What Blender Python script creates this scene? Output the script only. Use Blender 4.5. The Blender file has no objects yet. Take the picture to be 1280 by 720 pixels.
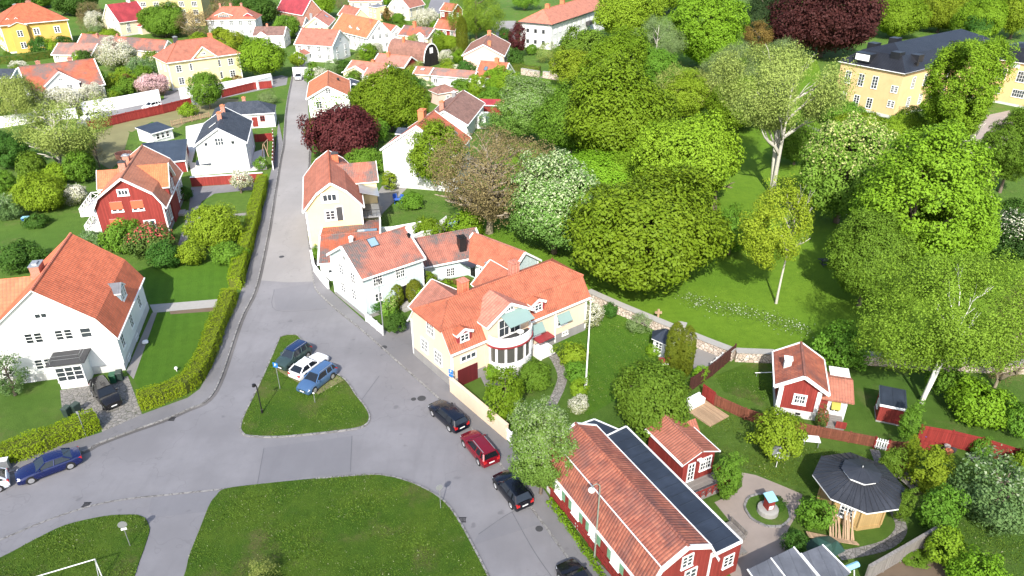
import bpy, bmesh, math, random
import numpy as np
from mathutils import Vector, Matrix
R = math.radians
PI = math.pi
sc = bpy.context.scene
col = sc.collection

# ------------------------------------------------------------------ camera, sky, sun, exposure
F, TH, CH = 900.0, math.atan(500 / 900.0), 44.0
cd = bpy.data.cameras.new('camera')
cam = bpy.data.objects.new('camera', cd)
col.objects.link(cam)
cd.sensor_width = 36.0
cd.lens = F / 1280.0 * 36.0
cd.clip_start = 0.5
cd.clip_end = 6000
cam.location = (0, 0, CH)
cam.rotation_euler = (PI / 2 - TH, 0, 0)
sc.camera = cam

SUN_EL, SUN_AZ = R(40), R(6.5)      # sun stands behind the camera, a little to its left
wd = bpy.data.worlds.new('World')
sc.world = wd
wd.use_nodes = True
nt = wd.node_tree
bg = nt.nodes['Background']
sky = nt.nodes.new('ShaderNodeTexSky')
sky.sky_type = 'NISHITA'
sky.sun_disc = False
sky.sun_elevation = SUN_EL
sun_dir = Vector((-math.sin(SUN_AZ) * math.cos(SUN_EL), -math.cos(SUN_AZ) * math.cos(SUN_EL), math.sin(SUN_EL)))
sky.sun_rotation = math.atan2(sun_dir.x, sun_dir.y)
sky.dust_density = 2.0
sky.air_density = 1.0
nt.links.new(sky.outputs[0], bg.inputs[0])
bg.inputs[1].default_value = 0.15
sl = bpy.data.lights.new('sun', 'SUN')
sl.energy = 4.4
sl.angle = R(0.53)
sl.color = (1.0, 0.955, 0.88)
so = bpy.data.objects.new('sun', sl)
col.objects.link(so)
so.rotation_euler = (-sun_dir).to_track_quat('-Z', 'Y').to_euler()
so.location = sun_dir * 200
sc.view_settings.view_transform = 'Standard'
sc.view_settings.look = 'None'
sc.view_settings.gamma = 1
sc.view_settings.exposure = 1.0
sc.view_settings.use_curve_mapping = False
sc.cycles.max_bounces = 6
sc.cycles.diffuse_bounces = 3
sc.cycles.glossy_bounces = 2
sc.cycles.transmission_bounces = 2
sc.cycles.transparent_max_bounces = 4
sc.cycles.volume_bounces = 0

# ------------------------------------------------------------------ pixel -> place on the ground
SN, CS = math.sin(TH), math.cos(TH)
def at(px, py, z=0.0):
    u, v = (px - 640) / F, (py - 360) / F
    dy, dz = CS - v * SN, -(SN + v * CS)
    t = (z - CH) / dz
    return Vector((u * t, dy * t, z))
def pxs(y, z=0.0):                      # pixels per metre at depth y, height z
    return F / (y * CS - (z - CH) * SN)
def pix(p):
    x, y, z = p[0], p[1], p[2] - CH
    d = y * CS - z * SN
    return 640 + F * x / d, 360 - F * (y * SN + z * CS) / d

# ------------------------------------------------------------------ mesh building
class MB:
    def __init__(s):
        s.v, s.f, s.m = [], [], []
    def poly(s, pts, m=0):
        n = len(s.v)
        s.v += [tuple(p) for p in pts]
        s.f.append(tuple(range(n, n + len(pts))))
        s.m.append(m)
    def mesh(s, vs, fs, m=0):
        n = len(s.v)
        s.v += [tuple(p) for p in vs]
        for f in fs:
            s.f.append(tuple(i + n for i in f))
            s.m.append(m)
    def box(s, x0, y0, z0, x1, y1, z1, m=0):
        if x0 > x1: x0, x1 = x1, x0
        if y0 > y1: y0, y1 = y1, y0
        if z0 > z1: z0, z1 = z1, z0
        vs = [(x0, y0, z0), (x1, y0, z0), (x1, y1, z0), (x0, y1, z0), (x0, y0, z1), (x1, y0, z1), (x1, y1, z1), (x0, y1, z1)]
        s.mesh(vs, [(3, 2, 1, 0), (4, 5, 6, 7), (0, 1, 5, 4), (1, 2, 6, 5), (2, 3, 7, 6), (3, 0, 4, 7)], m)
    def beam(s, a, b, w, h, m=0, up=(0, 0, 1)):
        a, b = Vector(a), Vector(b)
        d = (b - a).normalized()
        u = Vector(up)
        sd = d.cross(u)
        if sd.length < 1e-4:
            sd = d.cross(Vector((1, 0, 0)))
        sd.normalize()
        u = sd.cross(d).normalized()
        q = []
        for p in (a, b):
            q += [p - sd * w / 2 - u * h / 2, p + sd * w / 2 - u * h / 2, p + sd * w / 2 + u * h / 2, p - sd * w / 2 + u * h / 2]
        s.mesh(q, [(0, 1, 2, 3), (7, 6, 5, 4), (4, 5, 1, 0), (5, 6, 2, 1), (6, 7, 3, 2), (7, 4, 0, 3)], m)
    def prism(s, pts, z0, z1, m=0, mside=None):       # pts counter-clockwise seen from above
        a = sum(p[0] * q[1] - q[0] * p[1] for p, q in zip(pts, list(pts[1:]) + [pts[0]]))
        if a < 0:
            pts = list(pts)[::-1]
        n = len(pts)
        vs = [(p[0], p[1], z0) for p in pts] + [(p[0], p[1], z1) for p in pts]
        s.mesh(vs, [tuple(range(n, 2 * n))], m)
        s.mesh(vs, [(i, (i + 1) % n, n + (i + 1) % n, n + i) for i in range(n)], m if mside is None else mside)
        s.mesh(vs, [tuple(range(n - 1, -1, -1))], m if mside is None else mside)
    def tube(s, pts, rad, n=8, m=0, cap=True):
        pts = [Vector(p) for p in pts]
        if not hasattr(rad, '__len__'):
            rad = [rad] * len(pts)
        vs = []
        px = None
        for i, p in enumerate(pts):
            d = (pts[min(i + 1, len(pts) - 1)] - pts[max(i - 1, 0)]).normalized()
            if px is None:
                px = d.orthogonal().normalized()
            px = (px - d * px.dot(d)).normalized()
            py = d.cross(px)
            for k in range(n):
                a = 2 * PI * k / n
                vs.append(p + (px * math.cos(a) + py * math.sin(a)) * rad[i])
        fs = []
        for i in range(len(pts) - 1):
            for k in range(n):
                fs.append((i * n + k, i * n + (k + 1) % n, (i + 1) * n + (k + 1) % n, (i + 1) * n + k))
        if cap:
            fs.append(tuple(range(n - 1, -1, -1)))
            fs.append(tuple((len(pts) - 1) * n + k for k in range(n)))
        s.mesh(vs, fs, m)
    def lathe(s, prof, n=16, m=0, c=(0, 0), ph=0.0):     # prof: (r, z) from bottom to top
        vs = []
        for r, z in prof:
            for k in range(n):
                a = 2 * PI * k / n + ph
                vs.append((c[0] + r * math.cos(a), c[1] + r * math.sin(a), z))
        fs = []
        for i in range(len(prof) - 1):
            for k in range(n):
                fs.append((i * n + k, i * n + (k + 1) % n, (i + 1) * n + (k + 1) % n, (i + 1) * n + k))
        fs.append(tuple(range(n - 1, -1, -1)))
        fs.append(tuple((len(prof) - 1) * n + k for k in range(n)))
        s.mesh(vs, fs, m)
    def data(s, name, mats, smooth=False):
        me = bpy.data.meshes.new(name)
        me.from_pydata(s.v, [], s.f)
        for mm in (mats if isinstance(mats, (list, tuple)) else [mats]):
            me.materials.append(mm)
        me.polygons.foreach_set('material_index', s.m)
        uvl = me.uv_layers.new(name='UVMap')
        me.update()
        uv = np.zeros((len(me.loops), 2), dtype=np.float32)
        for p in me.polygons:
            n = p.normal
            if abs(n.z) > 0.985:
                for li in p.loop_indices:
                    co = me.vertices[me.loops[li].vertex_index].co
                    uv[li] = (co.x, co.y)
            else:
                t = Vector((-n.y, n.x, 0)).normalized()
                b = n.cross(t)
                for li in p.loop_indices:
                    co = me.vertices[me.loops[li].vertex_index].co
                    uv[li] = (co.dot(t), co.dot(b))
        uvl.data.foreach_set('uv', uv.ravel())
        if smooth:
            me.polygons.foreach_set('use_smooth', [True] * len(me.polygons))
        return me
    def build(s, name, mats, parent=None, loc=(0, 0, 0), rot=0.0, smooth=False):
        return link(name, s.data(name, mats, smooth), parent, loc, rot)

def link(name, me, parent=None, loc=(0, 0, 0), rot=0.0, scale=None):
    o = bpy.data.objects.new(name, me)
    col.objects.link(o)
    o.location = loc
    o.rotation_euler = (0, 0, rot) if not hasattr(rot, '__len__') else rot
    if scale is not None:
        o.scale = scale
    if parent is not None:
        o.parent = parent
    return o
def tag(o, label=None, cat=None, group=None, kind=None):
    if label: o['label'] = label
    if cat: o['category'] = cat
    if group: o['group'] = group
    if kind: o['kind'] = kind
    return o
def thing(name, label, cat, loc, rot=0.0, group=None):
    o = bpy.data.objects.new(name, None)
    col.objects.link(o)
    o.empty_display_size = 0.3
    o.location = loc
    o.rotation_euler = (0, 0, rot)
    return tag(o, label, cat, group)
def smooth_by_angle(o, ang=40):
    me = o.data
    me.polygons.foreach_set('use_smooth', [True] * len(me.polygons))
    try:
        me.set_sharp_from_angle(angle=R(ang))
    except Exception:
        pass
    return o

# ------------------------------------------------------------------ materials
class NT:
    def __init__(s, name):
        s.mat = bpy.data.materials.new(name)
        s.mat.use_nodes = True
        s.t = s.mat.node_tree
        s.bsdf = s.t.nodes['Principled BSDF']
        s.out = s.t.nodes['Material Output']
    def n(s, typ, **kw):
        x = s.t.nodes.new('ShaderNode' + typ)
        for k, v in kw.items():
            setattr(x, k, v)
        return x
    def l(s, a, b):
        s.t.links.new(a, b)
    def val(s, sock, v):
        if hasattr(v, 'default_value') or hasattr(v, 'is_output'):
            s.l(v, sock)
        else:
            sock.default_value = v
    def math(s, op, a, b=None, c=None, clamp=False):
        x = s.n('Math', operation=op, use_clamp=clamp)
        for i, v in enumerate((a, b, c)):
            if v is not None:
                s.val(x.inputs[i], v)
        return x.outputs[0]
    def mix(s, f, a, b, mode='MIX'):
        x = s.n('MixRGB', blend_type=mode)
        s.val(x.inputs[0], f)
        for i, v in ((1, a), (2, b)):
            if isinstance(v, tuple):
                x.inputs[i].default_value = (*v[:3], 1)
            else:
                s.l(v, x.inputs[i])
        return x.outputs[0]
    def coord(s, which='Object'):
        return s.n('TexCoord').outputs[which]
    def noise(s, vec, scale, detail=4, rough=0.55):
        x = s.n('TexNoise')
        s.l(vec, x.inputs['Vector'])
        x.inputs['Scale'].default_value = scale
        x.inputs['Detail'].default_value = detail
        x.inputs['Roughness'].default_value = rough
        return x.outputs[0]
    def ramp(s, f, a, b):                # smooth threshold a..b -> 0..1
        x = s.n('MapRange', interpolation_type='SMOOTHSTEP')
        s.l(f, x.inputs[0])
        x.inputs[1].default_value = a
        x.inputs[2].default_value = b
        return x.outputs[0]
    def bump(s, h, strength=0.5, dist=0.02):
        x = s.n('Bump')
        s.l(h, x.inputs['Height'])
        x.inputs['Strength'].default_value = strength
        x.inputs['Distance'].default_value = dist
        s.l(x.outputs[0], s.bsdf.inputs['Normal'])
    def done(s, color, rough=0.7, spec=0.3, metal=0.0):
        if isinstance(color, tuple):
            s.bsdf.inputs['Base Color'].default_value = (*color[:3], 1)
        else:
            s.l(color, s.bsdf.inputs['Base Color'])
        s.val(s.bsdf.inputs['Roughness'], rough)
        s.bsdf.inputs['Specular IOR Level'].default_value = spec
        s.bsdf.inputs['Metallic'].default_value = metal
        return s.mat
def sc3(c, k):
    return tuple(min(1, x * k) for x in c[:3])

def m_plain(name, c, rough=0.6, var=0.12, scale=1.5, spec=0.3, metal=0.0, bump=0.0, bscale=30):
    t = NT(name)
    co = t.coord()
    f = t.noise(co, scale, 5, 0.6)
    cl = t.mix(f, sc3(c, 1 - var), sc3(c, 1 + var))
    if bump:
        t.bump(t.noise(co, bscale, 3), bump, 0.01)
    return t.done(cl, rough, spec, metal)
def m_plaster(name, c, dirt=0.15):
    t = NT(name)
    co = t.coord()
    big = t.noise(co, 0.5, 6, 0.65)
    fine = t.noise(co, 6, 4, 0.6)
    sp = t.n('SeparateXYZ')
    t.l(co, sp.inputs[0])
    cl = t.mix(t.ramp(big, 0.35, 0.75), c, sc3(c, 1 - dirt))
    cl = t.mix(t.ramp(fine, 0.5, 0.8), cl, sc3(c, 1 - dirt * 0.8))
    stx = t.n('Mapping')
    t.l(co, stx.inputs[0])
    stx.inputs['Scale'].default_value = (3.5, 3.5, 0.22)
    st = t.noise(stx.outputs[0], 1.0, 5, 0.65)
    cl = t.mix(t.math('MULTIPLY', t.ramp(st, 0.55, 0.8), 0.5), cl, sc3((c[0], c[1] * .97, c[2] * .92), 1 - dirt * 1.6))
    t.bump(t.noise(co, 22, 4), 0.25, 0.01)
    return t.done(cl, 0.85, 0.2)
def m_siding(name, c, pitch=0.19, dirt=0.2):
    t = NT(name)
    uv = t.coord('UV')
    sp = t.n('SeparateXYZ')
    t.l(uv, sp.inputs[0])
    fr = t.math('FRACT', t.math('DIVIDE', sp.outputs[0], pitch))
    edge = t.math('ABSOLUTE', t.math('SUBTRACT', fr, 0.5))
    groove = t.ramp(edge, 0.40, 0.49)
    cell = t.n('TexWhiteNoise', noise_dimensions='1D')
    t.l(t.math('FLOOR', t.math('DIVIDE', sp.outputs[0], pitch)), cell.inputs['W'])
    mp = t.n('Mapping')
    t.l(uv, mp.inputs[0])
    mp.inputs['Scale'].default_value = (9, 0.8, 1)
    gr = t.noise(mp.outputs[0], 1.0, 5, 0.6)
    cl = t.mix(cell.outputs[0], sc3(c, 1 - dirt), sc3(c, 1 + dirt * 0.6))
    cl = t.mix(t.ramp(gr, 0.35, 0.8), cl, sc3(c, 1 - dirt * 1.3))
    cl = t.mix(t.math('MULTIPLY', groove, 0.45), cl, sc3(c, 0.55))
    t.bump(t.math('SUBTRACT', 1.0, groove), 0.7, 0.02)
    return t.done(cl, 0.75, 0.25)
def m_tile(name, c1, c2, grime=(0.10, 0.085, 0.075), ga=0.62, gb=0.8, gmax=0.8, pu=0.25, pv=0.36, gscale=0.22):
    t = NT(name)
    uv = t.coord('UV')
    co = t.coord('Object')
    sp = t.n('SeparateXYZ')
    t.l(uv, sp.inputs[0])
    iu = t.math('DIVIDE', sp.outputs[0], pu)
    iv = t.math('DIVIDE', sp.outputs[1], pv)
    fu, fv = t.math('FRACT', iu), t.math('FRACT', iv)
    cv = t.n('CombineXYZ')
    t.l(t.math('FLOOR', iu), cv.inputs[0])
    t.l(t.math('FLOOR', iv), cv.inputs[1])
    wn = t.n('TexWhiteNoise', noise_dimensions='2D')
    t.l(cv.outputs[0], wn.inputs[0])
    cl = t.mix(wn.outputs[0], c1, c2)
    blot = t.noise(co, 0.9, 5, 0.65)
    cl = t.mix(t.ramp(blot, 0.42, 0.75), cl, sc3(c1, 0.72))
    g = t.noise(co, gscale, 6, 0.62)
    gm = t.math('MULTIPLY', t.ramp(g, ga, gb), gmax)
    g2 = t.math('MULTIPLY', gm, t.math('ADD', 0.55, t.math('MULTIPLY', wn.outputs[0], 0.6)), clamp=True)
    cl = t.mix(g2, cl, grime)
    spk = t.noise(co, 7, 3, 0.7)
    cl = t.mix(t.math('MULTIPLY', t.ramp(spk, 0.62, 0.75), 0.35), cl, sc3(grime, 1.5))
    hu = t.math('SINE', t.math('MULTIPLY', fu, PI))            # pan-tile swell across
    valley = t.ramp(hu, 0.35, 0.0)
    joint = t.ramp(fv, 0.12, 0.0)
    cl = t.mix(t.math('MULTIPLY', valley, 0.5), cl, sc3(grime, 1.2))     # tile valleys and laps toned darker
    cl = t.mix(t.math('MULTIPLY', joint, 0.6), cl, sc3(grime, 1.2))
    oi = t.n('ObjectInfo')
    hs = t.n('HueSaturation')
    t.l(cl, hs.inputs['Color'])
    t.l(t.math('ADD', 0.85, t.math('MULTIPLY', oi.outputs['Random'], 0.26)), hs.inputs['Value'])
    t.l(t.math('ADD', 0.80, t.math('MULTIPLY', oi.outputs['Random'], 0.22)), hs.inputs['Saturation'])
    cl = hs.outputs[0]
    h = t.math('ADD', hu, t.math('MULTIPLY', fv, -0.6))
    t.bump(h, 0.8, 0.045)
    return t.done(cl, 0.72, 0.25)
def m_seam(name, c, pitch=0.6, axis=0, rough=0.45):     # standing-seam or felt-strip roof
    t = NT(name)
    uv = t.coord('UV')
    co = t.coord('Object')
    sp = t.n('SeparateXYZ')
    t.l(uv, sp.inputs[0])
    fr = t.math('FRACT', t.math('DIVIDE', sp.outputs[axis], pitch))
    e = t.ramp(t.math('ABSOLUTE', t.math('SUBTRACT', fr, 0.5)), 0.44, 0.5)
    n1 = t.noise(co, 0.45, 6, 0.65)
    cl = t.mix(t.ramp(n1, 0.35, 0.75), sc3(c, 0.8), sc3(c, 1.35))
    mp = t.n('Mapping')
    t.l(uv, mp.inputs[0])
    mp.inputs['Scale'].default_value = (3.0, 0.35, 1)
    n2 = t.noise(mp.outputs[0], 1.0, 5, 0.7)
    cl = t.mix(t.math('MULTIPLY', t.ramp(n2, 0.55, 0.8), 0.5), cl, sc3(c, 2.0))
    cl = t.mix(t.math('MULTIPLY', e, 0.4), cl, sc3(c, 0.5))
    t.bump(e, 0.6, 0.03)
    return t.done(cl, rough, 0.4)
def m_brick(name, c, mortar=(0.4, 0.38, 0.35), s=4.0):
    t = NT(name)
    uv = t.coord('UV')
    b = t.n('TexBrick')
    t.l(uv, b.inputs['Vector'])
    b.inputs['Scale'].default_value = s
    b.inputs['Color1'].default_value = (*sc3(c, 0.8), 1)
    b.inputs['Color2'].default_value = (*sc3(c, 1.2), 1)
    b.inputs['Mortar'].default_value = (*mortar, 1)
    b.inputs['Mortar Size'].default_value = 0.02
    return t.done(b.outputs[0], 0.85, 0.2)
def m_stone(name, c1, c2, gap=(0.10, 0.09, 0.07), s=2.6):
    t = NT(name)
    co = t.coord()
    v = t.n('TexVoronoi', feature='F1')
    t.l(co, v.inputs['Vector'])
    v.inputs['Scale'].default_value = s
    ve = t.n('TexVoronoi', feature='DISTANCE_TO_EDGE')
    t.l(co, ve.inputs['Vector'])
    ve.inputs['Scale'].default_value = s
    sp = t.n('SeparateXYZ')
    t.l(v.outputs['Color'], sp.inputs[0])
    cl = t.mix(sp.outputs[0], c1, c2)
    cl = t.mix(t.ramp(t.noise(co, 5, 5), 0.4, 0.8), cl, sc3(c1, 0.7))
    e = t.ramp(ve.outputs[0], 0.07, 0.02)
    cl = t.mix(e, cl, gap)
    t.bump(ve.outputs[0], 0.8, 0.1)
    return t.done(cl, 0.9, 0.2)
def m_glass(name, c=(0.025, 0.03, 0.035), rough=0.08):
    t = NT(name)
    co = t.n('ObjectInfo')
    k = t.mix(co.outputs['Random'], sc3(c, 0.6), sc3(c, 2.2))
    return t.done(k, rough, 0.6)
def m_paint(name, c, metal=0.0, rough=0.25):
    t = NT(name)
    m = t.done(c, rough, 0.5, metal)
    t.bsdf.inputs['Coat Weight'].default_value = 0.6
    t.bsdf.inputs['Coat Roughness'].default_value = 0.05
    return m
def m_leaf(name, c1, c2, tip=None, tipf=0.0, trans=0.22):
    """leaf tint varies from leaf to leaf (attribute 'tone') and from tree to tree"""
    t = NT(name)
    a = t.n('Attribute', attribute_name='tone')
    oi = t.n('ObjectInfo')
    f = a.outputs['Fac']
    cl = t.mix(f, c1, c2)
    n = t.noise(t.coord(), 1.6, 3)
    cl = t.mix(t.math('MULTIPLY', t.ramp(n, 0.4, 0.7), 0.5), cl, sc3(c2, 1.05))
    hs = t.n('HueSaturation')
    t.l(cl, hs.inputs['Color'])
    t.l(t.math('ADD', 0.488, t.math('MULTIPLY', oi.outputs['Random'], 0.024)), hs.inputs['Hue'])
    t.l(t.math('ADD', 0.88, t.math('MULTIPLY', oi.outputs['Random'], 0.24)), hs.inputs['Value'])
    cl = hs.outputs[0]
    if tip:
        sel = t.n('Attribute', attribute_name='bloom')
        cl = t.mix(t.ramp(sel.outputs['Fac'], 1 - tipf - 0.02, 1 - tipf + 0.02), cl, tip)
    t.done(cl, 0.6, 0.12)
    tr = t.n('BsdfTranslucent')
    t.l(cl, tr.inputs[0])
    ms = t.n('MixShader')
    ms.inputs[0].default_value = trans
    t.l(t.bsdf.outputs[0], ms.inputs[1])
    t.l(tr.outputs[0], ms.inputs[2])
    t.l(ms.outputs[0], t.out.inputs[0])
    return t.mat
def m_grass(name, c1, c2, dry, dry_a=0.62, dry_b=0.8, dots=None, big=0.06, mow=0.0):
    t = NT(name)
    co = t.coord()
    n1 = t.noise(co, big, 5, 0.6)
    n2 = t.noise(co, 0.9, 5, 0.65)
    n3 = t.noise(co, 9, 4, 0.7)
    cl = t.mix(t.ramp(n1, 0.35, 0.65), c1, c2)
    cl = t.mix(t.math('MULTIPLY', t.ramp(n2, 0.35, 0.75), 0.6), cl, sc3(c1, 0.75))
    cl = t.mix(t.math('MULTIPLY', t.ramp(n3, 0.40, 0.75), 0.55), cl, sc3(c2, 0.6))
    nd = t.noise(co, 0.22, 6, 0.68)
    cl = t.mix(t.math('MULTIPLY', t.ramp(nd, dry_a, dry_b), 0.75), cl, dry)
    if mow:
        sp = t.n('SeparateXYZ')
        t.l(co, sp.inputs[0])
        w = t.math('SINE', t.math('MULTIPLY', t.math('ADD', sp.outputs[0], t.math('MULTIPLY', sp.outputs[1], 0.35)), 2 * PI / mow))
        cl = t.mix(t.math('MULTIPLY', t.ramp(w, -0.3, 0.3), 0.11), cl, sc3(c2, 1.25))
    if dots:
        v = t.n('TexVoronoi', feature='F1')
        t.l(co, v.inputs['Vector'])
        v.inputs['Scale'].default_value = 1.6
        clus = t.ramp(t.noise(co, 0.25, 3), 0.48, 0.62)
        d = t.math('MULTIPLY', t.ramp(v.outputs['Distance'], 0.11, 0.06), clus)
        cl = t.mix(d, cl, dots)
    t.bump(t.math('ADD', n3, t.noise(co, 30, 2)), 0.9, 0.08)
    return t.done(cl, 0.9, 0.12)
def m_asphalt(name, c, pat=0.12, crack=True):
    t = NT(name)
    co = t.coord()
    n1 = t.noise(co, 0.11, 6, 0.6)
    n2 = t.noise(co, 1.2, 5, 0.6)
    n3 = t.noise(co, 45, 2, 0.8)
    cl = t.mix(t.ramp(n1, 0.35, 0.68), sc3(c, 1 - pat), sc3(c, 1 + pat))
    cl = t.mix(t.math('MULTIPLY', t.ramp(n2, 0.45, 0.8), 0.35), cl, sc3(c, 1 - pat * 1.5))
    cl = t.mix(t.math('MULTIPLY', t.ramp(n3, 0.45, 0.75), 0.3), cl, sc3(c, 0.7))
    st = t.n('Mapping')
    t.l(co, st.inputs[0])
    st.inputs['Scale'].default_value = (0.9, 0.12, 1)
    st.inputs['Rotation'].default_value = (0, 0, -0.15)
    tr = t.noise(st.outputs[0], 1.0, 4, 0.6)
    cl = t.mix(t.math('MULTIPLY', t.ramp(tr, 0.5, 0.75), 0.28), cl, sc3(c, 0.72))
    spot = t.noise(co, 0.75, 2, 0.4)
    cl = t.mix(t.math('MULTIPLY', t.ramp(spot, 0.70, 0.78), 0.5), cl, sc3(c, 0.5))
    if crack:
        v = t.n('TexVoronoi', feature='DISTANCE_TO_EDGE')
        wv = t.n('VectorMath', operation='ADD')
        t.l(co, wv.inputs[0])
        nz = t.n('TexNoise')
        t.l(co, nz.inputs['Vector'])
        nz.inputs['Scale'].default_value = 0.6
        sc_ = t.n('VectorMath', operation='SCALE')
        t.l(nz.outputs['Color'], sc_.inputs[0])
        sc_.inputs['Scale'].default_value = 4.0
        t.l(sc_.outputs[0], wv.inputs[1])
        t.l(wv.outputs[0], v.inputs['Vector'])
        v.inputs['Scale'].default_value = 0.085
        k = t.math('MULTIPLY', t.ramp(v.outputs['Distance'], 0.006, 0.002), 0.22)
        cl = t.mix(k, cl, sc3(c, 0.5))
    t.bump(n3, 0.35, 0.01)
    return t.done(cl, 0.9, 0.2)

M = {}
M['white'] = m_plain('white_paint', (0.80, 0.80, 0.78), 0.5, 0.05)
M['white_wall'] = m_plaster('white_plaster', (0.74, 0.74, 0.72), 0.12)
M['white_board'] = m_siding('white_boarding', (0.74, 0.75, 0.74), 0.2, 0.07)
M['mint_board'] = m_siding('pale_mint_boarding', (0.49, 0.585, 0.58), 0.22, 0.07)
M['red_board'] = m_siding('falu_red_boarding', (0.26, 0.040, 0.032), 0.2, 0.22)
M['red_fence'] = m_siding('red_stained_fence', (0.27, 0.036, 0.030), 0.14, 0.25)
M['brown_fence'] = m_siding('faded_red_brown_fence', (0.21, 0.075, 0.045), 0.13, 0.35)
M['dark_fence'] = m_siding('dark_brown_fence', (0.085, 0.032, 0.025), 0.13, 0.3)
M['yellow_wall'] = m_plaster('pale_yellow_plaster', (0.72, 0.57, 0.31), 0.10)
M['cream_wall'] = m_plaster('cream_plaster', (0.69, 0.545, 0.40), 0.10)
M['ochre_wall'] = m_plaster('ochre_plaster', (0.62, 0.39, 0.10), 0.12)
M['ivory_wall'] = m_plaster('ivory_plaster', (0.72, 0.64, 0.46), 0.12)
M['yellow_far'] = m_plaster('soft_yellow_plaster', (0.74, 0.64, 0.34), 0.08)
M['mansion_wall'] = m_plaster('mansion_apricot_plaster', (0.62, 0.43, 0.22), 0.12)
M['pink_wall'] = m_plaster('pale_pink_plaster', (0.62, 0.43, 0.36), 0.10)
M['pavilion_wall'] = m_siding('ochre_pavilion_boarding', (0.44, 0.30, 0.13), 0.18, 0.12)
M['brick_y'] = m_brick('yellow_brick', (0.5, 0.38, 0.14))
M['brick_r'] = m_brick('red_chimney_brick', (0.38, 0.13, 0.075), s=5)
M['black_board'] = m_siding('black_tarred_boarding', (0.02, 0.018, 0.017), 0.2, 0.3)
M['plinth'] = m_plaster('grey_plinth_render', (0.27, 0.26, 0.25), 0.2)
M['plinth_w'] = m_plaster('pale_plinth_render', (0.58, 0.57, 0.55), 0.2)
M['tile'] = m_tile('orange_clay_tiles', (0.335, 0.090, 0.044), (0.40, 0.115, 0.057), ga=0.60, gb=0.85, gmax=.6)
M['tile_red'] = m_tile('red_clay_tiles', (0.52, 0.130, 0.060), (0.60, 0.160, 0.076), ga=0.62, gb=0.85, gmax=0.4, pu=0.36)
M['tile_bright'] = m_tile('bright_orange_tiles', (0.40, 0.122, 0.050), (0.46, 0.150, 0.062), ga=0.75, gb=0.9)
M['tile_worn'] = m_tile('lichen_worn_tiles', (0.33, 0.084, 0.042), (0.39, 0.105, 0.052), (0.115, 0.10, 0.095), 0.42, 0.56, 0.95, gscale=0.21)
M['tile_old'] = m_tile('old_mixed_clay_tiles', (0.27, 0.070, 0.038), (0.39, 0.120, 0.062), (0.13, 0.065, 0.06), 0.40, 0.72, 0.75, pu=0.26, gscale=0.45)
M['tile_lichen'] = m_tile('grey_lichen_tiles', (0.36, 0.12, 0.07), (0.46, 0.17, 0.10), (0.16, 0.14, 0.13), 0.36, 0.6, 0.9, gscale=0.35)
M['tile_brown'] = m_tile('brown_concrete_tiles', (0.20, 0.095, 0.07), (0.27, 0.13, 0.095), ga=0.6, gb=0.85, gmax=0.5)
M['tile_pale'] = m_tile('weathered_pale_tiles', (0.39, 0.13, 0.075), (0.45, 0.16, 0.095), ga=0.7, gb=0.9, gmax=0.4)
M['metal_red'] = m_seam('red_sheet_metal', (0.27, 0.035, 0.04), 0.5)
M['metal_dark'] = m_seam('black_sheet_metal', (0.013, 0.014, 0.018), 0.6)
M['pavilion_roof'] = m_seam('dark_grey_pavilion_felt', (0.032, 0.035, 0.043), 0.7)
M['garage_red'] = m_siding('dark_red_garage_door', (0.11, 0.014, 0.016), .2, .15)
M['metal_grey'] = m_seam('grey_roof_sheet', (0.13, 0.135, 0.15), 0.9)
M['felt'] = m_seam('blue_black_roof_felt', (0.028, 0.036, 0.052), 1.0)
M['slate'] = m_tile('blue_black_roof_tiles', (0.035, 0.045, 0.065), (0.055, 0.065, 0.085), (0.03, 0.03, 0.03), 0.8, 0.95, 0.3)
M['glass'] = m_glass('window_glass')
M['car_glass'] = m_glass('car_glass', (0.010, 0.013, 0.017), 0.06)
M['sky_glass'] = m_glass('roof_window_glass', (0.16, 0.24, 0.32), 0.1)
M['bay_glass'] = m_glass('bay_window_glass', (0.085, 0.085, 0.075), 0.08)
M['curtain'] = m_plain('drawn_white_blind', (0.7, 0.72, 0.72), 0.7, 0.05)
M['red_blind'] = m_plain('orange_red_blind', (0.62, 0.12, 0.06), 0.8, 0.06)
M['awning'] = m_plain('sage_green_awning', (0.20, 0.285, 0.265), 0.8, 0.06)
M['awning_y'] = m_plain('mustard_blind', (0.34, 0.30, 0.06), 0.8, 0.08)
M['shutter'] = m_siding('green_shutter', (0.17, 0.34, 0.20), 0.1, 0.12)
M['black'] = m_plain('black_metal', (0.015, 0.015, 0.016), 0.4, 0.2)
M['grey'] = m_plain('grey_metal', (0.35, 0.36, 0.37), 0.4, 0.08, metal=0.5)
M['dgrey'] = m_plain('dark_grey', (0.05, 0.05, 0.052), 0.7, 0.2)
M['rubber'] = m_plain('tyre_rubber', (0.018, 0.018, 0.018), 0.8, 0.2)
M['rim'] = m_plain('alloy_rim', (0.55, 0.55, 0.56), 0.3, 0.05, metal=0.7)
M['lamp_w'] = m_plain('headlight_lens', (0.75, 0.77, 0.8), 0.1, 0.05, spec=0.6)
M['lamp_r'] = m_plain('tail_light_lens', (0.45, 0.015, 0.015), 0.15, 0.05, spec=0.6)
M['blue'] = m_plain('blue_sign_face', (0.02, 0.16, 0.5), 0.4, 0.05)
M['blue_paint'] = m_plain('blue_garden_paint', (0.03, 0.10, 0.42), 0.5, 0.1)
M['light_blue'] = m_plain('pale_blue_paint', (0.25, 0.5, 0.62), 0.5, 0.1)
M['wood'] = m_siding('weathered_decking', (0.25, 0.23, 0.21), 0.14, 0.2)
M['wood_new'] = m_siding('raw_timber', (0.42, 0.29, 0.18), 0.15, 0.25)
M['bark'] = m_plain('grey_brown_bark', (0.15, 0.12, 0.09), 0.9, 0.35, 4, bump=0.8)
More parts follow.
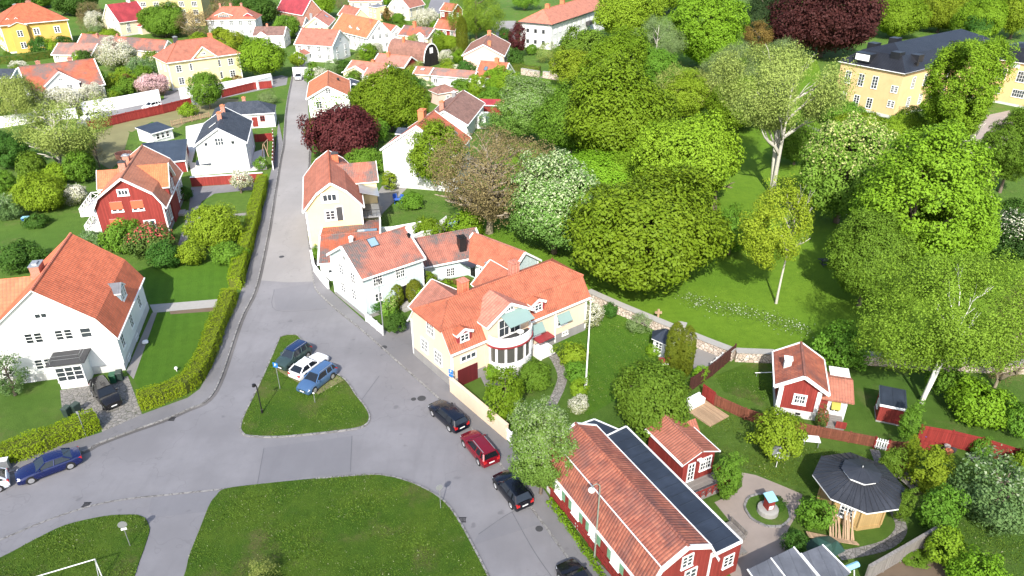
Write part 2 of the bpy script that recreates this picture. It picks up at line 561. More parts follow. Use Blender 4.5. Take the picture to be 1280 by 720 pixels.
M['bark_pale'] = m_plain('pale_bark', (0.42, 0.40, 0.34), 0.85, 0.3, 3, bump=0.6)
M['bark_birch'] = m_plain('white_birch_bark', (0.72, 0.70, 0.66), 0.7, 0.25, 5, bump=0.4)
M['twig'] = m_plain('bare_twigs', (0.26, 0.22, 0.16), 0.9, 0.25, 2)
M['terracotta'] = m_plain('terracotta', (0.5, 0.17, 0.08), 0.8, 0.15)
M['concrete'] = m_plain('pale_concrete', (0.30, 0.29, 0.27), 0.9, 0.15, 2, bump=0.4)
M['kerb'] = m_stone('granite_kerb', (0.20, 0.195, 0.19), (0.27, 0.26, 0.25), (0.12, 0.115, 0.11), 1.3)
M['stone'] = m_stone('field_stone_wall', (0.46, 0.36, 0.29), (0.62, 0.55, 0.48))
M['asphalt'] = m_asphalt('worn_grey_asphalt', (0.194, 0.189, 0.198))
M['asphalt_pale'] = m_asphalt('pale_warm_asphalt', (0.25, 0.238, 0.232), 0.08)
M['gutter_dirt'] = m_asphalt('dirty_gutter_asphalt', (0.125, 0.118, 0.115), 0.25, False)
M['seam'] = m_plain('tar_seam', (0.115, 0.115, 0.123), .8, .3)
M['asphalt2'] = m_asphalt('asphalt_repair_patch', (0.176, 0.173, 0.184), 0.08, False)
M['asphalt3'] = m_asphalt('pavement_asphalt', (0.175, 0.170, 0.175), 0.14)
M['gravel'] = m_plain('fine_gravel', (0.27, 0.225, 0.195), 0.95, 0.22, 0.6, bump=0.8, bscale=12)
M['gravel2'] = m_plain('grey_gravel', (0.21, 0.20, 0.19), 0.95, 0.22, 0.5, bump=0.8, bscale=12)
M['paving'] = m_stone('flagstone_paving', (0.20, 0.19, 0.175), (0.27, 0.25, 0.23), (0.10, 0.10, 0.08), 2.4)
M['soil'] = m_plain('bare_soil', (0.13, 0.095, 0.065), 0.95, 0.35, 0.7, bump=0.9, bscale=6)
M['dry'] = m_plain('dry_ground', (0.17, 0.16, 0.075), 0.95, 0.3, 0.35, bump=0.8, bscale=8)
M['paleconc'] = m_plain('pale_yard_paving', (0.55, 0.52, 0.49), 0.9, 0.12, 0.8)
M['ground'] = m_grass('garden_grass', (0.068, 0.138, 0.020), (0.10, 0.172, 0.028), (0.15, 0.14, 0.06), 0.52, 0.76)
M['lawn'] = m_grass('mown_lawn', (0.060, 0.140, 0.013), (0.080, 0.168, 0.016), (0.12, 0.14, 0.04), 0.66, 0.85, mow=1.4)
M['rough'] = m_grass('rough_verge_grass', (0.050, 0.110, 0.011), (0.084, 0.142, 0.016), (0.125, 0.115, 0.045), 0.50, 0.72, (0.17, 0.20, 0.11), 0.2)
M['park'] = m_grass('park_grass', (0.098, 0.195, 0.014), (0.132, 0.232, 0.018), (0.16, 0.20, 0.04), 0.62, 0.85)
# ------------------------------------------------------------------ houses
WIN = {}
HOUSES = []
def window_meshes(w, h, cols, rows, trim, glass, shut, tw=0.10):
    key = (round(w, 2), round(h, 2), cols, rows, trim, glass, shut, tw)
    if key in WIN:
        return WIN[key]
    b = MB()
    for x0, x1, z0, z1 in ((-w / 2 - tw, w / 2 + tw, h / 2, h / 2 + tw), (-w / 2 - tw, w / 2 + tw, -h / 2 - tw, -h / 2),
                           (-w / 2 - tw, -w / 2, -h / 2, h / 2), (w / 2, w / 2 + tw, -h / 2, h / 2)):
        b.box(x0, -0.07, z0, x1, 0.0, z1)
    b.box(-w / 2 - tw - 0.04, -0.12, -h / 2 - tw - 0.05, w / 2 + tw + 0.04, 0, -h / 2 - tw)
    for i in range(1, cols):
        x = -w / 2 + w * i / cols
        t = (0.11 if w > 1.25 and cols in (2, 4) else 0.045) if (cols % 2 == 0 and i == cols // 2) or cols <= 3 else 0.022
        b.box(x - t, -0.06, -h / 2, x + t, 0, h / 2)
    for i in range(1, rows):
        z = -h / 2 + h * i / rows
        b.box(-w / 2, -0.052, z - 0.025, w / 2, 0, z + 0.025)
    fr = b.data('window', M[trim])
    g = MB()
    g.box(-w / 2, -0.03, -h / 2, w / 2, 0, h / 2)
    pn = g.data('pane', M[glass])
    sh = None
    if shut:
        sh = []
        for sg in (-1, 1):
            s = MB()
            x = sg * (w / 2 + tw + 0.24)
            s.box(x - 0.22, -0.05, -h / 2, x + 0.22, 0, h / 2)
            sh.append(s.data('shutter', M[shut]))
    WIN[key] = (fr, pn, sh)
    return WIN[key]

class House:
    """local frame: u along the ridge, v across, z up; u0/u1 the gable ends, v0/v1 the long sides"""
    def __init__(s, name, label, cat, fit, roof='gable', wall='white_wall', tile='tile', o=0.35, plinth=None, ph=0.5,
                 trim='white', group=None, zt=0.16, barge=True, corner=None, tiers=None, gutter='white', wall_top=None, ridge=True):
        s.cx, s.cy, s.yaw, s.L, s.W, s.hw, s.rise, s.mi, s.mh = (list(fit) + [1.0, 1.0])[:9]
        s.o, s.trim, s.zt = o, trim, zt
        s.root = thing(name, label, cat, (s.cx, s.cy, 0), s.yaw, group)
        HOUSES.append((label, s.cx, s.cy, s.yaw, s.L, s.W))
        L, W, hw, rise = s.L, s.W, s.hw, s.rise
        s.kind = roof
        if roof == 'gable':
            s.prof = [(-W / 2, hw), (0, hw + rise), (W / 2, hw)]
        elif roof in ('gambrel', 'halfhip'):
            s.prof = [(-W / 2, hw), (-W / 2 + s.mi, hw + s.mh), (0, hw + rise), (W / 2 - s.mi, hw + s.mh), (W / 2, hw)]
        elif roof == 'barrel':
            s.prof = [(-W / 2 * math.cos(a), hw + rise * math.sin(a)) for a in [PI * k / 12 for k in range(13)]]
        elif roof == 'flat':
            s.prof = [(-W / 2, hw), (W / 2, hw + rise)]
        elif roof == 'shed':
            s.prof = [(-W / 2, hw), (W / 2, hw + rise)]
        else:
            s.prof = [(-W / 2, hw), (0, hw + 0.01), (W / 2, hw)]
        Lw, Ww = L / 2 - o, W / 2 - o
        s.Lw, s.Ww = Lw, Ww
        # walls
        b = MB()
        cap = (hw + s.mh) if roof == 'halfhip' else 1e9
        top = [(v, z) for v, z in s.prof if abs(v) < Ww - 1e-6]
        top = [(-Ww, s.rz(-Ww))] + top + [(Ww, s.rz(Ww))]
        top = [(v, min(z, cap) - zt - 0.02) for v, z in top]
        ring = [(-Ww, -0.3), (Ww, -0.3)] + top[::-1]
        A = [(-Lw, v, z) for v, z in ring]
        B = [(Lw, v, z) for v, z in ring]
        b.poly(A[::-1])
        b.poly(B)
        n = len(ring)
        for i in range(n):
            j = (i + 1) % n
            b.poly([A[i], A[j], B[j], B[i]][::1])
        s.wall = b.build('wall', M[wall], s.root)
        if plinth:
            p = MB()
            e = 0.035
            p.box(-Lw - e, -Ww - e, -0.3, Lw + e, Ww + e, ph)
            p.build('plinth', M[plinth], s.root)
        if corner:
            for su in (-1, 1):
                for sv in (-1, 1):
                    c = MB()
                    z1 = s.rz(sv * Ww) - zt - 0.05
                    c.box(su * (Lw + 0.04), sv * (Ww + 0.04), 0.3, su * (Lw - 0.16), sv * (Ww - 0.16), z1)
                    c.build('corner_board', M[corner], s.root)
        # roof
        r = MB()
        tm = [M[tile], M[trim]]
        H2 = L / 2
        if roof in ('gable', 'gambrel', 'barrel', 'flat', 'shed'):
            pts = s.prof
            bot = [(v, z - zt) for v, z in pts]
            for i in range(len(pts) - 1):
                (v0, z0), (v1, z1) = pts[i], pts[i + 1]
                r.poly([(-H2, v0, z0), (H2, v0, z0), (H2, v1, z1), (-H2, v1, z1)], 0)
                (a0, c0), (a1, c1) = bot[i], bot[i + 1]
                r.poly([(-H2, a1, c1), (H2, a1, c1), (H2, a0, c0), (-H2, a0, c0)], 1)
            for sg in (-1, 1):
                e = [(sg * H2, v, z) for v, z in pts] + [(sg * H2, v, z) for v, z in bot[::-1]]
                r.poly(e if sg < 0 else e[::-1], 1)
            for k in (0, -1):
                (v0, z0), (a0, c0) = pts[k], bot[k]
                q = [(-H2, v0, z0), (-H2, a0, c0), (H2, a0, c0), (H2, v0, z0)]
                r.poly(q if k == 0 else q[::-1], 1)
        else:
            if tiers is None:
                if roof == 'hip':
                    tiers = [(0, 0, hw), (min(W / 2, L / 2 - 0.05), W / 2, hw + rise)]
            if roof == 'halfhip':
                zb = hw + s.mh
                for sg in (-1, 1):
                    q = [(-H2, sg * W / 2, hw), (H2, sg * W / 2, hw), (H2, sg * (W / 2 - s.mi), zb), (-H2, sg * (W / 2 - s.mi), zb)]
                    r.poly(q if sg < 0 else q[::-1], 0)
                    e = [(p[0], p[1], p[2] - zt) for p in q]
                    r.poly(e[::-1] if sg < 0 else e, 1)
                    f = [q[0], e[0], e[1], q[1]]
                    r.poly(f if sg < 0 else f[::-1], 1)
                    for su in (-1, 1):
                        k = (0, 3) if su < 0 else (1, 2)
                        g = [q[k[0]], q[k[1]], e[k[1]], e[k[0]]]
                        r.poly(g, 1)
                tiers = [(-0.12, s.mi - 0.06, zb - 0.02), (2.5, W / 2, hw + rise)]
            for i, (iu, iv, z) in enumerate(tiers):
                rect = [(-H2 + iu, -W / 2 + iv, z), (H2 - iu, -W / 2 + iv, z), (H2 - iu, W / 2 - iv, z), (-H2 + iu, W / 2 - iv, z)]
                if i == 0:
                    low = [(p[0], p[1], p[2] - zt) for p in rect]
                    r.poly(low[::-1], 1)
                    for k in range(4):
                        r.poly([rect[k], low[k], low[(k + 1) % 4], rect[(k + 1) % 4]], 0 if roof == 'halfhip' else 1)
                else:
                    for k in range(4):
                        a, bb, c, d = prev[k], prev[(k + 1) % 4], rect[(k + 1) % 4], rect[k]
                        if (Vector(c) - Vector(d)).length < 1e-3:
                            r.poly([a, bb, c], 0)
                        else:
                            r.poly([a, bb, c, d], 0)
                prev = rect
            if tiers[-1][1] < W / 2 - 0.01:
                r.poly(prev, 0)
            s.tiers = tiers
        s.roof = r.build('roof', tm, s.root)
        # ridge tiles, barge boards, gutters
        if ridge and roof in ('gable', 'gambrel') and tile.startswith('tile'):
            k = MB()
            zr = hw + rise
            k.tube([(-H2, 0, zr - 0.02), (H2, 0, zr - 0.02)], 0.13, 6)
            k.build('ridge_capping', M[tile], s.roof)
        if ridge and roof in ('hip', 'halfhip') and tile.startswith('tile'):
            k = MB()
            zr = hw + rise
            iu = s.tiers[-1][0]
            k.tube([(-H2 + iu, 0, zr - 0.02), (H2 - iu, 0, zr - 0.02)], 0.12, 6)
            t0 = s.tiers[-2]
            for su in (-1, 1):
                for sv in (-1, 1):
                    k.tube([(su * (H2 - t0[0]), sv * (W / 2 - t0[1]), t0[2]), (su * (H2 - iu), 0, zr)], 0.10, 6)
            k.build('ridge_capping', M[tile], s.roof)
        if barge and roof in ('gable', 'gambrel', 'barrel', 'shed'):
            for su in (-1, 1):
                k = MB()
                u0, u1 = su * (H2 + 0.004), su * (H2 + 0.06)
                for i in range(len(s.prof) - 1):
                    (v0, z0), (v1, z1) = s.prof[i], s.prof[i + 1]
                    q = [(u0, v0, z0 + 0.05), (u0, v1, z1 + 0.05), (u0, v1, z1 - 0.26), (u0, v0, z0 - 0.26)]
                    p = [(u1, a, c) for _, a, c in q]
                    k.mesh(q + p, [(0, 1, 2, 3), (7, 6, 5, 4), (0, 4, 5, 1), (1, 5, 6, 2), (2, 6, 7, 3), (3, 7, 4, 0)])
                    # white verge capping seen from above
                    c0, c1 = su * (H2 - 0.16), su * (H2 + 0.062)
                    k.mesh([(c0, v0, z0 + 0.055), (c1, v0, z0 + 0.055), (c1, v1, z1 + 0.055), (c0, v1, z1 + 0.055),
                            (c0, v0, z0 + 0.01), (c1, v0, z0 + 0.01), (c1, v1, z1 + 0.01), (c0, v1, z1 + 0.01)],
                           [(0, 1, 2, 3), (7, 6, 5, 4), (0, 4, 5, 1), (1, 5, 6, 2), (2, 6, 7, 3), (3, 7, 4, 0)])
                k.build('barge_board', M[trim], s.root)
        if gutter:
            for sv in (-1, 1):
                zg = s.prof[0][1] if sv < 0 else s.prof[-1][1]
                if roof == 'shed' and sv > 0: continue
                k = MB()
                y = sv * (W / 2 + 0.07)
                k.box(-H2, y - 0.06, zg - 0.17, H2, y + 0.06, zg - 0.05)
                k.build('gutter', M[gutter], s.root)
    def rz(s, v):
        if s.kind == 'hip':
            return s.hw
        for (v0, z0), (v1, z1) in zip(s.prof[:-1], s.prof[1:]):
            if v0 - 1e-6 <= v <= v1 + 1e-6:
                return z0 + (z1 - z0) * (v - v0) / (v1 - v0)
        return s.hw
    def place(s, side, t, z, out=0.0):
        """point on a wall: t metres from its middle, counted to the right as one faces it from outside"""
        if side == 'v0': return (t, -s.Ww - out, z), 0.0
        if side == 'v1': return (-t, s.Ww + out, z), PI
        if side == 'u1': return (s.Lw + out, t, z), PI / 2
        return (-s.Lw - out, -t, z), -PI / 2
    def win(s, side, t, z, w=1.0, h=1.2, cols=2, rows=3, glass='glass', shut=None, trim=None, out=0.0, parent=None, blind=None, tw=0.10, awning=None):
        fr, pn, sh = window_meshes(w, h, cols, rows, trim or s.trim, glass, shut, tw)
        p, r = s.place(side, t, z, out) if isinstance(side, str) else side
        f = link('window', fr, parent or s.root, p, r)
        link('pane', pn, f) if parent is None else None
        if parent is not None:
            link('pane', pn, parent, p, r)
        if sh:
            for m_ in sh:
                link('shutter', m_, f)
        if blind:
            b = MB()
            b.box(-w / 2 - tw, -0.10, -h / 2 + 0.25, w / 2 + tw, -0.05, h / 2 + tw)
            b.build('blind', M[blind], f)
        if awning:
            b = MB()
            b.mesh([(-w / 2 - .25, -0.08, h / 2 + .2), (w / 2 + .25, -0.08, h / 2 + .2), (w / 2 + .25, -0.72, -h / 2 + .62), (-w / 2 - .25, -0.72, -h / 2 + .62),
                    (-w / 2 - .25, -0.08, h / 2 + .16), (w / 2 + .25, -0.08, h / 2 + .16), (w / 2 + .25, -0.72, -h / 2 + .58), (-w / 2 - .25, -0.72, -h / 2 + .58)],
                   [(3, 2, 1, 0), (4, 5, 6, 7), (0, 1, 5, 4), (1, 2, 6, 5), (2, 3, 7, 6), (3, 0, 4, 7)])
            b.build('awning', M[awning], f)
        return f
    def door(s, side, t, z0=0.3, w=1.0, h=2.1, color='black', steps=True):
        p, r = s.place(side, t, z0 + h / 2)
        b = MB()
        b.box(-w / 2, -0.05, -h / 2, w / 2, 0, h / 2)
        d = b.build('door', M[color], s.root, p, r)
        b = MB()
        for x0, x1, a, c in ((-w / 2 - .1, -w / 2, -h / 2, h / 2 + .1), (w / 2, w / 2 + .1, -h / 2, h / 2 + .1), (-w / 2, w / 2, h / 2, h / 2 + .1)):
            b.box(x0, -0.07, a, x1, 0, c)
        b.build('door_frame', M[s.trim], d)
        if steps and z0 > .2:
            b = MB()
            b.box(-w / 2 - .3, -1.1, -h / 2 - z0, w / 2 + .3, 0, -h / 2 - .02)
            b.box(-w / 2 - .3, -1.45, -h / 2 - z0, w / 2 + .3, -1.1, -h / 2 - z0 / 2)
            b.build('step', M['concrete'], d)
        return d
    def chimney(s, u, v, w=0.7, d=0.9, h=1.0, mat='brick_r', capm='dgrey', zb=None, cap=0.08):
        z = (s.rz(v) if s.kind != 'hip' else s.hw + s.rise * max(0, 1 - abs(v) / (s.W / 2)))
        zb = z - 0.8 if zb is None else zb
        b = MB()
        b.box(u - w / 2, v - d / 2, zb, u + w / 2, v + d / 2, z + h)
        c = b.build('chimney', M[mat], s.roof)
        # the cap is built into the same stack
        k = MB()
        k.box(u - w / 2 - .07, v - d / 2 - .07, z + h + 0.003, u + w / 2 + .07, v + d / 2 + .07, z + h + cap)
        k.box(u - w / 4, v - d / 4, z + h + cap + .003, u + w / 4, v + d / 4, z + h + cap + 0.16)
        kk = k.data('chimney_cap', M[capm])
        link('chimney_cap', kk, s.roof)
        return c
    def skylight(s, u, v, w=0.8, h=1.1, glass='sky_glass'):
        # lies on the slope at v
        e = 0.05
        z0 = s.rz(v)
        dz = (s.rz(v + e) - s.rz(v - e)) / (2 * e)
        a = math.atan(dz)
        b = MB()
        for x0, x1, y0, y1 in ((-w / 2 - .08, w / 2 + .08, -h / 2 - .08, -h / 2), (-w / 2 - .08, w / 2 + .08, h / 2, h / 2 + .08), (-w / 2 - .08, -w / 2, -h / 2, h / 2), (w / 2, w / 2 + .08, -h / 2, h / 2)):
            b.box(x0, y0, -0.05, x1, y1, 0.11)
        f = b.build('roof_window', M['dgrey'], s.roof, (u, v, z0), (a, 0, 0))
        b = MB()
        b.box(-w / 2, -h / 2, -0.05, w / 2, h / 2, 0.08)
        b.build('pane', M[glass], s.roof, (u, v, z0), (a, 0, 0))
    def cross(s, side, t, w, ze, zp, proj=0.0, inner=None, tile='tile', wall='white_wall', z0=0.0, ov=0.3, name='cross_gable', wins=(), ovs=0.3, barge=True):
        """gabled bay or dormer on a long side: eaves ze, peak zp, front face proj metres outside the wall"""
        sg = -1 if side == 'v0' else 1
        yf = sg * (s.Ww + proj)
        yi = 0.0 if inner is None else sg * inner
        b = MB()
        k = s.zt
        pts = [(-w / 2, z0), (w / 2, z0), (w / 2, ze - k), (0, zp - k - .02), (-w / 2, ze - k)]
        A = [(t + x, yf, z) for x, z in pts]
        B = [(t + x, yi, z) for x, z in pts]
        b.poly(A if sg < 0 else A[::-1])
        for i in range(5):
            j = (i + 1) % 5
            q = [A[i], B[i], B[j], A[j]]
            b.poly(q if sg < 0 else q[::-1])
        g = b.build(name, M[wall], s.root)
        r = MB()
        yo = yf + sg * ov
        we = w / 2 + ovs
        sl = (zp - ze) / (w / 2)
        zo = ze - sl * ovs
        for sx in (-1, 1):
            q = [(t + sx * we, yo, zo), (t, yo, zp), (t, yi, zp), (t + sx * we, yi, zo)]
            lo = [(p[0], p[1], p[2] - k) for p in q]
            fl = (sx * sg) > 0
            r.poly(q if fl else q[::-1], 0)
            r.poly(lo[::-1] if fl else lo, 1)
            e = [q[0], lo[0], lo[3], q[3]]
            r.poly(e, 1)
            e = [q[0], q[1], lo[1], lo[0]]
            r.poly(e, 1)
        r.build(name + '_roof', [M[tile], M[s.trim]], g)
        if barge:
            for sx in (-1, 1):
                kb = MB()
                a = Vector((t + sx * (we + .03), yo + sg * 0.03, zo - .07))
                c = Vector((t, yo + sg * 0.03, zp - .05))
                kb.beam(a, c, 0.07, 0.27)
                kb.build('barge_board', M[s.trim], g)
        for (x, z, ww, hh, c, rr) in wins:
            fr, pn, sh = window_meshes(ww, hh, c, rr, s.trim, 'glass', None)
            rot = 0.0 if sg < 0 else PI
            xx = t + x if sg < 0 else t - x
            link('window', fr, g, (xx, yf, z), rot)
            link('pane', pn, g, (xx, yf, z), rot)
        return g
    def box(s, name, u0, v0, z0, u1, v1, z1, mat, parent=None):
        b = MB()
        b.box(u0, v0, z0, u1, v1, z1)
        return b.build(name, M[mat], parent or s.root)
def loc2(cx, cy, yaw, u, v):
    return cx + math.cos(yaw) * u - math.sin(yaw) * v, cy + math.sin(yaw) * u + math.cos(yaw) * v
def _ray(s, px_, py_):
    u, v = (px_ - 640) / F, (py_ - 360) / F
    d = Vector((u, CS - v * SN, -(SN + v * CS)))
    c, sn = math.cos(-s.yaw), math.sin(-s.yaw)
    ox, oy = -s.cx, -s.cy
    o = Vector((c * ox - sn * oy, sn * ox + c * oy, CH))
    d = Vector((c * d.x - sn * d.y, sn * d.x + c * d.y, d.z))
    return o, d
def _hit(s, side, px_, py_, out=0.0):
    o, d = _ray(s, px_, py_)
    if side[0] == 'v':
        yv = (s.Ww + out) * (1 if side == 'v1' else -1)
        k = (yv - o.y) / d.y
        p = o + d * k
        return (p.x if side == 'v0' else -p.x), p.z
    yv = (s.Lw + out) * (1 if side == 'u1' else -1)
    k = (yv - o.x) / d.x
    p = o + d * k
    return (p.y if side == 'u1' else -p.y), p.z
def _loc(s, px_, py_, z=0.0):
    o, d = _ray(s, px_, py_)
    p = o + d * ((z - o.z) / d.z)
    return p.x, p.y
def _wp(s, side, pts, w=1.0, h=1.2, cols=2, rows=3, out=0.0, **kw):
    """windows whose middles are seen at these points of the photograph, set into the wall's plane"""
    for i in range(0, len(pts), 2):
        t, z = _hit(s, side, pts[i], pts[i + 1], out)
        lim = (s.Lw if side[0] == 'v' else s.Ww) - w / 2 - .15
        t = max(-lim, min(lim, t))
        s.win(side, t, max(h / 2 + .1, z), w, h, cols, rows, out=out, **kw)
def _row(s, side, n, zs, w=1.0, h=1.2, cols=2, rows=3, margin=1.3, **kw):
    Lm = (s.Lw if side[0] == 'v' else s.Ww) - margin
    for z in zs:
        for i in range(n):
            t = 0 if n == 1 else -Lm + 2 * Lm * i / (n - 1)
            s.win(side, t, z, w, h, cols, rows, **kw)
def _roofpt(s, px_, py_, sgv):
    """where a pixel falls on the straight slope on the v0 (-1) or v1 (+1) side of a gable roof"""
    o, d = _ray(s, px_, py_)
    k = s.rise / (s.W / 2)
    # z = hw + k*(W/2 - sgv*v)
    den = d.z + k * sgv * d.y
    t = (s.hw + k * s.W / 2 - k * sgv * o.y - o.z) / den
    p = o + d * t
    return p.x, p.y
House.hit, House.loc, House.wp, House.row, House.roofpt = _hit, _loc, _wp, _row, _roofpt
# ------------------------------------------------------------------ foliage
def leaf_cloud(name, C, N, S, mat, rng, tone=None, bloom=None, aspect=0.62):
    n = len(C)
    N = N / (np.linalg.norm(N, axis=1, keepdims=True) + 1e-9)
    r = rng.normal(size=(n, 3))
    T = np.cross(N, r)
    T /= np.linalg.norm(T, axis=1, keepdims=True) + 1e-9
    B = np.cross(N, T)
    S = np.asarray(S).reshape(-1, 1) * np.ones((n, 1))
    a, b = T * S * 0.5, B * S * 0.5 * aspect
    V = np.empty((n, 4, 3))
    k = N * S * 0.10
    V[:, 0] = C - a
    V[:, 1] = C - b * rng.uniform(0.7, 1.2, (n, 1)) + k
    V[:, 2] = C + a
    V[:, 3] = C + b * rng.uniform(0.7, 1.2, (n, 1)) + k
    me = bpy.data.meshes.new(name)
    me.vertices.add(4 * n)
    me.vertices.foreach_set('co', V.astype(np.float32).ravel())
    me.loops.add(4 * n)
    me.loops.foreach_set('vertex_index', np.arange(4 * n, dtype=np.int32))
    me.polygons.add(n)
    me.polygons.foreach_set('loop_start', np.arange(0, 4 * n, 4, dtype=np.int32))
    me.polygons.foreach_set('loop_total', np.full(n, 4, dtype=np.int32))
    me.materials.append(mat)
    me.update(calc_edges=True)
    at_ = me.attributes.new('tone', 'FLOAT', 'FACE')
    at_.data.foreach_set('value', (rng.random(n) if tone is None else tone).astype(np.float32))
    bl = me.attributes.new('bloom', 'FLOAT', 'FACE')
    bl.data.foreach_set('value', (rng.random(n) if bloom is None else bloom).astype(np.float32))
    return me
def lump(P, ph, k=2.3):
    return (np.sin(P[:, 0] * k + ph[0]) * np.sin(P[:, 1] * k + ph[1]) + np.sin(P[:, 2] * k * 1.2 + ph[2]) * np.sin(P[:, 0] * k * 1.7 + ph[3]) * .8)
SHAPES = {'round': lambda z: np.sqrt(np.clip(1 - z * z, 0, 1)),
          'dome': lambda z: np.where(z > -0.3, np.sqrt(np.clip(1 - ((z + .3) / 1.3) ** 2, 0, 1)), np.sqrt(np.clip(1 - ((z + .3) / .7) ** 2, 0, 1)) ** .7),
          'ovoid': lambda z: np.sqrt(np.clip(1 - z * z, 0, 1)) * (1 - 0.28 * z),
          'cone': lambda z: np.clip((1 - z) / 2, 0, 1) ** .75,
          'column': lambda z: np.clip(1 - np.abs(z) ** 4, 0, 1) ** .7,
          'vase': lambda z: np.sqrt(np.clip(1 - z * z, 0, 1)) * (1 + 0.3 * z)}
def crown_mesh(name, shape, seed, mat, R_, nc, per, leaf, inner=0.50, cr=(0.13, 0.24), lumpy=0.20, up=0.45, droop=0.0, rnd=0.5, flat=1.0, gaps=0.0, zasp=1.0, lobes=15):
    """leaf clumps spread through a crown; unit radius 1 in x, y and half-height 1, R_ = its usual radius in metres"""
    rng = np.random.default_rng(seed)
    ph = rng.uniform(0, 6.28, 4)
    d = rng.normal(size=(nc * 3, 3))
    d /= np.linalg.norm(d, axis=1, keepdims=True)
    if gaps:
        keep = lump(d, ph[::-1], 3.6) > (gaps - 1.0)
        d = d[keep]
    d = d[:nc]
    nc = len(d)
    z = d[:, 2]
    fr = SHAPES[shape](z) / np.maximum(np.sqrt(np.clip(1 - z * z, 1e-4, 1)), 1e-3)
    fr = np.clip(fr, 0, 1.6)
    P = d.copy()
    P[:, 0] *= fr
    P[:, 1] *= fr
    rho = inner + (1 - inner) * rng.random(nc) ** 0.55
    rho *= 0.92 + lumpy * .55 * lump(d, ph)
    nl = lobes
    if nl:
        ld = rng.normal(size=(nl, 3)); ld[:, 2] = np.abs(ld[:, 2]) * .9 - .15
        ld /= np.linalg.norm(ld, axis=1, keepdims=True)
        bump = np.exp(-(1 - d @ ld.T) / 0.16).max(1)
        rho *= 0.76 + 0.44 * bump * rng.uniform(.7, 1.15, nl)[(d @ ld.T).argmax(1)]
    P *= rho[:, None]
    P[:, 2] *= zasp
    crr = rng.uniform(cr[0], cr[1], nc)
    cen = np.repeat(P, per, 0)
    rad = np.repeat(crr, per)
    q = rng.normal(size=(nc * per, 3))
    q /= np.linalg.norm(q, axis=1, keepdims=True)
    out = cen / (np.linalg.norm(cen, axis=1, keepdims=True) + 1e-6)
    flip = (q * (out * .8 + np.array([0, 0, .5]))).sum(1) < -0.25
    q[flip] *= -1
    C = cen + q * (rad * rng.uniform(0.6, 1.0, nc * per))[:, None] * np.array([1, 1, flat])
    if droop:
        dr = rng.random(nc * per) ** 2 * droop
        C[:, 2] -= dr * zasp
    N = q * 0.9 + out * 0.5 + np.array([0, 0, up]) + rng.normal(size=(nc * per, 3)) * rnd
    S = leaf / R_ * rng.uniform(0.6, 1.35, nc * per)
    ct = np.repeat(rng.random(nc), per)
    tone = np.clip(0.55 * ct + 0.45 * rng.random(nc * per), 0, 1)
    bl = rng.random(nc * per) * 0.55 + 0.45 * np.clip(C[:, 2] / zasp * .6 + .5, 0, 1)
    return leaf_cloud(name, C, N, S, mat, rng, tone, bl)
def trunk_mesh(name, seed, mat, hb=0.35, limbs=7, r0=0.028, lean=0.03, fork=1, spread=0.75, twigs=2, top=0.9):
    """unit: height 1 = tree height, x/y 1 = crown radius (scaled separately)"""
    rng = random.Random(seed)
    b = MB()
    stems = []
    for k in range(fork):
        a = rng.uniform(0, 6.28)
        dx, dy = (math.cos(a) * 0.16, math.sin(a) * 0.16) if fork > 1 else (0, 0)
        pts, rad = [], []
        n = 9
        for i in range(n):
            f = i / (n - 1) * top
            w = lean * math.sin(f * 5 + seed)
            pts.append(Vector((dx * f * 2.2 + w, dy * f * 2.2 + w * .6, f)))
            rad.append(r0 * (1.25 if i == 0 else 1) * (1 - 0.85 * f / top) / (1.0 if fork == 1 else 1.25))
        b.tube([(p.x, p.y, p.z - (0.02 if i == 0 else 0)) for i, p in enumerate(pts)], [r * 1.0 for r in rad], 7)
        stems.append((pts, rad))
    for k in range(limbs):
        pts, rad = stems[k % fork]
        f = hb + (0.80 - hb) * (k + rng.random()) / limbs
        i = min(int(f / top * 8), 7)
        p0 = pts[i].lerp(pts[i + 1], f / top * 8 - i)
        a = k * 2.4 + rng.uniform(-.4, .4)
        ln = spread * rng.uniform(.65, 1.0) * (1.05 - 0.75 * max(0, f - hb))
        dz = rng.uniform(.12, .26) * (1.1 - f * .4)
        q = [p0]
        for j in range(1, 5):
            g = j / 4
            q.append(p0 + Vector((math.cos(a + g * .3) * ln * g, math.sin(a + g * .3) * ln * g, dz * g ** 0.8 + rng.uniform(-.012, .012))))
        rr = rad[i] * .6
        b.tube(q, [rr * (1 - .2 * j) for j in range(5)], 5)
        for t in range(twigs):
            g = rng.choice([1, 2, 3])
            a2 = a + rng.choice([-1, 1]) * rng.uniform(.5, 1.1)
            l2 = ln * rng.uniform(.3, .55)
            s = q[g]
            b.tube([s, s + Vector((math.cos(a2) * l2 * .5, math.sin(a2) * l2 * .5, dz * .35)), s + Vector((math.cos(a2) * l2, math.sin(a2) * l2, dz * .55))], [rr * .45, rr * .3, rr * .12], 4)
    return b.data(name, mat, True)
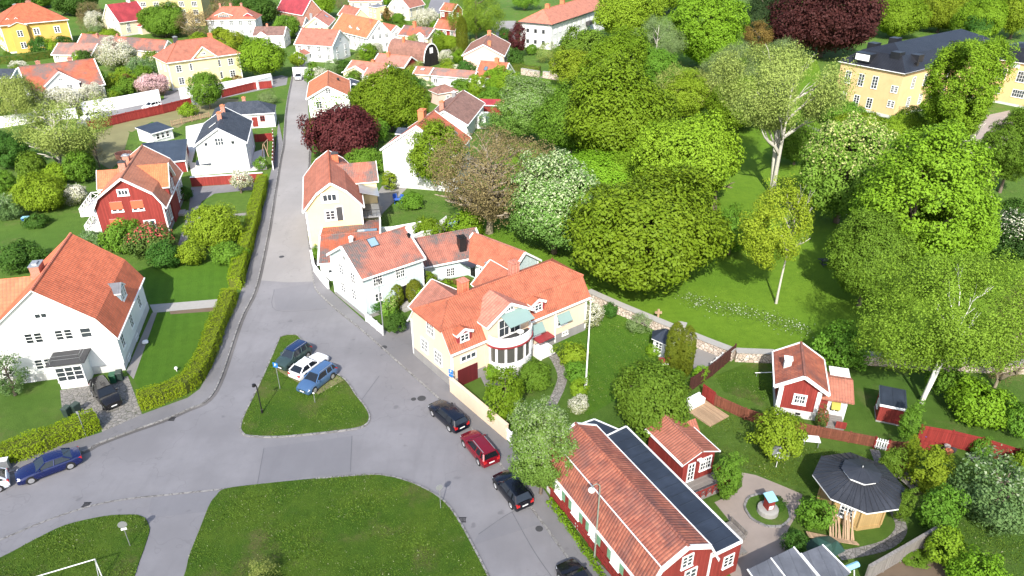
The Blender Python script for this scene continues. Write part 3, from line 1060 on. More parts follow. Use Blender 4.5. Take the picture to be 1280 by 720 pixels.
# leaf colours
G = {}
G['maple'] = m_leaf('bright_maple_leaves', (0.125, 0.235, 0.012), (0.165, 0.285, 0.018))
G['olive'] = m_leaf('olive_maple_leaves', (0.095, 0.180, 0.008), (0.138, 0.222, 0.013))
G['green'] = m_leaf('mid_green_leaves', (0.085, 0.175, 0.014), (0.12, 0.22, 0.022))
G['deep'] = m_leaf('deep_green_leaves', (0.036, 0.095, 0.012), (0.058, 0.13, 0.018))
G['lime'] = m_leaf('lime_leaves', (0.145, 0.23, 0.012), (0.20, 0.285, 0.02))
G['yellow'] = m_leaf('yellow_green_leaves', (0.165, 0.225, 0.012), (0.225, 0.27, 0.02))
G['hedge'] = m_leaf('hedge_leaves', (0.180, 0.270, 0.008), (0.225, 0.315, 0.013))
G['chestnut'] = m_leaf('chestnut_leaves_with_candles', (0.095, 0.185, 0.032), (0.13, 0.23, 0.048), (0.36, 0.43, 0.23), 0.30)
G['candles'] = m_leaf('chestnut_leaves_with_cream_candles', (0.11, 0.21, 0.02), (0.155, 0.265, 0.035), (0.40, 0.42, 0.16), 0.22)
G['darkcandle'] = m_leaf('dark_chestnut_leaves_with_candles', (0.02, 0.06, 0.012), (0.04, 0.09, 0.016), (0.55, 0.55, 0.42), 0.16)
G['willow'] = m_leaf('grey_green_leaves', (0.12, 0.19, 0.055), (0.20, 0.275, 0.11))
G['birch'] = m_leaf('birch_leaves', (0.120, 0.225, 0.016), (0.170, 0.280, 0.028))
G['pale'] = m_leaf('pale_spring_leaves', (0.18, 0.235, 0.045), (0.25, 0.295, 0.075))
G['purple'] = m_leaf('copper_beech_leaves', (0.030, 0.008, 0.010), (0.062, 0.018, 0.018))
G['plum'] = m_leaf('plum_red_leaves', (0.055, 0.013, 0.013), (0.11, 0.030, 0.028))
G['whitebeam'] = m_leaf('silvery_whitebeam_leaves', (0.10, 0.195, 0.028), (0.145, 0.25, 0.045), (0.24, 0.32, 0.14), 0.28)
G['white'] = m_leaf('white_blossom', (0.20, 0.235, 0.08), (0.28, 0.30, 0.13), (0.60, 0.59, 0.48), 0.50)
G['pink'] = m_leaf('pink_blossom', (0.18, 0.14, 0.07), (0.26, 0.18, 0.12), (0.62, 0.42, 0.42), 0.6)
G['brown'] = m_leaf('brown_buds', (0.15, 0.12, 0.05), (0.22, 0.18, 0.08))
G['bronze'] = m_leaf('bronze_leaves', (0.12, 0.07, 0.02), (0.17, 0.11, 0.03))
G['thuja'] = m_leaf('thuja_scales', (0.085, 0.115, 0.007), (0.13, 0.155, 0.013))
G['silver'] = m_leaf('silver_apple_leaves', (0.095, 0.175, 0.045), (0.14, 0.225, 0.08), (0.30, 0.36, 0.22), 0.14)
G['pine'] = m_leaf('pine_needles', (0.02, 0.045, 0.014), (0.04, 0.07, 0.022))
G['rhodo'] = m_leaf('flowering_shrub_leaves', (0.06, 0.11, 0.02), (0.10, 0.15, 0.03), (0.42, 0.09, 0.08), 0.22)
CROWNS = {}
def crown(shape, colr, size, seed, airy=False, zasp=1.0):
    """size: L big tree, M middling tree, S small tree, B bush"""
    key = (shape, colr, size, seed, airy, zasp)
    if key in CROWNS:
        return CROWNS[key]
    kw = dict(L=dict(R_=7.5, nc=760, per=72, leaf=0.35, cr=(.10, .20)), M=dict(R_=4.5, nc=360, per=58, leaf=0.29, cr=(.13, .25)),
              S=dict(R_=2.6, nc=150, per=44, leaf=0.26, cr=(.17, .30)), B=dict(R_=1.5, nc=80, per=38, leaf=0.20, cr=(.2, .36)))[size]
    if colr in ('birch', 'pale', 'willow'):
        kw.update(droop=0.13, gaps=0.78 if colr != 'birch' else 0.5, per=int(kw['per'] * 1.05), leaf=kw['leaf'] * .6, lumpy=0.26, rnd=0.6)
    elif colr == 'brown':
        kw.update(gaps=0.3, per=int(kw['per'] * .5), leaf=kw['leaf'] * .6, rnd=1.2)
    elif colr == 'white' or colr == 'pink' or colr == 'silver':
        kw.update(gaps=0.35, leaf=kw['leaf'] * .8, rnd=.9)
    elif colr in ('thuja',):
        kw.update(lumpy=0.04, leaf=kw['leaf'] * .9, inner=0.82, cr=(.14, .24), nc=int(kw['nc'] * 2.6), rnd=.35)
    elif colr in ('yellow', 'bronze', 'pine'):
        kw.update(gaps=0.8 if colr != 'yellow' else 1.0, lumpy=.28, per=int(kw['per'] * .8), leaf=kw['leaf'] * .8)
    if airy:
        kw.update(gaps=0.55, lumpy=.26)
    if zasp > 1.3:
        kw['nc'] = int(kw['nc'] * zasp ** .6)
    kw['zasp'] = zasp
    kw['lobes'] = {'L': 13, 'M': 9, 'S': 7, 'B': 6}[size] if colr not in ('thuja', 'brown') else 0
    me = crown_mesh('crown', shape, seed * 7 + hash_s(shape + colr), G[colr], **kw)
    CROWNS[key] = me
    return me
def hash_s(s):
    return sum((i + 1) * ord(c) for i, c in enumerate(s)) % 1000
TRUNKS = {}
def trunk(bark, seed, **kw):
    key = (bark, seed, tuple(sorted(kw.items())))
    if key not in TRUNKS:
        TRUNKS[key] = trunk_mesh('trunk', seed, M[bark], **kw)
    return TRUNKS[key]
TREES = []
def tree(name, label, bbox, colr='green', shape='round', size=None, base=None, cb=0.2, seed=1, bark='bark', group=None, cat='tree', tr=None, rot=None, depth=None, has_trunk=True, squash=1.0, airy=False):
    """bbox: where the crown stands in the photograph; its ground point gives the place, its extent the real size"""
    x0, y0, x1, y1 = bbox
    xc, yc = (x0 + x1) / 2, (y0 + y1) / 2
    yb = base[1] if base else y1 - 0.10 * (y1 - y0)
    xb = base[0] if base else xc + (640 - xc) * (yb - yc) / (1980 - yc)
    P = at(xb, yb)
    lo, hi = 0.3, 60.0
    for _ in range(40):
        h = (lo + hi) / 2
        zc, az = h * (1 + cb) / 2, h * (1 - cb) / 2
        s = pxs(P.y, zc)
        r = (x1 - x0) / 2 / s
        phi = math.atan2(CH - zc, P.y)
        ext = math.hypot(az * math.cos(phi), r * math.sin(phi))
        if pix((P.x, P.y, zc))[1] - s * ext > y0: lo = h
        else: hi = h
    r *= squash
    if size is None:
        size = 'L' if r > 5.5 else 'M' if r > 3.2 else 'S' if r > 1.7 else 'B'
    rot = (seed * 2.1 + xc * 0.37) % 6.28 if rot is None else rot
    t = thing(name, label, cat, (P.x, P.y, 0), 0, group)
    zc, az = h * (1 + cb) / 2, h * (1 - cb) / 2
    # centre the crown where the photograph shows it
    cx = (xc - 640) / pxs(P.y, zc) - P.x
    cx = max(-r, min(r, cx))
    za = min((.55, .75, 1.0, 1.35, 1.8, 2.5, 3.5), key=lambda q: abs(math.log(q * r / az)))
    link('crown', crown(shape, colr, size, seed, airy, za), t, (cx, 0, zc), rot, (r * 1.09, r * 1.09, az * 1.09 / za))
    if has_trunk:
        kw = dict(hb=max(.12, cb * .8), r0=0.10 if size in 'SB' else 0.06)
        kw.update(tr or {})
        link('trunk', trunk(bark, seed, **kw), t, (0, 0, 0), rot, (r, r, h * .97))
    return t
# ------------------------------------------------------------------ clipped hedges
def hedge(label, pts, w, h, colr='hedge', name='hedge', dens=105, leaf=0.155, z0=0.0, seed=3, group=None, mod=None):
    """pts: ground points (world) of the hedge's middle line"""
    rng = np.random.default_rng(seed)
    t = thing(name, label, 'hedge', (pts[0][0], pts[0][1], z0), 0, group)
    o = Vector((pts[0][0], pts[0][1], 0))
    P = [Vector((p[0], p[1], 0)) - o for p in pts]
    Cs, Ns = [], []
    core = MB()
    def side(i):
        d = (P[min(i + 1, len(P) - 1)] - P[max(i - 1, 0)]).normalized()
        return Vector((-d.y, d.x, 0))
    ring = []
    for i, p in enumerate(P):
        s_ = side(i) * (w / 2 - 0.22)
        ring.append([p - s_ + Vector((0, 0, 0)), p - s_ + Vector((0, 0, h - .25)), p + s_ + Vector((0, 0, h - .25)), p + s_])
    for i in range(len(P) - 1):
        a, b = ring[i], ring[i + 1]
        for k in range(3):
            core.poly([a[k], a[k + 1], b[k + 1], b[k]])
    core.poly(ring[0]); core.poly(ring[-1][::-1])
    for i in range(len(P) - 1):
        a, b = P[i], P[i + 1]
        d = b - a
        L = d.length
        d.normalize()
        n = np.array([-d.y, d.x, 0])
        d3, a3 = np.array(d), np.array(a)
        for face in ('top', 'l', 'r', 'e0', 'e1'):
            if face == 'e0' and i > 0 or face == 'e1' and i < len(P) - 2: continue
            area = L * w if face == 'top' else L * h if face in 'lr' else w * h
            k = max(4, int(area * dens * (1.0)))
            u, v = rng.random(k), rng.random(k)
            if face == 'top':
                c = a3 + d3 * (u * L)[:, None] + n * ((v - .5) * w)[:, None] + np.array([0, 0, h])
                m = np.array([0, 0, 1.0])
            elif face in ('l', 'r'):
                sg = 1 if face == 'l' else -1
                c = a3 + d3 * (u * L)[:, None] + n * (sg * w / 2) + np.array([0, 0, 1]) * (v * h)[:, None]
                m = n * sg
            else:
                c = (a3 if face == 'e0' else a3 + d3 * L) + n * ((u - .5) * w)[:, None] + np.array([0, 0, 1]) * (v * h)[:, None]
                m = -d3 if face == 'e0' else d3
            wob = 0.10 * np.sin(c[:, 0] * 1.3 + c[:, 1] * .9) + 0.06 * np.sin(c[:, 0] * 3.1 - c[:, 1] * 2.7)
            c = c + m * (rng.normal(size=(k, 1)) * 0.07 + wob[:, None] - 0.03)
            Cs.append(c)
            Ns.append(m + rng.normal(size=(k, 3)) * 0.30 + np.array([0, 0, .25]))
    C, N = np.concatenate(Cs), np.concatenate(Ns)
    link('foliage', leaf_cloud('foliage', C, N, leaf * rng.uniform(.6, 1.3, len(C)), G[colr], rng), t)
    core.build('twig_core', M['hedge_core'], t)
    return t
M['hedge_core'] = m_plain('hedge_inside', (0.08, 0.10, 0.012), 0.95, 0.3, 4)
def px(*pts, z=0.0):
    return [at(a, b, z) for a, b in zip(pts[::2], pts[1::2])]

# ------------------------------------------------------------------ fences, walls, posts
def fence(label, pts, h, mat, name='fence', post=2.2, th=0.05, cap=None, posts=True, pm=None, z0=0.0, group=None, cat='fence', gap=0.0):
    """pts: world points of the fence line"""
    o = Vector((pts[0][0], pts[0][1], z0))
    t = thing(name, label, cat, o, 0, group)
    P = [Vector((p[0], p[1], 0)) - Vector((o.x, o.y, 0)) for p in pts]
    b = MB()
    for a, c in zip(P[:-1], P[1:]):
        d = (c - a)
        L = d.length
        if gap:
            n = max(1, int(L / (0.12 + gap)))
            dd = d.normalized()
            for i in range(n):
                p = a + d * ((i + .5) / n)
                b.beam(p + Vector((0, 0, .05)), p + Vector((0, 0, h)), 0.12, th, up=dd.cross(Vector((0, 0, 1))))
            for zz in (.3, h - .25):
                q = dd.cross(Vector((0, 0, 1))) * (th + .02)
                b.beam(a + q + Vector((0, 0, zz)), c + q + Vector((0, 0, zz)), .045, .09)
        else:
            b.beam(a + Vector((0, 0, h / 2 + .02)), c + Vector((0, 0, h / 2 + .02)), th, h - .04)
            q = d.normalized().cross(Vector((0, 0, 1))) * (th / 2 + .03)
            for sg in (-1, 1):
                for zz in (.3, h - .22):
                    b.beam(a + q * sg + Vector((0, 0, zz)), c + q * sg + Vector((0, 0, zz)), .05, .09)
    b.build('boarding', M[mat], t)
    if cap:
        k = MB()
        for a, c in zip(P[:-1], P[1:]):
            k.beam(a + Vector((0, 0, h + .03)), c + Vector((0, 0, h + .03)), 0.22, 0.06)
        k.build('cap_board', M[cap], t)
    if posts:
        for a, c in zip(P[:-1], P[1:]):
            L = (c - a).length
            n = max(1, int(round(L / post)))
            for i in range(n + (1 if c is P[-1] else 0)):
                p = a + (c - a) * (i / n)
                k = MB()
                k.box(-.07, -.07, -.1, .07, .07, h + .08)
                k.build('post', M[pm or mat], t, p, math.atan2((c - a).y, (c - a).x))
    return t
def wall(label, pts, h, w, mat, cap='white', name='garden_wall', z0=0.0, capw=0.12, caph=0.07, cat='wall', group=None):
    o = Vector((pts[0][0], pts[0][1], z0))
    t = thing(name, label, cat, o, 0, group)
    P = [Vector((p[0], p[1], 0)) - Vector((o.x, o.y, 0)) for p in pts]
    def strip(z0_, z1_, w_):
        b = MB()
        rows = []
        for i, p in enumerate(P):
            a = (P[i] - P[i - 1]).normalized() if i else None
            c = (P[i + 1] - P[i]).normalized() if i < len(P) - 1 else None
            d = (a + c).normalized() if a and c else (a or c)
            s_ = Vector((-d.y, d.x, 0)) * (w_ / 2 / (max(.4, d.dot(c)) if a and c else 1))
            rows.append([p - s_ + Vector((0, 0, z0_)), p + s_ + Vector((0, 0, z0_)), p + s_ + Vector((0, 0, z1_)), p - s_ + Vector((0, 0, z1_))])
        for r0, r1 in zip(rows[:-1], rows[1:]):
            for k in range(4):
                b.poly([r0[k], r0[(k + 1) % 4], r1[(k + 1) % 4], r1[k]][::-1])
        b.poly(rows[0]); b.poly(rows[-1][::-1])
        return b
    strip(-.1, h, w).build('wall_body', M[mat], t)
    if cap:
        strip(h + .003, h + caph, w + capw).build('coping', M[cap], t)
    return t
def prop(name, label, cat, px_, parts, rot=0.0, z=0.0, group=None):
    """parts: list of (part name, material, function drawing into a mesh)"""
    p = at(*px_) if len(px_) == 2 else Vector(px_)
    t = thing(name, label, cat, (p.x, p.y, z), rot, group)
    for pn, m, fn in parts:
        b = MB()
        fn(b)
        b.build(pn, M[m] if isinstance(m, str) else m, t)
    return t

# ------------------------------------------------------------------ cars
def car(label, p, head, kind='hatch', paint=(0.02, 0.02, 0.025), metal=0.3, plate_rear=True, rails=False, roofc=None, L=4.4, group=None, Wd=1.8):
    """p: ground point under the middle; head: heading of the nose"""
    pm = m_paint('car_paint', paint, metal)
    t = thing('parked_car', label, 'car', (p[0], p[1], p[2] if len(p) > 2 else 0), head, group)
    w = Wd / 2
    h2 = L / 2
    S = dict(sedan=dict(H=1.43, nose=.68, hood=.92, belt=.95, tail=.98, ws=(.20, .03), bk=(-.24, -.37), deck=.98),
             hatch=dict(H=1.48, nose=.70, hood=.94, belt=.98, tail=1.0, ws=(.24, .06), bk=(-.36, -.475), deck=1.0),
             estate=dict(H=1.52, nose=.70, hood=.95, belt=.99, tail=1.02, ws=(.22, .05), bk=(-.42, -.485), deck=1.02),
             suv=dict(H=1.68, nose=.80, hood=1.06, belt=1.10, tail=1.12, ws=(.24, .08), bk=(-.40, -.48), deck=1.12),
             coupe=dict(H=1.40, nose=.66, hood=.88, belt=.92, tail=.98, ws=(.18, .00), bk=(-.30, -.45), deck=.98))[kind]
    ws0, ws1 = S['ws'][0] * L, S['ws'][1] * L
    bk1, bk0 = S['bk'][0] * L, S['bk'][1] * L
    xs = [-h2, -h2 + .06, -h2 + .22, -h2 + .5, bk0, bk1, 0, ws1, ws0, ws0 + .12, h2 - .75, h2 - .35, h2 - .12, h2]
    xs = sorted(set(round(x, 3) for x in xs))
    def top(x):
        if x > ws0:
            f = (x - ws0) / (h2 - ws0)
            return S['hood'] + (S['nose'] - S['hood']) * f ** 2.2 + (0.02 * (1 - f))
        if x < bk0:
            f = (bk0 - x) / max(.05, (h2 + bk0))
            return S['deck'] - 0.10 * max(0, f) ** 3
        return S['belt'] + (S['hood'] - S['belt']) * max(0, (x - ws1) / (ws0 - ws1)) if x > ws1 else S['belt']
    def wid(x):
        f = abs(x) / h2
        return w * (1 - (0.16 if x > 0 else 0.11) * max(0, (f - .62) / .38) ** 2.2)
    b = MB()
    rows = []
    for x in xs:
        ww, zt_ = wid(x), top(x)
        e = 0.0 if abs(x) < h2 - .1 else 0.08
        zb = .20 + e
        rows.append([(x, -ww * .94, zb), (x, -ww, zb + .16), (x, -ww * 1.0, .60), (x, -ww * .97, zt_ - .16), (x, -ww * .90, zt_ - .03), (x, -ww * .55, zt_ + .015), (x, 0, zt_ + .025),
                     (x, ww * .55, zt_ + .015), (x, ww * .90, zt_ - .03), (x, ww * .97, zt_ - .16), (x, ww * 1.0, .60), (x, ww, zb + .16), (x, ww * .94, zb)])
    for r0, r1 in zip(rows[:-1], rows[1:]):
        for k in range(12):
            b.poly([r0[k], r1[k], r1[k + 1], r0[k + 1]][::-1])
        b.poly([r0[0], r0[12], r1[12], r1[0]])
    b.poly(rows[0][::-1]); b.poly(rows[-1])
    bd = b.build('body', pm, t)
    bm = bmesh.new(); bm.from_mesh(bd.data); bmesh.ops.remove_doubles(bm, verts=bm.verts, dist=.001); bmesh.ops.recalc_face_normals(bm, faces=bm.faces); bm.to_mesh(bd.data); bm.free()
    smooth_by_angle(bd, 38)
    # glasshouse and roof
    H_, wb, wr = S['H'], w * .885, w * .665
    zb = S['belt'] - .02
    zf = S['hood'] - .01
    zk = S['deck'] - .02
    zr = H_ - .035
    A = [(ws0, zf, wb), (ws1, zr, wr), (bk1, zr - .02, wr), (bk0, zk, wb * .97)]
    g = MB()
    l_ = [(x, -y, z) for x, z, y in A]
    r_ = [(x, y, z) for x, z, y in A]
    g.poly(l_); g.poly(r_[::-1])
    g.poly([l_[0], r_[0], r_[1], l_[1]]); g.poly([l_[2], r_[2], r_[3], l_[3]]); g.poly([l_[1], r_[1], r_[2], l_[2]])
    g.build('glazing', M['car_glass'], t)
    rf = MB()
    n = 6
    rr = []
    for i in range(n + 1):
        f = i / n
        x = ws1 + .06 + (bk1 - .06 - ws1 - .06 + .0) * f
        z = zr + .012 + .045 * math.sin(PI * (0.12 + .76 * f)) - .02 * f
        y = wr + .012
        rr.append([(x, -y, z - .05), (x, -y * .93, z), (x, -y * .5, z + .022), (x, 0, z + .03), (x, y * .5, z + .022), (x, y * .93, z), (x, y, z - .05)])
    for r0, r1 in zip(rr[:-1], rr[1:]):
        for k in range(6):
            rf.poly([r0[k], r0[k + 1], r1[k + 1], r1[k]][::-1])
    rf.poly(rr[0]); rf.poly(rr[-1][::-1])
    rm = pm if roofc is None else m_paint('car_roof_paint', roofc, metal)
    smooth_by_angle(rf.build('roof_panel', rm, t), 50)
    pl = MB()
    for sg in (-1, 1):
        q = [Vector((x, sg * (y + .012), z)) for x, z, y in A]
        pl.beam(q[0], q[1], .09, .06); pl.beam(q[2], q[3], .12, .07)
        m0 = (q[1] + q[2]) / 2
        m1 = Vector((m0.x + .12, sg * (wb + .012), zb))
        pl.beam(m0, m1, .06, .08)
        if kind in ('estate', 'suv', 'hatch'):
            c0 = q[1].lerp(q[2], .82); c1 = Vector((c0.x - .05, sg * (wb + .012), zb))
            pl.beam(c0, c1, .07, .12)
    pl.build('pillar', pm, t)
    if rails:
        for sg in (-1, 1):
            k = MB()
            k.beam((ws1 - .15, sg * wr * .93, zr + .10), (bk1 + .1, sg * wr * .93, zr + .08), .04, .04)
            k.build('roof_rail', M['grey'], t)
    wbx = L * .295
    for sx in (-1, 1):
        for sy in (-1, 1):
            x = sx * wbx + (.03 if sx > 0 else -.02)
            k = MB()
            k.tube([(0, -sy * .14, 0), (0, sy * .055, 0)], .335, 20)
            wl = k.build('wheel', M['rubber'], t, (x, sy * (w - .055), .335))
            k = MB()
            k.tube([(0, sy * .05, 0), (0, sy * .062, 0)], .235, 16)
            for a in range(5):
                an = a * 2 * PI / 5
                k.beam((0, sy * .066, 0), (.2 * math.cos(an), sy * .066, .2 * math.sin(an)), .05, .02, up=(0, 1, 0))
            k.build('rim', M['rim'], wl)
            k = MB()
            k.tube([(0, -sy * .05, 0), (0, sy * .062 - sy * .055 + sy * .004, 0)], .40, 20)
            k.build('wheel_arch', M['rubber'], t, (x, sy * (w - .012), .36))
    for sy in (-1, 1):
        k = MB()
        k.mesh([(h2 - .02, sy * w * .45, .60), (h2 - .02, sy * w * .80, .62), (h2 - .28, sy * w * .93, .68), (h2 - .30, sy * w * .80, .80), (h2 - .10, sy * w * .5, .74),
                (h2 - .3, sy * w * .45, .60), (h2 - .3, sy * w * .80, .62)], [(0, 1, 2, 3, 4)[::sy], (0, 5, 6, 1)[::sy], (4, 3, 6, 5)[::-sy]])
        k.build('headlight', M['lamp_w'], t)
        k = MB()
        zz = S['tail'] - .1
        k.box(-h2 - .012, sy * w * .55, zz - .26, -h2 + .25, sy * w * .885, zz - .02)
        if kind in ('estate', 'suv', 'hatch'):
            k.box(-h2 + .02, sy * w * .72, zz - .02, -h2 + .3, sy * w * .87, zz + .06)
        k.build('tail_light', M['lamp_r'], t)
        k = MB()
        k.box(ws0 - .38, sy * (wb + .03), zb + .02, ws0 - .24, sy * (wb + .22), zb + .15)
        k.build('mirror', pm, t)
    for xx in (-h2 - .014, h2 + .004):
        k = MB()
        k.box(xx, -.26, .42 if xx > 0 else .58, xx + .012, .26, .53 if xx > 0 else .69)
        k.build('number_plate', M['white'], t)
    k = MB()
    k.box(h2 - .03, -.42, .40, h2 + .002, .42, .60)
    k.build('grille', M['black'], t)
    return t
# ------------------------------------------------------------------ the ground
def sheet(name, pts, z, mat, th=None, kind='structure'):
    b = MB()
    if th is None:
        if sum(p[0] * q[1] - q[0] * p[1] for p, q in zip(pts, list(pts[1:]) + [pts[0]])) < 0:
            pts = pts[::-1]
        b.poly([(p[0], p[1], z) for p in pts])
    else:
        b.prism([(p[0], p[1]) for p in pts], z - th, z)
    o = b.build(name, M[mat])
    return tag(o, kind=kind)
def curve(pts, n=5):
    """smooth line through ground points"""
    P = [Vector((p[0], p[1], 0)) for p in pts]
    out = []
    for i in range(len(P) - 1):
        p0, p1, p2, p3 = P[max(i - 1, 0)], P[i], P[i + 1], P[min(i + 2, len(P) - 1)]
        for k in range(n):
            t = k / n
            out.append(0.5 * ((2 * p1) + (p2 - p0) * t + (2 * p0 - 5 * p1 + 4 * p2 - p3) * t * t + (3 * p1 - p0 - 3 * p2 + p3) * t ** 3))
    return out + [P[-1]]
def ribbon(name, pts, w, z, mat):
    P = curve(pts)
    l, r = [], []
    for i, p in enumerate(P):
        d = (P[min(i + 1, len(P) - 1)] - P[max(i - 1, 0)]).normalized()
        s_ = Vector((-d.y, d.x, 0)) * w / 2
        l.append(p + s_); r.append(p - s_)
    b = MB()
    for i in range(len(P) - 1):
        b.poly([(*l[i][:2], z), (*r[i][:2], z), (*r[i + 1][:2], z), (*l[i + 1][:2], z)])
    return tag(b.build(name, M[mat]), kind='structure')
def kerb(pts, name='kerb', w=0.16, h=0.12, smooth=True):
    P = curve(pts, 4) if smooth else [Vector((p[0], p[1], 0)) for p in pts]
    b = MB()
    for a, c in zip(P[:-1], P[1:]):
        b.beam((a.x, a.y, h / 2 - .03), (c.x, c.y, h / 2 - .03), w, h + .06)
    return tag(b.build(name, M['kerb']), kind='structure')

b = MB()
b.poly([(-900, -100, 0), (900, -100, 0), (900, 1800, 0), (-900, 1800, 0)])
tag(b.build('ground', M['ground']), kind='structure')

KL = px(-80, 624, 0, 594, 97, 567, 125, 554, 165, 539, 205, 525, 235, 512, 260, 500, 277, 470, 300, 402, 318, 365, 327, 330, 335, 292, 340, 262, 350, 200, 354, 180, 357, 140, 362, 110, 366, 92)
KR = px(387, 180, 385, 217, 382.5, 262, 384, 285, 388, 320, 391, 345, 395, 362, 407, 375, 420, 387, 450, 411, 480, 437, 502, 457, 547, 497, 585, 532, 625, 580, 661, 631, 684, 662, 713, 702, 760, 765)
road = curve(KL, 4) + px(372, 75, 381, 45, 386, 30, 398, 32, 392, 60, 388, 78, 384, 100, 385, 130, 386, 150) + curve(KR, 4) + px(800, 800, -80, 800)
sheet('road', road, 0.004, 'asphalt')
sheet('upper_street', px(319, 350) + curve(px(321, 345, 328, 328, 335.5, 292, 340.5, 262, 350.5, 200, 354.5, 180, 357.5, 140, 362.5, 110, 366.5, 92), 4) + px(373, 75, 382, 45, 387, 31, 397, 33, 391, 60, 387.5, 78, 383.5, 100, 384.5, 130, 385.5, 150) + curve(px(386.5, 180, 384.5, 217, 382, 262, 383.5, 285, 387.5, 320, 390.5, 345, 392, 352), 4) + px(360, 353), 0.008, 'asphalt_pale')  # lighter, warmer asphalt tone laid over the far stretch of road
def offset(P, d):
    P = curve(P, 4)
    out = []
    for i, q in enumerate(P):
        t_ = (P[min(i + 1, len(P) - 1)] - P[max(i - 1, 0)]).normalized()
        out.append(q + Vector((-t_.y, t_.x, 0)) * d)
    return out
def band(name, P, d0, d1, z, mat):
    a, c = offset(P, d0), offset(P, d1)
    b = MB()
    for i in range(len(a) - 1):
        q = [(*a[i][:2], z), (*a[i + 1][:2], z), (*c[i + 1][:2], z), (*c[i][:2], z)]
        b.poly(q if (a[i + 1] - a[i]).cross(c[i] - a[i]).z > 0 else q[::-1])
    return tag(b.build(name, M[mat]), kind='structure')
band('gutter', KL, -.05, -.42, 0.013, 'gutter_dirt'); band('gutter', KR, .05, .42, 0.013, 'gutter_dirt')
for q in ((343, 362, 345, 388, 409, 386), (440, 545, 438, 590), (598, 668, 640, 640, 664, 636), (330, 560, 322, 604), (474, 470, 452, 500), (640, 640, 668, 690, 700, 735)):
    ribbon('tar_seam', px(*q), .06, 0.018, 'seam')
kerb(KL); kerb(KR)
sheet('pavement', curve(KL[:-3], 4) + px(348, 150, 345, 185, 340, 210, 335, 230, 330, 256, 320, 298, 312, 331, 304, 358, 297, 376, 282, 411, 265, 460, 250, 487, 235, 498, 205, 509, 180, 518, 128, 541, 60, 563, 0, 583, -80, 612), 0.10, 'asphalt3', 0.2)
sheet('pavement', curve(KR[4:], 4) + px(800, 765, 760, 716, 728, 684, 684, 619, 660, 584, 634, 552, 600, 519, 568, 485, 526, 441, 484, 415, 457, 403, 409, 360, 401, 345, 394, 322), 0.10, 'asphalt3', 0.2)
LP = px(-80, 705, 0, 675, 50, 654, 105, 635, 150, 625, 205, 619, 270, 612.5, 285, 611)
sheet('footpath', LP + px(262, 632, 250, 662, 237, 695, 230, 722, 215, 800, 150, 800, 168, 720, 180, 687, 187, 662, 184, 650, 172, 644, 130, 645, 82, 656, 42, 675, 0, 697, -80, 730), 0.012, 'asphalt')
kerb(LP, w=.14, h=.05)
sheet('asphalt_patch', px(341, 362, 396, 353, 404, 372, 409, 386, 345, 388), 0.010, 'asphalt2')
sheet('asphalt_patch', px(598, 668, 640, 640, 664, 636, 676, 655, 590, 682), 0.010, 'asphalt2')
sheet('asphalt_patch', px(285, 611, 262, 632, 258, 640, 200, 646, 185, 640, 190, 622), 0.016, 'asphalt2')
sheet('asphalt_patch', px(330, 560, 440, 545, 437, 590, 322, 604), 0.010, 'asphalt2')
LAWN1 = px(200, 800, 230, 722, 237, 695, 250, 662, 262, 632, 270, 621, 281, 612, 320, 606.5, 395, 599, 460, 594, 482, 595, 510, 602, 540, 616, 560, 632, 577, 657, 595, 690, 611, 722, 650, 800)
sheet('grass_verge', curve(LAWN1, 4), 0.10, 'rough', 0.2)
kerb(LAWN1[8:])
LAWN2 = px(-80, 731, 0, 698, 42, 676, 82, 657, 130, 646, 160, 644, 172, 644.5, 182, 649, 187, 660, 186, 668, 180, 687, 168, 722, 150, 800, -80, 800)
sheet('grass_verge', curve(LAWN2, 4), 0.08, 'rough', 0.2)
ISL = px(350, 422, 357, 419.5, 366, 419, 374, 421.5, 390, 444, 410, 462, 431, 474.5, 445, 494, 456, 508, 462, 520, 460, 529, 450, 535, 430, 538.5, 400, 542, 350, 546.5, 312, 545.5, 303, 541, 301, 534, 306, 518, 318, 494, 333, 462, 344, 436, 350, 422)
sheet('traffic_island', curve(ISL, 3)[:-1], 0.09, 'rough', 0.2)
kerb(ISL)
sheet('parking_bay', px(345, 462, 352, 452, 372, 440, 392, 447, 412, 464, 430, 476, 414, 485, 398, 494, 378, 482, 360, 472), 0.098, 'dry')
# yards, drives and paths
sheet('driveway', px(75, 488, 111, 482, 160, 470, 178, 519, 128, 540, 118, 521, 78, 516), 0.012, 'paving')
sheet('garden_path', px(187, 381, 272, 374, 270, 384, 192, 391), 0.012, 'concrete')
sheet('gravel_strip', px(158, 464, 190, 391, 197, 389, 167, 474), 0.010, 'gravel2')
sheet('flower_bed', px(212, 389, 270, 384, 270, 389, 213, 393), 0.014, 'soil')
sheet('garden_lawn', px(197, 392, 270, 388, 258, 435, 238, 462, 176, 490, 166, 472), 0.006, 'lawn')
sheet('garden_lawn', px(178, 335, 295, 325, 290, 350, 275, 374, 187, 380), 0.006, 'lawn')
sheet('driveway', px(239, 234, 320, 228, 319, 237, 268, 242, 252, 252, 243, 275, 232, 305, 222, 308, 236, 262), 0.010, 'asphalt3')
ribbon('garden_path', px(247, 273, 280, 270, 314, 267), 1.0, 0.014, 'gravel2')
sheet('terrace', px(232, 158, 262, 152, 268, 165, 245, 185, 240, 203, 313, 209, 318, 190, 330, 186, 334, 212, 240, 220, 233, 190), 0.010, 'paleconc')
sheet('yard', px(140, 160, 150, 135, 235, 124, 262, 122, 300, 124, 285, 140, 235, 152, 222, 160, 190, 152, 165, 165), 0.006, 'dry')
sheet('yard', px(112, 168, 150, 156, 162, 166, 152, 200, 138, 212, 118, 200), 0.007, 'dry')
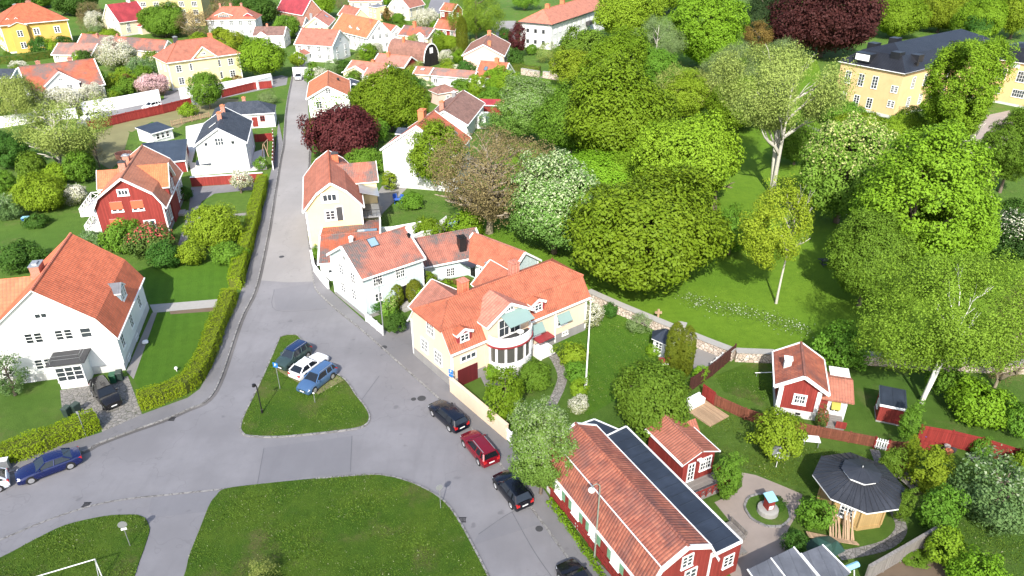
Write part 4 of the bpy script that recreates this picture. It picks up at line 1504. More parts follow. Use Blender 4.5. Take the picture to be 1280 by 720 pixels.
sheet('side_street', px(95, 152, 110, 143, 205, 124, 205, 114, 232, 112, 240, 118, 305, 103, 352, 94, 360, 96, 358, 106, 300, 118, 240, 132, 110, 163, 98, 164), 0.008, 'asphalt')
sheet('park_lawn', px(600, 300, 640, 110, 660, 98, 730, 103, 760, 40, 1010, 40, 1060, 200, 1200, 270, 1290, 300, 1290, 440, 960, 436, 915, 436, 880, 424, 735, 364, 640, 330), 0.006, 'park')
ribbon('park_path', px(676, 96, 700, 100, 725, 105, 750, 108), 1.6, 0.012, 'gravel')
sheet('gravel_path', px(687, 78, 706, 80, 690, 91, 682, 92, 690, 86), 0.012, 'gravel')
ribbon('park_path', px(1000, 155, 1025, 165, 1060, 185), 2.2, 0.012, 'gravel2')
sheet('gravel_yard', px(1205, 150, 1262, 138, 1275, 175, 1262, 200, 1245, 215, 1212, 205, 1195, 175), 0.012, 'gravel')
ribbon('park_path', px(1200, 205, 1225, 240, 1262, 276, 1300, 300), 2.6, 0.016, 'gravel')
sheet('courtyard', px(925, 590, 945, 594, 975, 606, 1003, 618, 998, 640, 985, 662, 982, 680, 990, 694, 955, 712, 935, 728, 915, 722, 900, 700, 925, 672, 915, 655, 893, 628, 915, 618, 928, 608), 0.010, 'gravel')
ribbon('garden_path', px(1114, 634, 1124, 650, 1126, 663, 1116, 676, 1100, 684, 1075, 690, 1048, 695), 0.85, 0.014, 'paving')
ribbon('garden_path', px(1093, 562, 1098, 575, 1105, 592), 0.8, 0.014, 'paving')
ribbon('garden_path', px(680, 434, 690, 443, 698, 456, 703, 470, 700, 484, 694, 497, 686, 512), 1.0, 0.014, 'paving')
sheet('garden_lawn', px(700, 420, 745, 385, 800, 400, 835, 440, 800, 470, 770, 500, 735, 520, 715, 500, 712, 460), 0.006, 'lawn')
sheet('patio', px(862, 442, 878, 432, 906, 444, 888, 468, 868, 466), 0.012, 'gravel2')
sheet('rough_ground', px(893, 470, 930, 455, 965, 455, 968, 490, 950, 505, 905, 490), 0.008, 'rough')
sheet('soil_bed', px(1085, 712, 1120, 690, 1165, 685, 1200, 740, 1080, 740), 0.012, 'soil')
sheet('yard', px(478, 232, 512, 232, 480, 265, 462, 285, 458, 262), 0.008, 'gravel2')
ribbon('garden_path', px(474, 258, 470, 275, 466, 292), 1.1, 0.014, 'gravel')
sheet('driveway', px(480, 422, 500, 405, 524, 400, 521, 446), 0.008, 'asphalt3')
sheet('drive_ramp', px(600, 470, 612, 462, 640, 500, 625, 520), 0.012, 'asphalt3')
sheet('parking_ground', px(533, 16, 545, -20, 566, -20, 560, 12, 548, 18), 0.010, 'asphalt2')
sheet('far_yard', px(612, 40, 622, 26, 645, 26, 645, 50, 618, 52), 0.010, 'asphalt_pale')
for i, (x, y, r) in enumerate(((527, 498, .42), (517, 499, .26), (674, 661, .3), (352, 321, .35), (480, 435, .35))):
    p = at(x, y)
    b = MB()
    b.lathe([(r, 0), (r, .012), (r * .8, .016), (.01, .016)], 18)
    tag(b.build('manhole_cover', M['dgrey'], None, (p.x, p.y, .1 if i == 4 else .006)), ['large round manhole cover in the road before the cream villa', 'small round valve cover beside the large manhole cover', 'dark drain grate near the kerb by the red long house', 'round manhole cover in the upper street', 'manhole cover in the pavement by the drive'][i], 'manhole cover')
for i, (x, y) in enumerate(((108, 631), (578, 650), (215, 524))):
    p = at(x, y)
    b = MB()
    for k in range(5):
        b.box(-.25 + k * .11, -.2, 0, -.25 + k * .11 + .06, .2, .02)
    b.box(-.3, -.26, 0, .3, -.2, .02); b.box(-.3, .2, 0, .3, .26, .02)
    tag(b.build('drain_grate', M['black'], None, (p.x, p.y, .013)), ['iron drain grate at the kerb below the blue saloon', 'rusty drain grate by the rim of the big lawn', 'drain grate under the kerb along the clipped hedge'][i], 'drain')

# a thin fair-weather cloud behind the camera, half shading the junction as in the photograph
rng_ = np.random.default_rng(2)
b = MB()
nu, nv = 40, 20
cp = []
for j in range(nv + 1):
    th_ = PI * j / nv
    for i in range(nu):
        a = 2 * PI * i / nu
        k = 1 + .10 * math.sin(3 * a + 1) + .06 * math.sin(5 * a - 2 * th_) + .05 * math.sin(7 * a + 3 * th_)
        cp.append((math.cos(a) * math.sin(th_) * 230 * k, math.sin(a) * math.sin(th_) * 72 * k, math.cos(th_) * 22 * k))
fs_ = []
for j in range(nv):
    for i in range(nu):
        fs_.append((j * nu + i, (j + 1) * nu + i, (j + 1) * nu + (i + 1) % nu, j * nu + (i + 1) % nu))
b.mesh(cp, fs_)
cm = bpy.data.materials.new('cloud_vapour')
cm.use_nodes = True
ct = cm.node_tree
ct.nodes.remove(ct.nodes['Principled BSDF'])
pv = ct.nodes.new('ShaderNodeVolumePrincipled')
pv.inputs['Color'].default_value = (.95, .96, 1, 1)
pv.inputs['Density'].default_value = 0.0085
ct.links.new(pv.outputs[0], ct.nodes['Material Output'].inputs['Volume'])
HC = 260.0
cl_ = b.build('cloud', cm, None, (sun_dir.x / sun_dir.z * HC, 2 + sun_dir.y / sun_dir.z * HC, HC))
tag(cl_, kind='structure')
# grass tufts on the rough lawns
def in_poly(P, x, y):
    c = False
    for (x0, y0), (x1, y1) in zip(P, P[1:] + P[:1]):
        if (y0 > y) != (y1 > y) and x < (x1 - x0) * (y - y0) / (y1 - y0) + x0: c = not c
    return c
def tufts(P, n, z, seed, name):
    rg_ = np.random.default_rng(seed)
    P = [(p[0], p[1]) for p in P]
    xs_, ys_ = [p[0] for p in P], [p[1] for p in P]
    pts = []
    while len(pts) < n:
        x, y = rg_.uniform(min(xs_), max(xs_)), rg_.uniform(min(ys_), max(ys_))
        if in_poly(P, x, y): pts.append((x, y, z + .03))
    C_ = np.array(pts)
    N_ = rg_.normal(size=(n, 3)) * np.array([1, 1, .35])
    N_[:, 2] = np.abs(N_[:, 2]) + .25
    den = .5 + .5 * np.sin(C_[:, 0] * .7 + 1.3 * np.sin(C_[:, 1] * .5)) * np.sin(C_[:, 1] * .8 + 2)
    o = link(name, leaf_cloud(name, C_, N_, rg_.uniform(.05, .13, n) * (.6 + .8 * den), G['turf'], rg_, np.clip(den * .6 + rg_.random(n) * .5, 0, 1)))
    tag(o, 'rough grass and small weeds on a roadside lawn', 'grass', kind='stuff')
    return o
G['turf'] = m_leaf('grass_blades', (0.055, 0.118, 0.012), (0.105, 0.165, 0.020), (.30, .32, .18), .025, trans=.1)
L1v = [at(235, 735)] + list(LAWN1[1:-1]) + [at(615, 735)]
tufts(L1v, 26000, .10, 1, 'grass'); tufts([at(-20, 740)] + [at(-20, 706)] + list(LAWN2[1:-2]) + [at(165, 740)], 8000, .08, 2, 'grass'); tufts(ISL[:-1], 8000, .09, 3, 'grass')

def grassland(lbl, P, n, seed):
    tufts(px(*P), n, 0.0, seed, 'grass')['label'] = lbl
grassland('long grass of the garden round the octagonal pavilion', (868, 548, 886, 528, 905, 512, 985, 556, 1088, 568, 1100, 600, 1010, 612, 960, 598, 930, 586, 908, 572), 12000, 11)
grassland('rough grass of the right hand garden', (1150, 580, 1290, 600, 1290, 735, 1190, 735, 1180, 660), 9000, 12)
grassland('grass in front of the red cottage', (892, 470, 966, 452, 972, 520, 930, 515, 895, 498), 4000, 13)
grassland('mown grass of the cream villa garden', (712, 420, 745, 388, 800, 404, 835, 440, 790, 480, 735, 520, 712, 500), 9000, 14)
# ------------------------------------------------------------------ houses near the junction
FIT = {'white_villa': [-47.51, 66.46, 1.81, 13.47, 12.17, 4.09, 6.35, 1.41, 2.48],
       'red_gambrel': [-55.95, 101.73, 1.81, 15.37, 9.73, 4.1, 4.82, 1.3, 2.32],
       'white_dark': [-52.42, 128.46, 1.81, 13.99, 8.82, 5.03, 2.83, 1.6, 2.2],
       'pale_green': [-16.3, 77.22, 0.68, 8.72, 8.38, 5.46, 2.63, 1.6, 2.2],
       'yellow_gambrel': [-25.99, 97.89, 1.81, 14.25, 8.12, 5.76, 3.75, 2.0, 2.35],
       'cream_villa': [-0.89, 66.52, 0.66, 18.59, 7.34, 4.38, 3.53, 1.5, 2.09],
       'red_long': [8.45, 39.64, -1.09, 14.22, 6.08, 3.07, 2.83, 0.96, 1.81],
       'red_cottage': [27.52, 56.24, 1.29, 5.96, 4.72, 3.87, 1.25, 1.6, 2.2],
       'orange_small': [14.48, 47.33, 2.04, 5.12, 3.8, 2.96, 0.75, 1.6, 2.2],
       'vine_white': [-41.42, 164.33, 1.78, 15.9, 9.44, 4.22, 2.47, 1.6, 2.2],
       'white_orange': [-55.44, 218.94, -0.29, 12.5, 10.61, 4.61, 3.68, 1.6, 2.2],
       'yellow_hip': [-80.36, 189.58, 0.7, 18.67, 10.34, 6.77, 3.89, 1.6, 2.2],
       'white_frontespis': [-103.75, 168.38, 0.65, 15.41, 12.3, 4.39, 4.8, 1.6, 2.2],
       'white_sky': [-4.4, 186.43, -0.36, 7.97, 8.34, 2.55, 3.16, 1.6, 2.2],
       'dark_low': [-56.33, 150.72, 0.24, 11.19, 4.6, 3.04, 1.94, 1.6, 2.2],
       'shed_black': [-71.02, 140.36, 1.01, 4.93, 4.97, 2.19, 0.5, 1.6, 2.2],
       'annex_black': [-63.22, 126.08, 0.35, 7.78, 12.44, 2.18, 0.2, 1.6, 2.2],
       'yellow_big': [-148.3, 234.59, 1.51, 19.56, 9.37, 7.72, 4.71, 1.6, 2.2],
       'red_roof_white': [-132.99, 261.65, 0.97, 11.06, 10.34, 4.5, 5.36, 1.6, 2.2],
       'long_low': [-112.41, 217.61, -0.35, 32.21, 6.02, 3.53, 2.77, 1.6, 2.2],
       'grey_gable': [-125.42, 216.22, 6.21, 12.05, 9.0, 2.37, 2.44, 1.6, 2.2],
       'brick_yellow': [-123.47, 280.05, 0.08, 23.17, 10.0, 9.49, 0.3, 1.6, 2.2],
       'white_hip_far': [-94.18, 257.89, 0.08, 16.38, 9.7, 5.61, 3.51, 1.6, 2.2],
       'brown_low': [-75.91, 237.06, 0.06, 10.04, 12.72, 3.97, 1.58, 1.6, 2.2],
       'red_metal': [-78.65, 282.54, -0.75, 17.97, 8.88, 4.02, 5.12, 1.6, 2.2],
       'hidden_small': [-73.28, 260.05, 6.04, 3.73, 5.86, 3.0, 2.55, 1.6, 2.2],
       'yellow_gable': [-62.99, 248.58, 1.64, 15.31, 7.89, 5.43, 2.82, 1.6, 2.2],
       'white_brown': [-47.08, 235.98, 5.45, 23.43, 7.74, 3.98, 4.17, 1.6, 2.2],
       'orange_behind': [-56.75, 272.28, -0.89, 13.03, 4.71, 4.09, 2.88, 1.6, 2.2],
       'cream_top': [-57.31, 302.64, 0.07, 13.07, 7.9, 5.51, 2.06, 1.6, 2.2],
       'yellow_cube': [-51.22, 290.34, -0.78, 5.84, 3.17, 4.84, 0.4, 1.6, 2.2],
       'cream_gable': [-40.59, 295.09, 1.15, 12.0, 9.68, 4.4, 4.89, 1.6, 2.2],
       'red_far': [-21.02, 254.64, 5.75, 8.45, 4.51, 2.42, 2.4, 1.6, 2.2],
       'red_far2': [-23.23, 292.48, 5.61, 5.77, 5.16, 3.01, 2.4, 1.6, 2.2],
       'orange_mid': [-29.59, 242.37, 5.77, 10.28, 8.62, 2.53, 1.87, 1.6, 2.2],
       'orange_mid2': [-39.8, 246.5, 5.44, 7.57, 4.83, 3.47, 1.8, 1.6, 2.2],
       'gambrel_black': [-28.35, 212.2, -0.6, 13.93, 5.86, 2.47, 3.81, 1.6, 2.2],
       'red_gable_small': [-31.22, 197.92, -0.45, 10.52, 7.55, 2.97, 2.16, 1.6, 2.2],
       'cream_long': [-36.8, 192.31, -0.45, 11.93, 7.79, 2.17, 2.24, 1.6, 2.2],
       'brown_house': [-11.9, 148.19, 1.4, 16.93, 7.56, 3.29, 2.49, 1.6, 2.2],
       'white_tall': [-14.3, 117.54, 1.35, 9.46, 12.91, 6.49, 4.36, 1.6, 2.2],
       'pink_house': [-7.02, 212.32, 1.49, 24.75, 11.79, 4.15, 2.58, 1.6, 2.2],
       'grey_low': [-14.38, 185.94, 5.94, 11.52, 7.93, 2.6, 1.44, 1.6, 2.2],
       'orange_low': [-22.12, 188.01, 5.95, 4.82, 5.86, 2.79, 1.32, 1.6, 2.2],
       'pink_shed': [-16.42, 169.52, 5.16, 5.16, 2.16, 2.95, 1.0, 1.6, 2.2],
       'white_long': [18.21, 254.11, 1.07, 46.55, 11.84, 7.21, 3.35, 1.6, 2.2],
       'mansion_wing': [72.37, 156.18, -0.94, 15.53, 14.0, 9.89, 3.5, 1.6, 2.2],
       'green_low': [-22.32, 87.1, 0.24, 6.22, 14.15, 2.85, 0.25, 1.6, 2.2],
       'green_l1': [-8.72, 84.43, 0.5, 5.51, 7.86, 2.29, 1.89, 1.6, 2.2],
       'green_l2': [-3.08, 79.22, -0.76, 5.49, 1.17, 3.15, 2.86, 1.6, 2.2],
       'outhouse': [35.67, 53.9, -0.36, 1.85, 2.81, 2.26, 0.3, 1.6, 2.2]}
# white villa
M['zinc'] = m_plain('blue_grey_zinc', (.22, .29, .33), .5, .1)
h = House('white_villa', 'big white rendered villa with red gambrel roof and balcony porch', 'house', FIT['white_villa'], 'gambrel', 'white_wall', 'tile_red', o=.3, plinth='plinth_w', ph=.9, zt=.14, barge=False)
h.wp('u0', [42.5, 422.5, 80, 418, 55, 454.5], 1.45, 1.05, 2, 3)
h.wp('u0', [107.5, 415.5], .9, 1.0, 1, 2)
h.wp('u0', [51, 394.5], 1.0, .42, 2, 1)
h.wp('u0', [35, 478], 1.2, .4, 2, 1)
h.wp('v0', [173.7, 377, 163.7, 401, 153, 426], .95, 1.35, 2, 3)
h.wp('v0', [171, 422, 161, 447], .8, .4, 2, 1)
h.chimney(-.6, 1.4, 1.5, .9, 1.1, 'brick_r', 'grey')
h.cross('v1', -0.8, 9.0, 4.2, 9.2, 7.5, tile='tile_red', name='side_wing', barge=False)
(ua, va), (ub, vb) = h.loc(77, 487), h.loc(111, 482)
uf = (ua + ub) / 2
v0_, v1_ = min(va, vb), max(va, vb)
an = h.box('porch', uf, v0_, -.2, -h.Lw, v1_, 3.0, 'white_wall')
b = MB(); b.box(uf - .45, v0_ - .5, 3.003, -h.Lw, v1_ + .5, 3.16); b.build('balcony_floor', M['dgrey'], an)
b = MB()
for a, c in (((uf - .15, v0_ - .15), (uf - .15, v1_ + .15)), ((uf - .15, v0_ - .15), (-h.Lw, v0_ - .15)), ((uf - .15, v1_ + .15), (-h.Lw, v1_ + .15))):
    for zz in (3.55, 3.95):
        b.beam((a[0], a[1], zz), (c[0], c[1], zz), .02, .02)
    b.beam((a[0], a[1], 3.16), (a[0], a[1], 4), .05, .05)
b.build('railing', M['grey'], an)
fr, pn, _ = window_meshes(2.3, 1.5, 3, 3, 'white', 'glass', None)
link('window', fr, an, (uf, (v0_ + v1_) / 2, 1.75), -PI / 2); link('pane', pn, an, (uf, (v0_ + v1_) / 2, 1.75), -PI / 2)
t, z = h.hit('v0', 150, 372, -.7)
h.cross('v0', t, 2.0, 6.2, 6.9, -.25, 1.5, tile='metal_grey', wall='zinc', z0=4.4, ov=.12, name='dormer', ovs=.15, barge=False, wins=((0, 5.6, 1.4, 1.1, 4, 3),))
b = MB(); b.box(-h.Lw + .1, -h.Ww - .1, .9, -h.Lw, -h.Ww, 4); b.build('downpipe', M['white'], h.root)
# red gambrel house
h = House('red_house', 'large red wooden house with white trim and orange gambrel roof', 'house', FIT['red_gambrel'], 'gambrel', 'red_board', 'tile_bright', o=.4, plinth='plinth', corner='white')
h.wp('u0', [146, 258.7, 172, 257, 146, 280], 1.3, 1.25, 2, 2, blind='red_blind', tw=.16)
h.wp('u0', [188, 281], 1.3, 1.25, 2, 2, tw=.16)
h.wp('u0', [153.7, 240.5], 1.15, .6, 3, 1, tw=.2)
for t_ in (-6.2, -4.2, 2.6, 4.6, 6.2):
    h.win('v0', t_, 2.0, .95, 1.7, 2, 4, tw=.18)
h.win('v0', -1.9, 2.1, .95, 1.7, 2, 4, tw=.18); h.door('v0', -.2, .4, 1.1, 2.1, 'white')
h.cross('v0', -.9, 4.6, 6.0, 8.45, .25, tile='tile_bright', wall='red_board', wins=((-.9, 5.0, .9, 1.3, 2, 3), (.9, 5.0, .9, 1.3, 2, 3), (0, 6.6, .6, .6, 2, 2)))
h.cross('v1', -.2, 3.6, 6.0, 7.9, .2, tile='tile_bright', wall='red_board')
h.chimney(-2.6, .7, .8, .9, 1.2, 'brick_r', 'dgrey'); h.chimney(1.9, 1.2, .9, .9, 1.1, 'brick_r', 'grey')
vd = h.box('veranda_floor', -5.5, h.Ww, .4, 1, h.Ww + 2.6, .6, 'white')
for z0, nm in ((.6, 'veranda_railing'), (3.2, 'balcony_railing')):
    b = MB()
    for a, c in (((-5.5, h.Ww + 2.5), (1, h.Ww + 2.5)), ((-5.5, h.Ww), (-5.5, h.Ww + 2.5)), ((1, h.Ww), (1, h.Ww + 2.5))):
        A_, B_ = Vector((*a, z0)), Vector((*c, z0))
        n = max(2, int((B_ - A_).length / 1.25))
        for i in range(n):
            p, q = A_.lerp(B_, i / n), A_.lerp(B_, (i + 1) / n)
            b.beam(p + Vector((0, 0, .05)), q + Vector((0, 0, .95)), .06, .06); b.beam(p + Vector((0, 0, .95)), q + Vector((0, 0, .05)), .06, .06)
            b.beam(p, p + Vector((0, 0, 1.05)), .1, .1)
        b.beam(A_ + Vector((0, 0, 1)), B_ + Vector((0, 0, 1)), .1, .07); b.beam(A_ + Vector((0, 0, .05)), B_ + Vector((0, 0, .05)), .08, .06)
    b.build(nm, M['white'], h.root)
h.box('balcony_floor', -5.5, h.Ww, 2.95, 1, h.Ww + 2.6, 3.15, 'white')
# white house with blue-black roof
h = House('white_house', 'white house with steep blue-black roof and two brick chimneys', 'house', FIT['white_dark'], 'gable', 'white_board', 'slate', o=.3, plinth='plinth_w', barge=True)
h.wp('u0', [274, 177], 1.3, 1.2, 3, 2); h.wp('u0', [257.5, 180.5, 291, 178], .5, .55, 1, 1)
h.wp('v0', [311.5, 190, 315.5, 177], 1.0, 1.7, 2, 3); h.wp('v0', [313, 199], 1.0, 1.4, 2, 3)
h.chimney(-.6, .2, .75, .75, 1.1, 'brick_r', 'terracotta'); h.chimney(4.2, .1, .75, .75, 1.1, 'brick_r', 'terracotta')
h.skylight(-1.6, 1.5, .8, 1.6, 'curtain')
h = House('white_house', 'low white house with dark hipped roof and red shutter by the street', 'house', FIT['dark_low'][:2] + [FIT['dark_low'][2], 12.5, 6.5] + FIT['dark_low'][5:], 'hip', 'white_board', 'slate', o=.25)
h.wp('v0', [328, 148], .8, .9, 2, 2, trim='red_board'); h.chimney(.2, .4, .7, .7, .9, 'brick_r', 'terracotta')
t, z = h.hit('v0', 318.5, 150)
b = MB(); b.box(-.55, -.06, -1, .55, 0, 1); b.build('red_shutter', M['red_board'], h.root, h.place('v0', t, 1.3)[0])
h = House('garden_shed', 'small white shed with blue-black roof beside the red house', 'shed', FIT['shed_black'], 'shed', 'white_board', 'felt', o=.2, barge=False)
h.row('v0', 3, (1.3,), .6, 1.0, 1, 2, 1.2)
f = FIT['annex_black']
h = House('garage', 'flat roofed white and red garage behind the red house', 'garage', f, 'flat', 'red_board', 'felt', o=.15, barge=False, zt=.2)
b = MB()
for k in range(6):
    b.box(h.Lw + .02, -h.Ww + k * 1.2, 0, h.Lw + .14, -h.Ww + k * 1.2 + .3, f[5] - .2)
b.build('white_pilaster', M['white'], h.root)
# pale mint house
h = House('mint_house', 'pale mint boarded house with lichen-stained orange roof at the street corner', 'house', FIT['pale_green'], 'gable', 'mint_board', 'tile_worn', o=.3, plinth='plinth', corner='white')
h.wp('v0', [500, 340.5, 472, 350], 1.1, 1.25, 4, 3); h.wp('v0', [473, 371], .8, .9, 2, 2)
h.wp('u0', [427, 336.5, 441.4, 347.5, 429.5, 359, 443, 368], .9, 1.25, 2, 3); h.wp('u0', [430.5, 322.5], .5, .5, 1, 1)
t, z = h.hit('v0', 504, 361.5); h.door('v0', t, .5, 1.2, 2.2, 'black')
u, v = h.roofpt(466, 303, -1); h.skylight(u, v, 1.0, 1.1)
u, v = h.roofpt(511, 296, -1); h.chimney(u, v, .3, .3, .35, 'black', 'black', cap=.03)
h = House('white_outbuilding', 'low white lean-to with brown and orange roof next to the mint house', 'outbuilding', [-21.6, 87.5, R(10), 8.0, 12.6, 2.7, 1.0], 'gable', 'white_board', 'tile_worn', o=.25, zt=.12)
u, v = h.loc(459, 289, 3.5); h.skylight(min(2.6, u), v, 2.6, 1.3)
u, v = h.loc(439, 301, 3.6); h.chimney(u, v, .5, .5, .7, 'white_wall', 'white')
h.win('v0', -2, 1.4, 1.6, .4, 3, 1)
h = House('mint_cottage', 'low pale mint cottage with black chimney behind the mint house', 'house', [-8.7, 85.2, R(24), 8.6, 7.6, 2.5, 2.3], 'gable', 'mint_board', 'tile_worn', o=.3, corner='white')
h.wp('v0', [563, 340], 1.0, 1.1, 4, 3)
u, v = h.loc(577, 302, 4.3); h.chimney(u, v, .9, 1.1, 1.5, 'black', 'black')
h = House('mint_cottage', 'orange roofed mint wing with dark door and grey flue', 'house', [-1.7, 83.0, R(-41), 9.0, 6.4, 2.3, 2.3], 'gable', 'mint_board', 'tile', o=.3, corner='white', ridge=True)
t, z = h.hit('v0', 591.5, 339); h.door('v0', t, .2, .9, 1.9, 'black'); h.wp('v0', [602, 337.5], .6, .9, 2, 3)
u, v = h.loc(610, 328, 3.6); h.chimney(u, v, .55, .55, 1.2, 'dgrey', 'grey')
b = MB(); tt = t; b.box(tt - 1.2, -h.Ww - 1.2, 2.15, tt + 1.0, -h.Ww, 2.3); b.build('porch_roof', M['felt'], h.root)
# yellow gambrel house
h = House('yellow_house', 'tall yellow gambrel house with orange roof and grey balcony awning', 'house', FIT['yellow_gambrel'], 'gambrel', 'yellow_wall', 'tile', o=.3, plinth='plinth', corner='white')
h.wp('u0', [412, 247], 1.7, .85, 3, 1, tw=.3); h.wp('u0', [413, 268.8], 1.1, 1.2, 2, 3, tw=.18)
t, z = h.hit('u0', 424.7, 267); h.door('u0', t, max(.3, z - 1.0), .8, 2.0, 'dgrey', False)
h.cross('v0', 2.2, 4.2, 6.9, 8.9, 2.6, tile='tile_worn', wall='yellow_wall', name='side_wing', wins=((0, 5.6, 1.4, 1.2, 3, 2),))
bl = h.box('balcony', -4.8, -h.Ww - 2.6, 3.0, .0, -h.Ww, 3.2, 'grey')
b = MB()
for k in range(11):
    b.box(-4.8 + k * .48, -h.Ww - 2.6, 3.2, -4.76 + k * .48, -h.Ww - 2.55, 4.1)
b.box(-4.8, -h.Ww - 2.62, 4.1, 0, -h.Ww - 2.54, 4.18); b.box(-4.82, -h.Ww - 2.6, 4.1, -4.74, -h.Ww, 4.18)
for k in range(5):
    b.box(-4.8, -h.Ww - 2.6 + k * .6, 3.2, -4.75, -h.Ww - 2.55 + k * .6, 4.1)
b.build('railing', M['dgrey'], bl)
b = MB(); b.mesh([(-3.4, -h.Ww, 6.4), (.1, -h.Ww, 6.4), (.1, -h.Ww - 2.7, 5.6), (-3.4, -h.Ww - 2.7, 5.6), (-3.4, -h.Ww, 6.34), (.1, -h.Ww, 6.34), (.1, -h.Ww - 2.7, 5.54), (-3.4, -h.Ww - 2.7, 5.54)], [(3, 2, 1, 0), (4, 5, 6, 7), (0, 1, 5, 4), (1, 2, 6, 5), (2, 3, 7, 6), (3, 0, 4, 7)])
b.build('awning', M['grey'], bl)
h.box('balcony_post', -4.7, -h.Ww - 2.5, 0, -4.5, -h.Ww - 2.3, 3.0, 'white')
h.chimney(4.1, -.9, .9, .9, 1.0, 'tile_red', 'dgrey')
# cream villa with round bay
f = list(FIT['cream_villa']); f[4] = 8.2; f[0] -= .25; f[1] += .3
h = House('cream_villa', 'cream villa with orange mansard roof, round bay and green awnings', 'house', f, 'halfhip', 'cream_wall', 'tile', o=.3, plinth='plinth', ph=1.1, corner='white')
h.wp('u0', [538, 411, 531, 431.5, 548, 447], 1.15, 1.35, 4, 3)
h.wp('v0', [585.5, 445.5], 1.7, .5, 3, 1)
h.wp('v0', [669, 413, 703, 399], 1.3, 1.3, 3, 3, awning='awning'); h.wp('v0', [672.5, 432, 706, 416], .7, .3, 2, 1)
tb, zb = h.hit('v0', 633, 425)
h.cross('v0', tb, 5.4, 6.3, 7.9, .5, 1.0, tile='tile_red', wall='cream_wall', name='front_gable', wins=((0, 7.15, .9, .3, 3, 1), (0, 5.2, 2.6, 1.9, 4, 2)))
# round bay: lower glazed drum, balcony parapet above
bm_ = MB(); yc_ = -h.Ww - .5
def half(b, r, z0, z1, n=14, m=0, wide=2.55, dep=1.9):
    A_ = [PI + PI * k / n for k in range(n + 1)]
    P_ = [(tb + math.cos(a) * wide * r, yc_ + math.sin(a) * dep * r) for a in A_]
    b.prism(P_ + [(tb + wide * r, yc_ + .3), (tb - wide * r, yc_ + .3)], z0, z1, m)
half(bm_, 1.0, -.2, 1.2); bay = bm_.build('bay', M['plinth_w'], h.root)
b = MB(); half(b, 1.0, 1.203, 1.9); b.build('bay_parapet', M['white'], bay)
b = MB(); half(b, .95, 1.903, 3.75); b.build('bay_pane', M['bay_glass'], bay)
b = MB()
for k in range(0, 15, 2):
    a = PI + PI * k / 14
    b.box(tb + math.cos(a) * 2.5 - .09, yc_ + math.sin(a) * 1.86 - .09, 1.9, tb + math.cos(a) * 2.5 + .09, yc_ + math.sin(a) * 1.86 + .09, 3.75)
b.build('bay_mullion', M['white'], bay)
b = MB(); half(b, 1.06, 3.753, 3.95); b.build('red_cornice', M['metal_red'], bay)
b = MB(); half(b, .93, 3.953, 4.0); b.build('balcony_floor', M['dgrey'], bay)
b = MB()
for k in range(14):
    a, c = PI + PI * k / 14, PI + PI * (k + 1) / 14
    b.beam((tb + math.cos(a) * 2.55, yc_ + math.sin(a) * 1.9, 4.45), (tb + math.cos(c) * 2.55, yc_ + math.sin(c) * 1.9, 4.45), .08, 1.0)
b.build('balcony_parapet', M['white'], bay)
b = MB(); q = [(tb - 1.2, yc_ - .02, 6.85), (tb + 1.9, yc_ - .02, 6.85), (tb + 1.9, yc_ - 1.75, 6.2), (tb - 1.2, yc_ - 1.75, 6.2)]
b.mesh(q + [(a, c, d - .05) for a, c, d in q], [(3, 2, 1, 0), (4, 5, 6, 7), (0, 1, 5, 4), (1, 2, 6, 5), (2, 3, 7, 6), (3, 0, 4, 7)]); b.build('large_awning', M['awning'], bay)
b = MB(); b.lathe([(.05, 4.0), (.05, 4.6), (.4, 4.62), (.4, 4.66)], 12, 0, (tb + .7, yc_ - .9)); b.build('balcony_table', M['white'], bay)
for px_, py_ in ((578, 417), (670, 387)):
    t, z = h.hit('v0', px_, py_, -.5)
    h.cross('v0', t, 1.7, 6.0, 6.45, -.15, 2.2, tile='tile', wall='metal_red', z0=4.5, ov=.12, name='dormer', ovs=.12, wins=((0, 5.45, .85, .65, 2, 2),))
h.chimney(-4.2, 1.0, .9, .9, 1.4, 'tile_red', 'tile_red'); h.chimney(2.6, 1.2, .9, .9, 1.4, 'tile_red', 'tile_red')
h.cross('v1', -5.2, 5.5, 5.2, 7.3, 1.4, tile='tile', wall='cream_wall', name='rear_wing'); h.cross('v1', 2.6, 4.8, 5.2, 7.2, 1.4, tile='tile', wall='cream_wall', name='rear_wing')
t, z = h.hit('v0', 589, 479)
b = MB(); b.box(-1.2, -.05, -1.0, 1.2, 0, 1.0); b.build('garage_door', M['garage_red'], h.root, h.place('v0', -7.2, 1.0, .04)[0])
b = MB()
for k in range(5):
    b.box(tb + 3.6, -h.Ww - 1.5 + k * .3, 0, tb + 5.4, -h.Ww, 1.0 - k * .2 if k else .2)
b.box(tb + 3.3, -h.Ww - 1.6, 0, tb + 3.55, -h.Ww, 1.3)
b.build('entrance_step', M['white'], h.root)
b = MB(); b.box(tb + 3.5, -h.Ww - 1.2, 1.9, tb + 5.6, -h.Ww, 2.05); b.build('porch_roof', M['metal_red'], h.root)
b = MB(); b.box(tb + 6.6, -h.Ww - .12, .2, tb + 6.72, -h.Ww, 4.2); b.build('downpipe', M['white'], h.root)
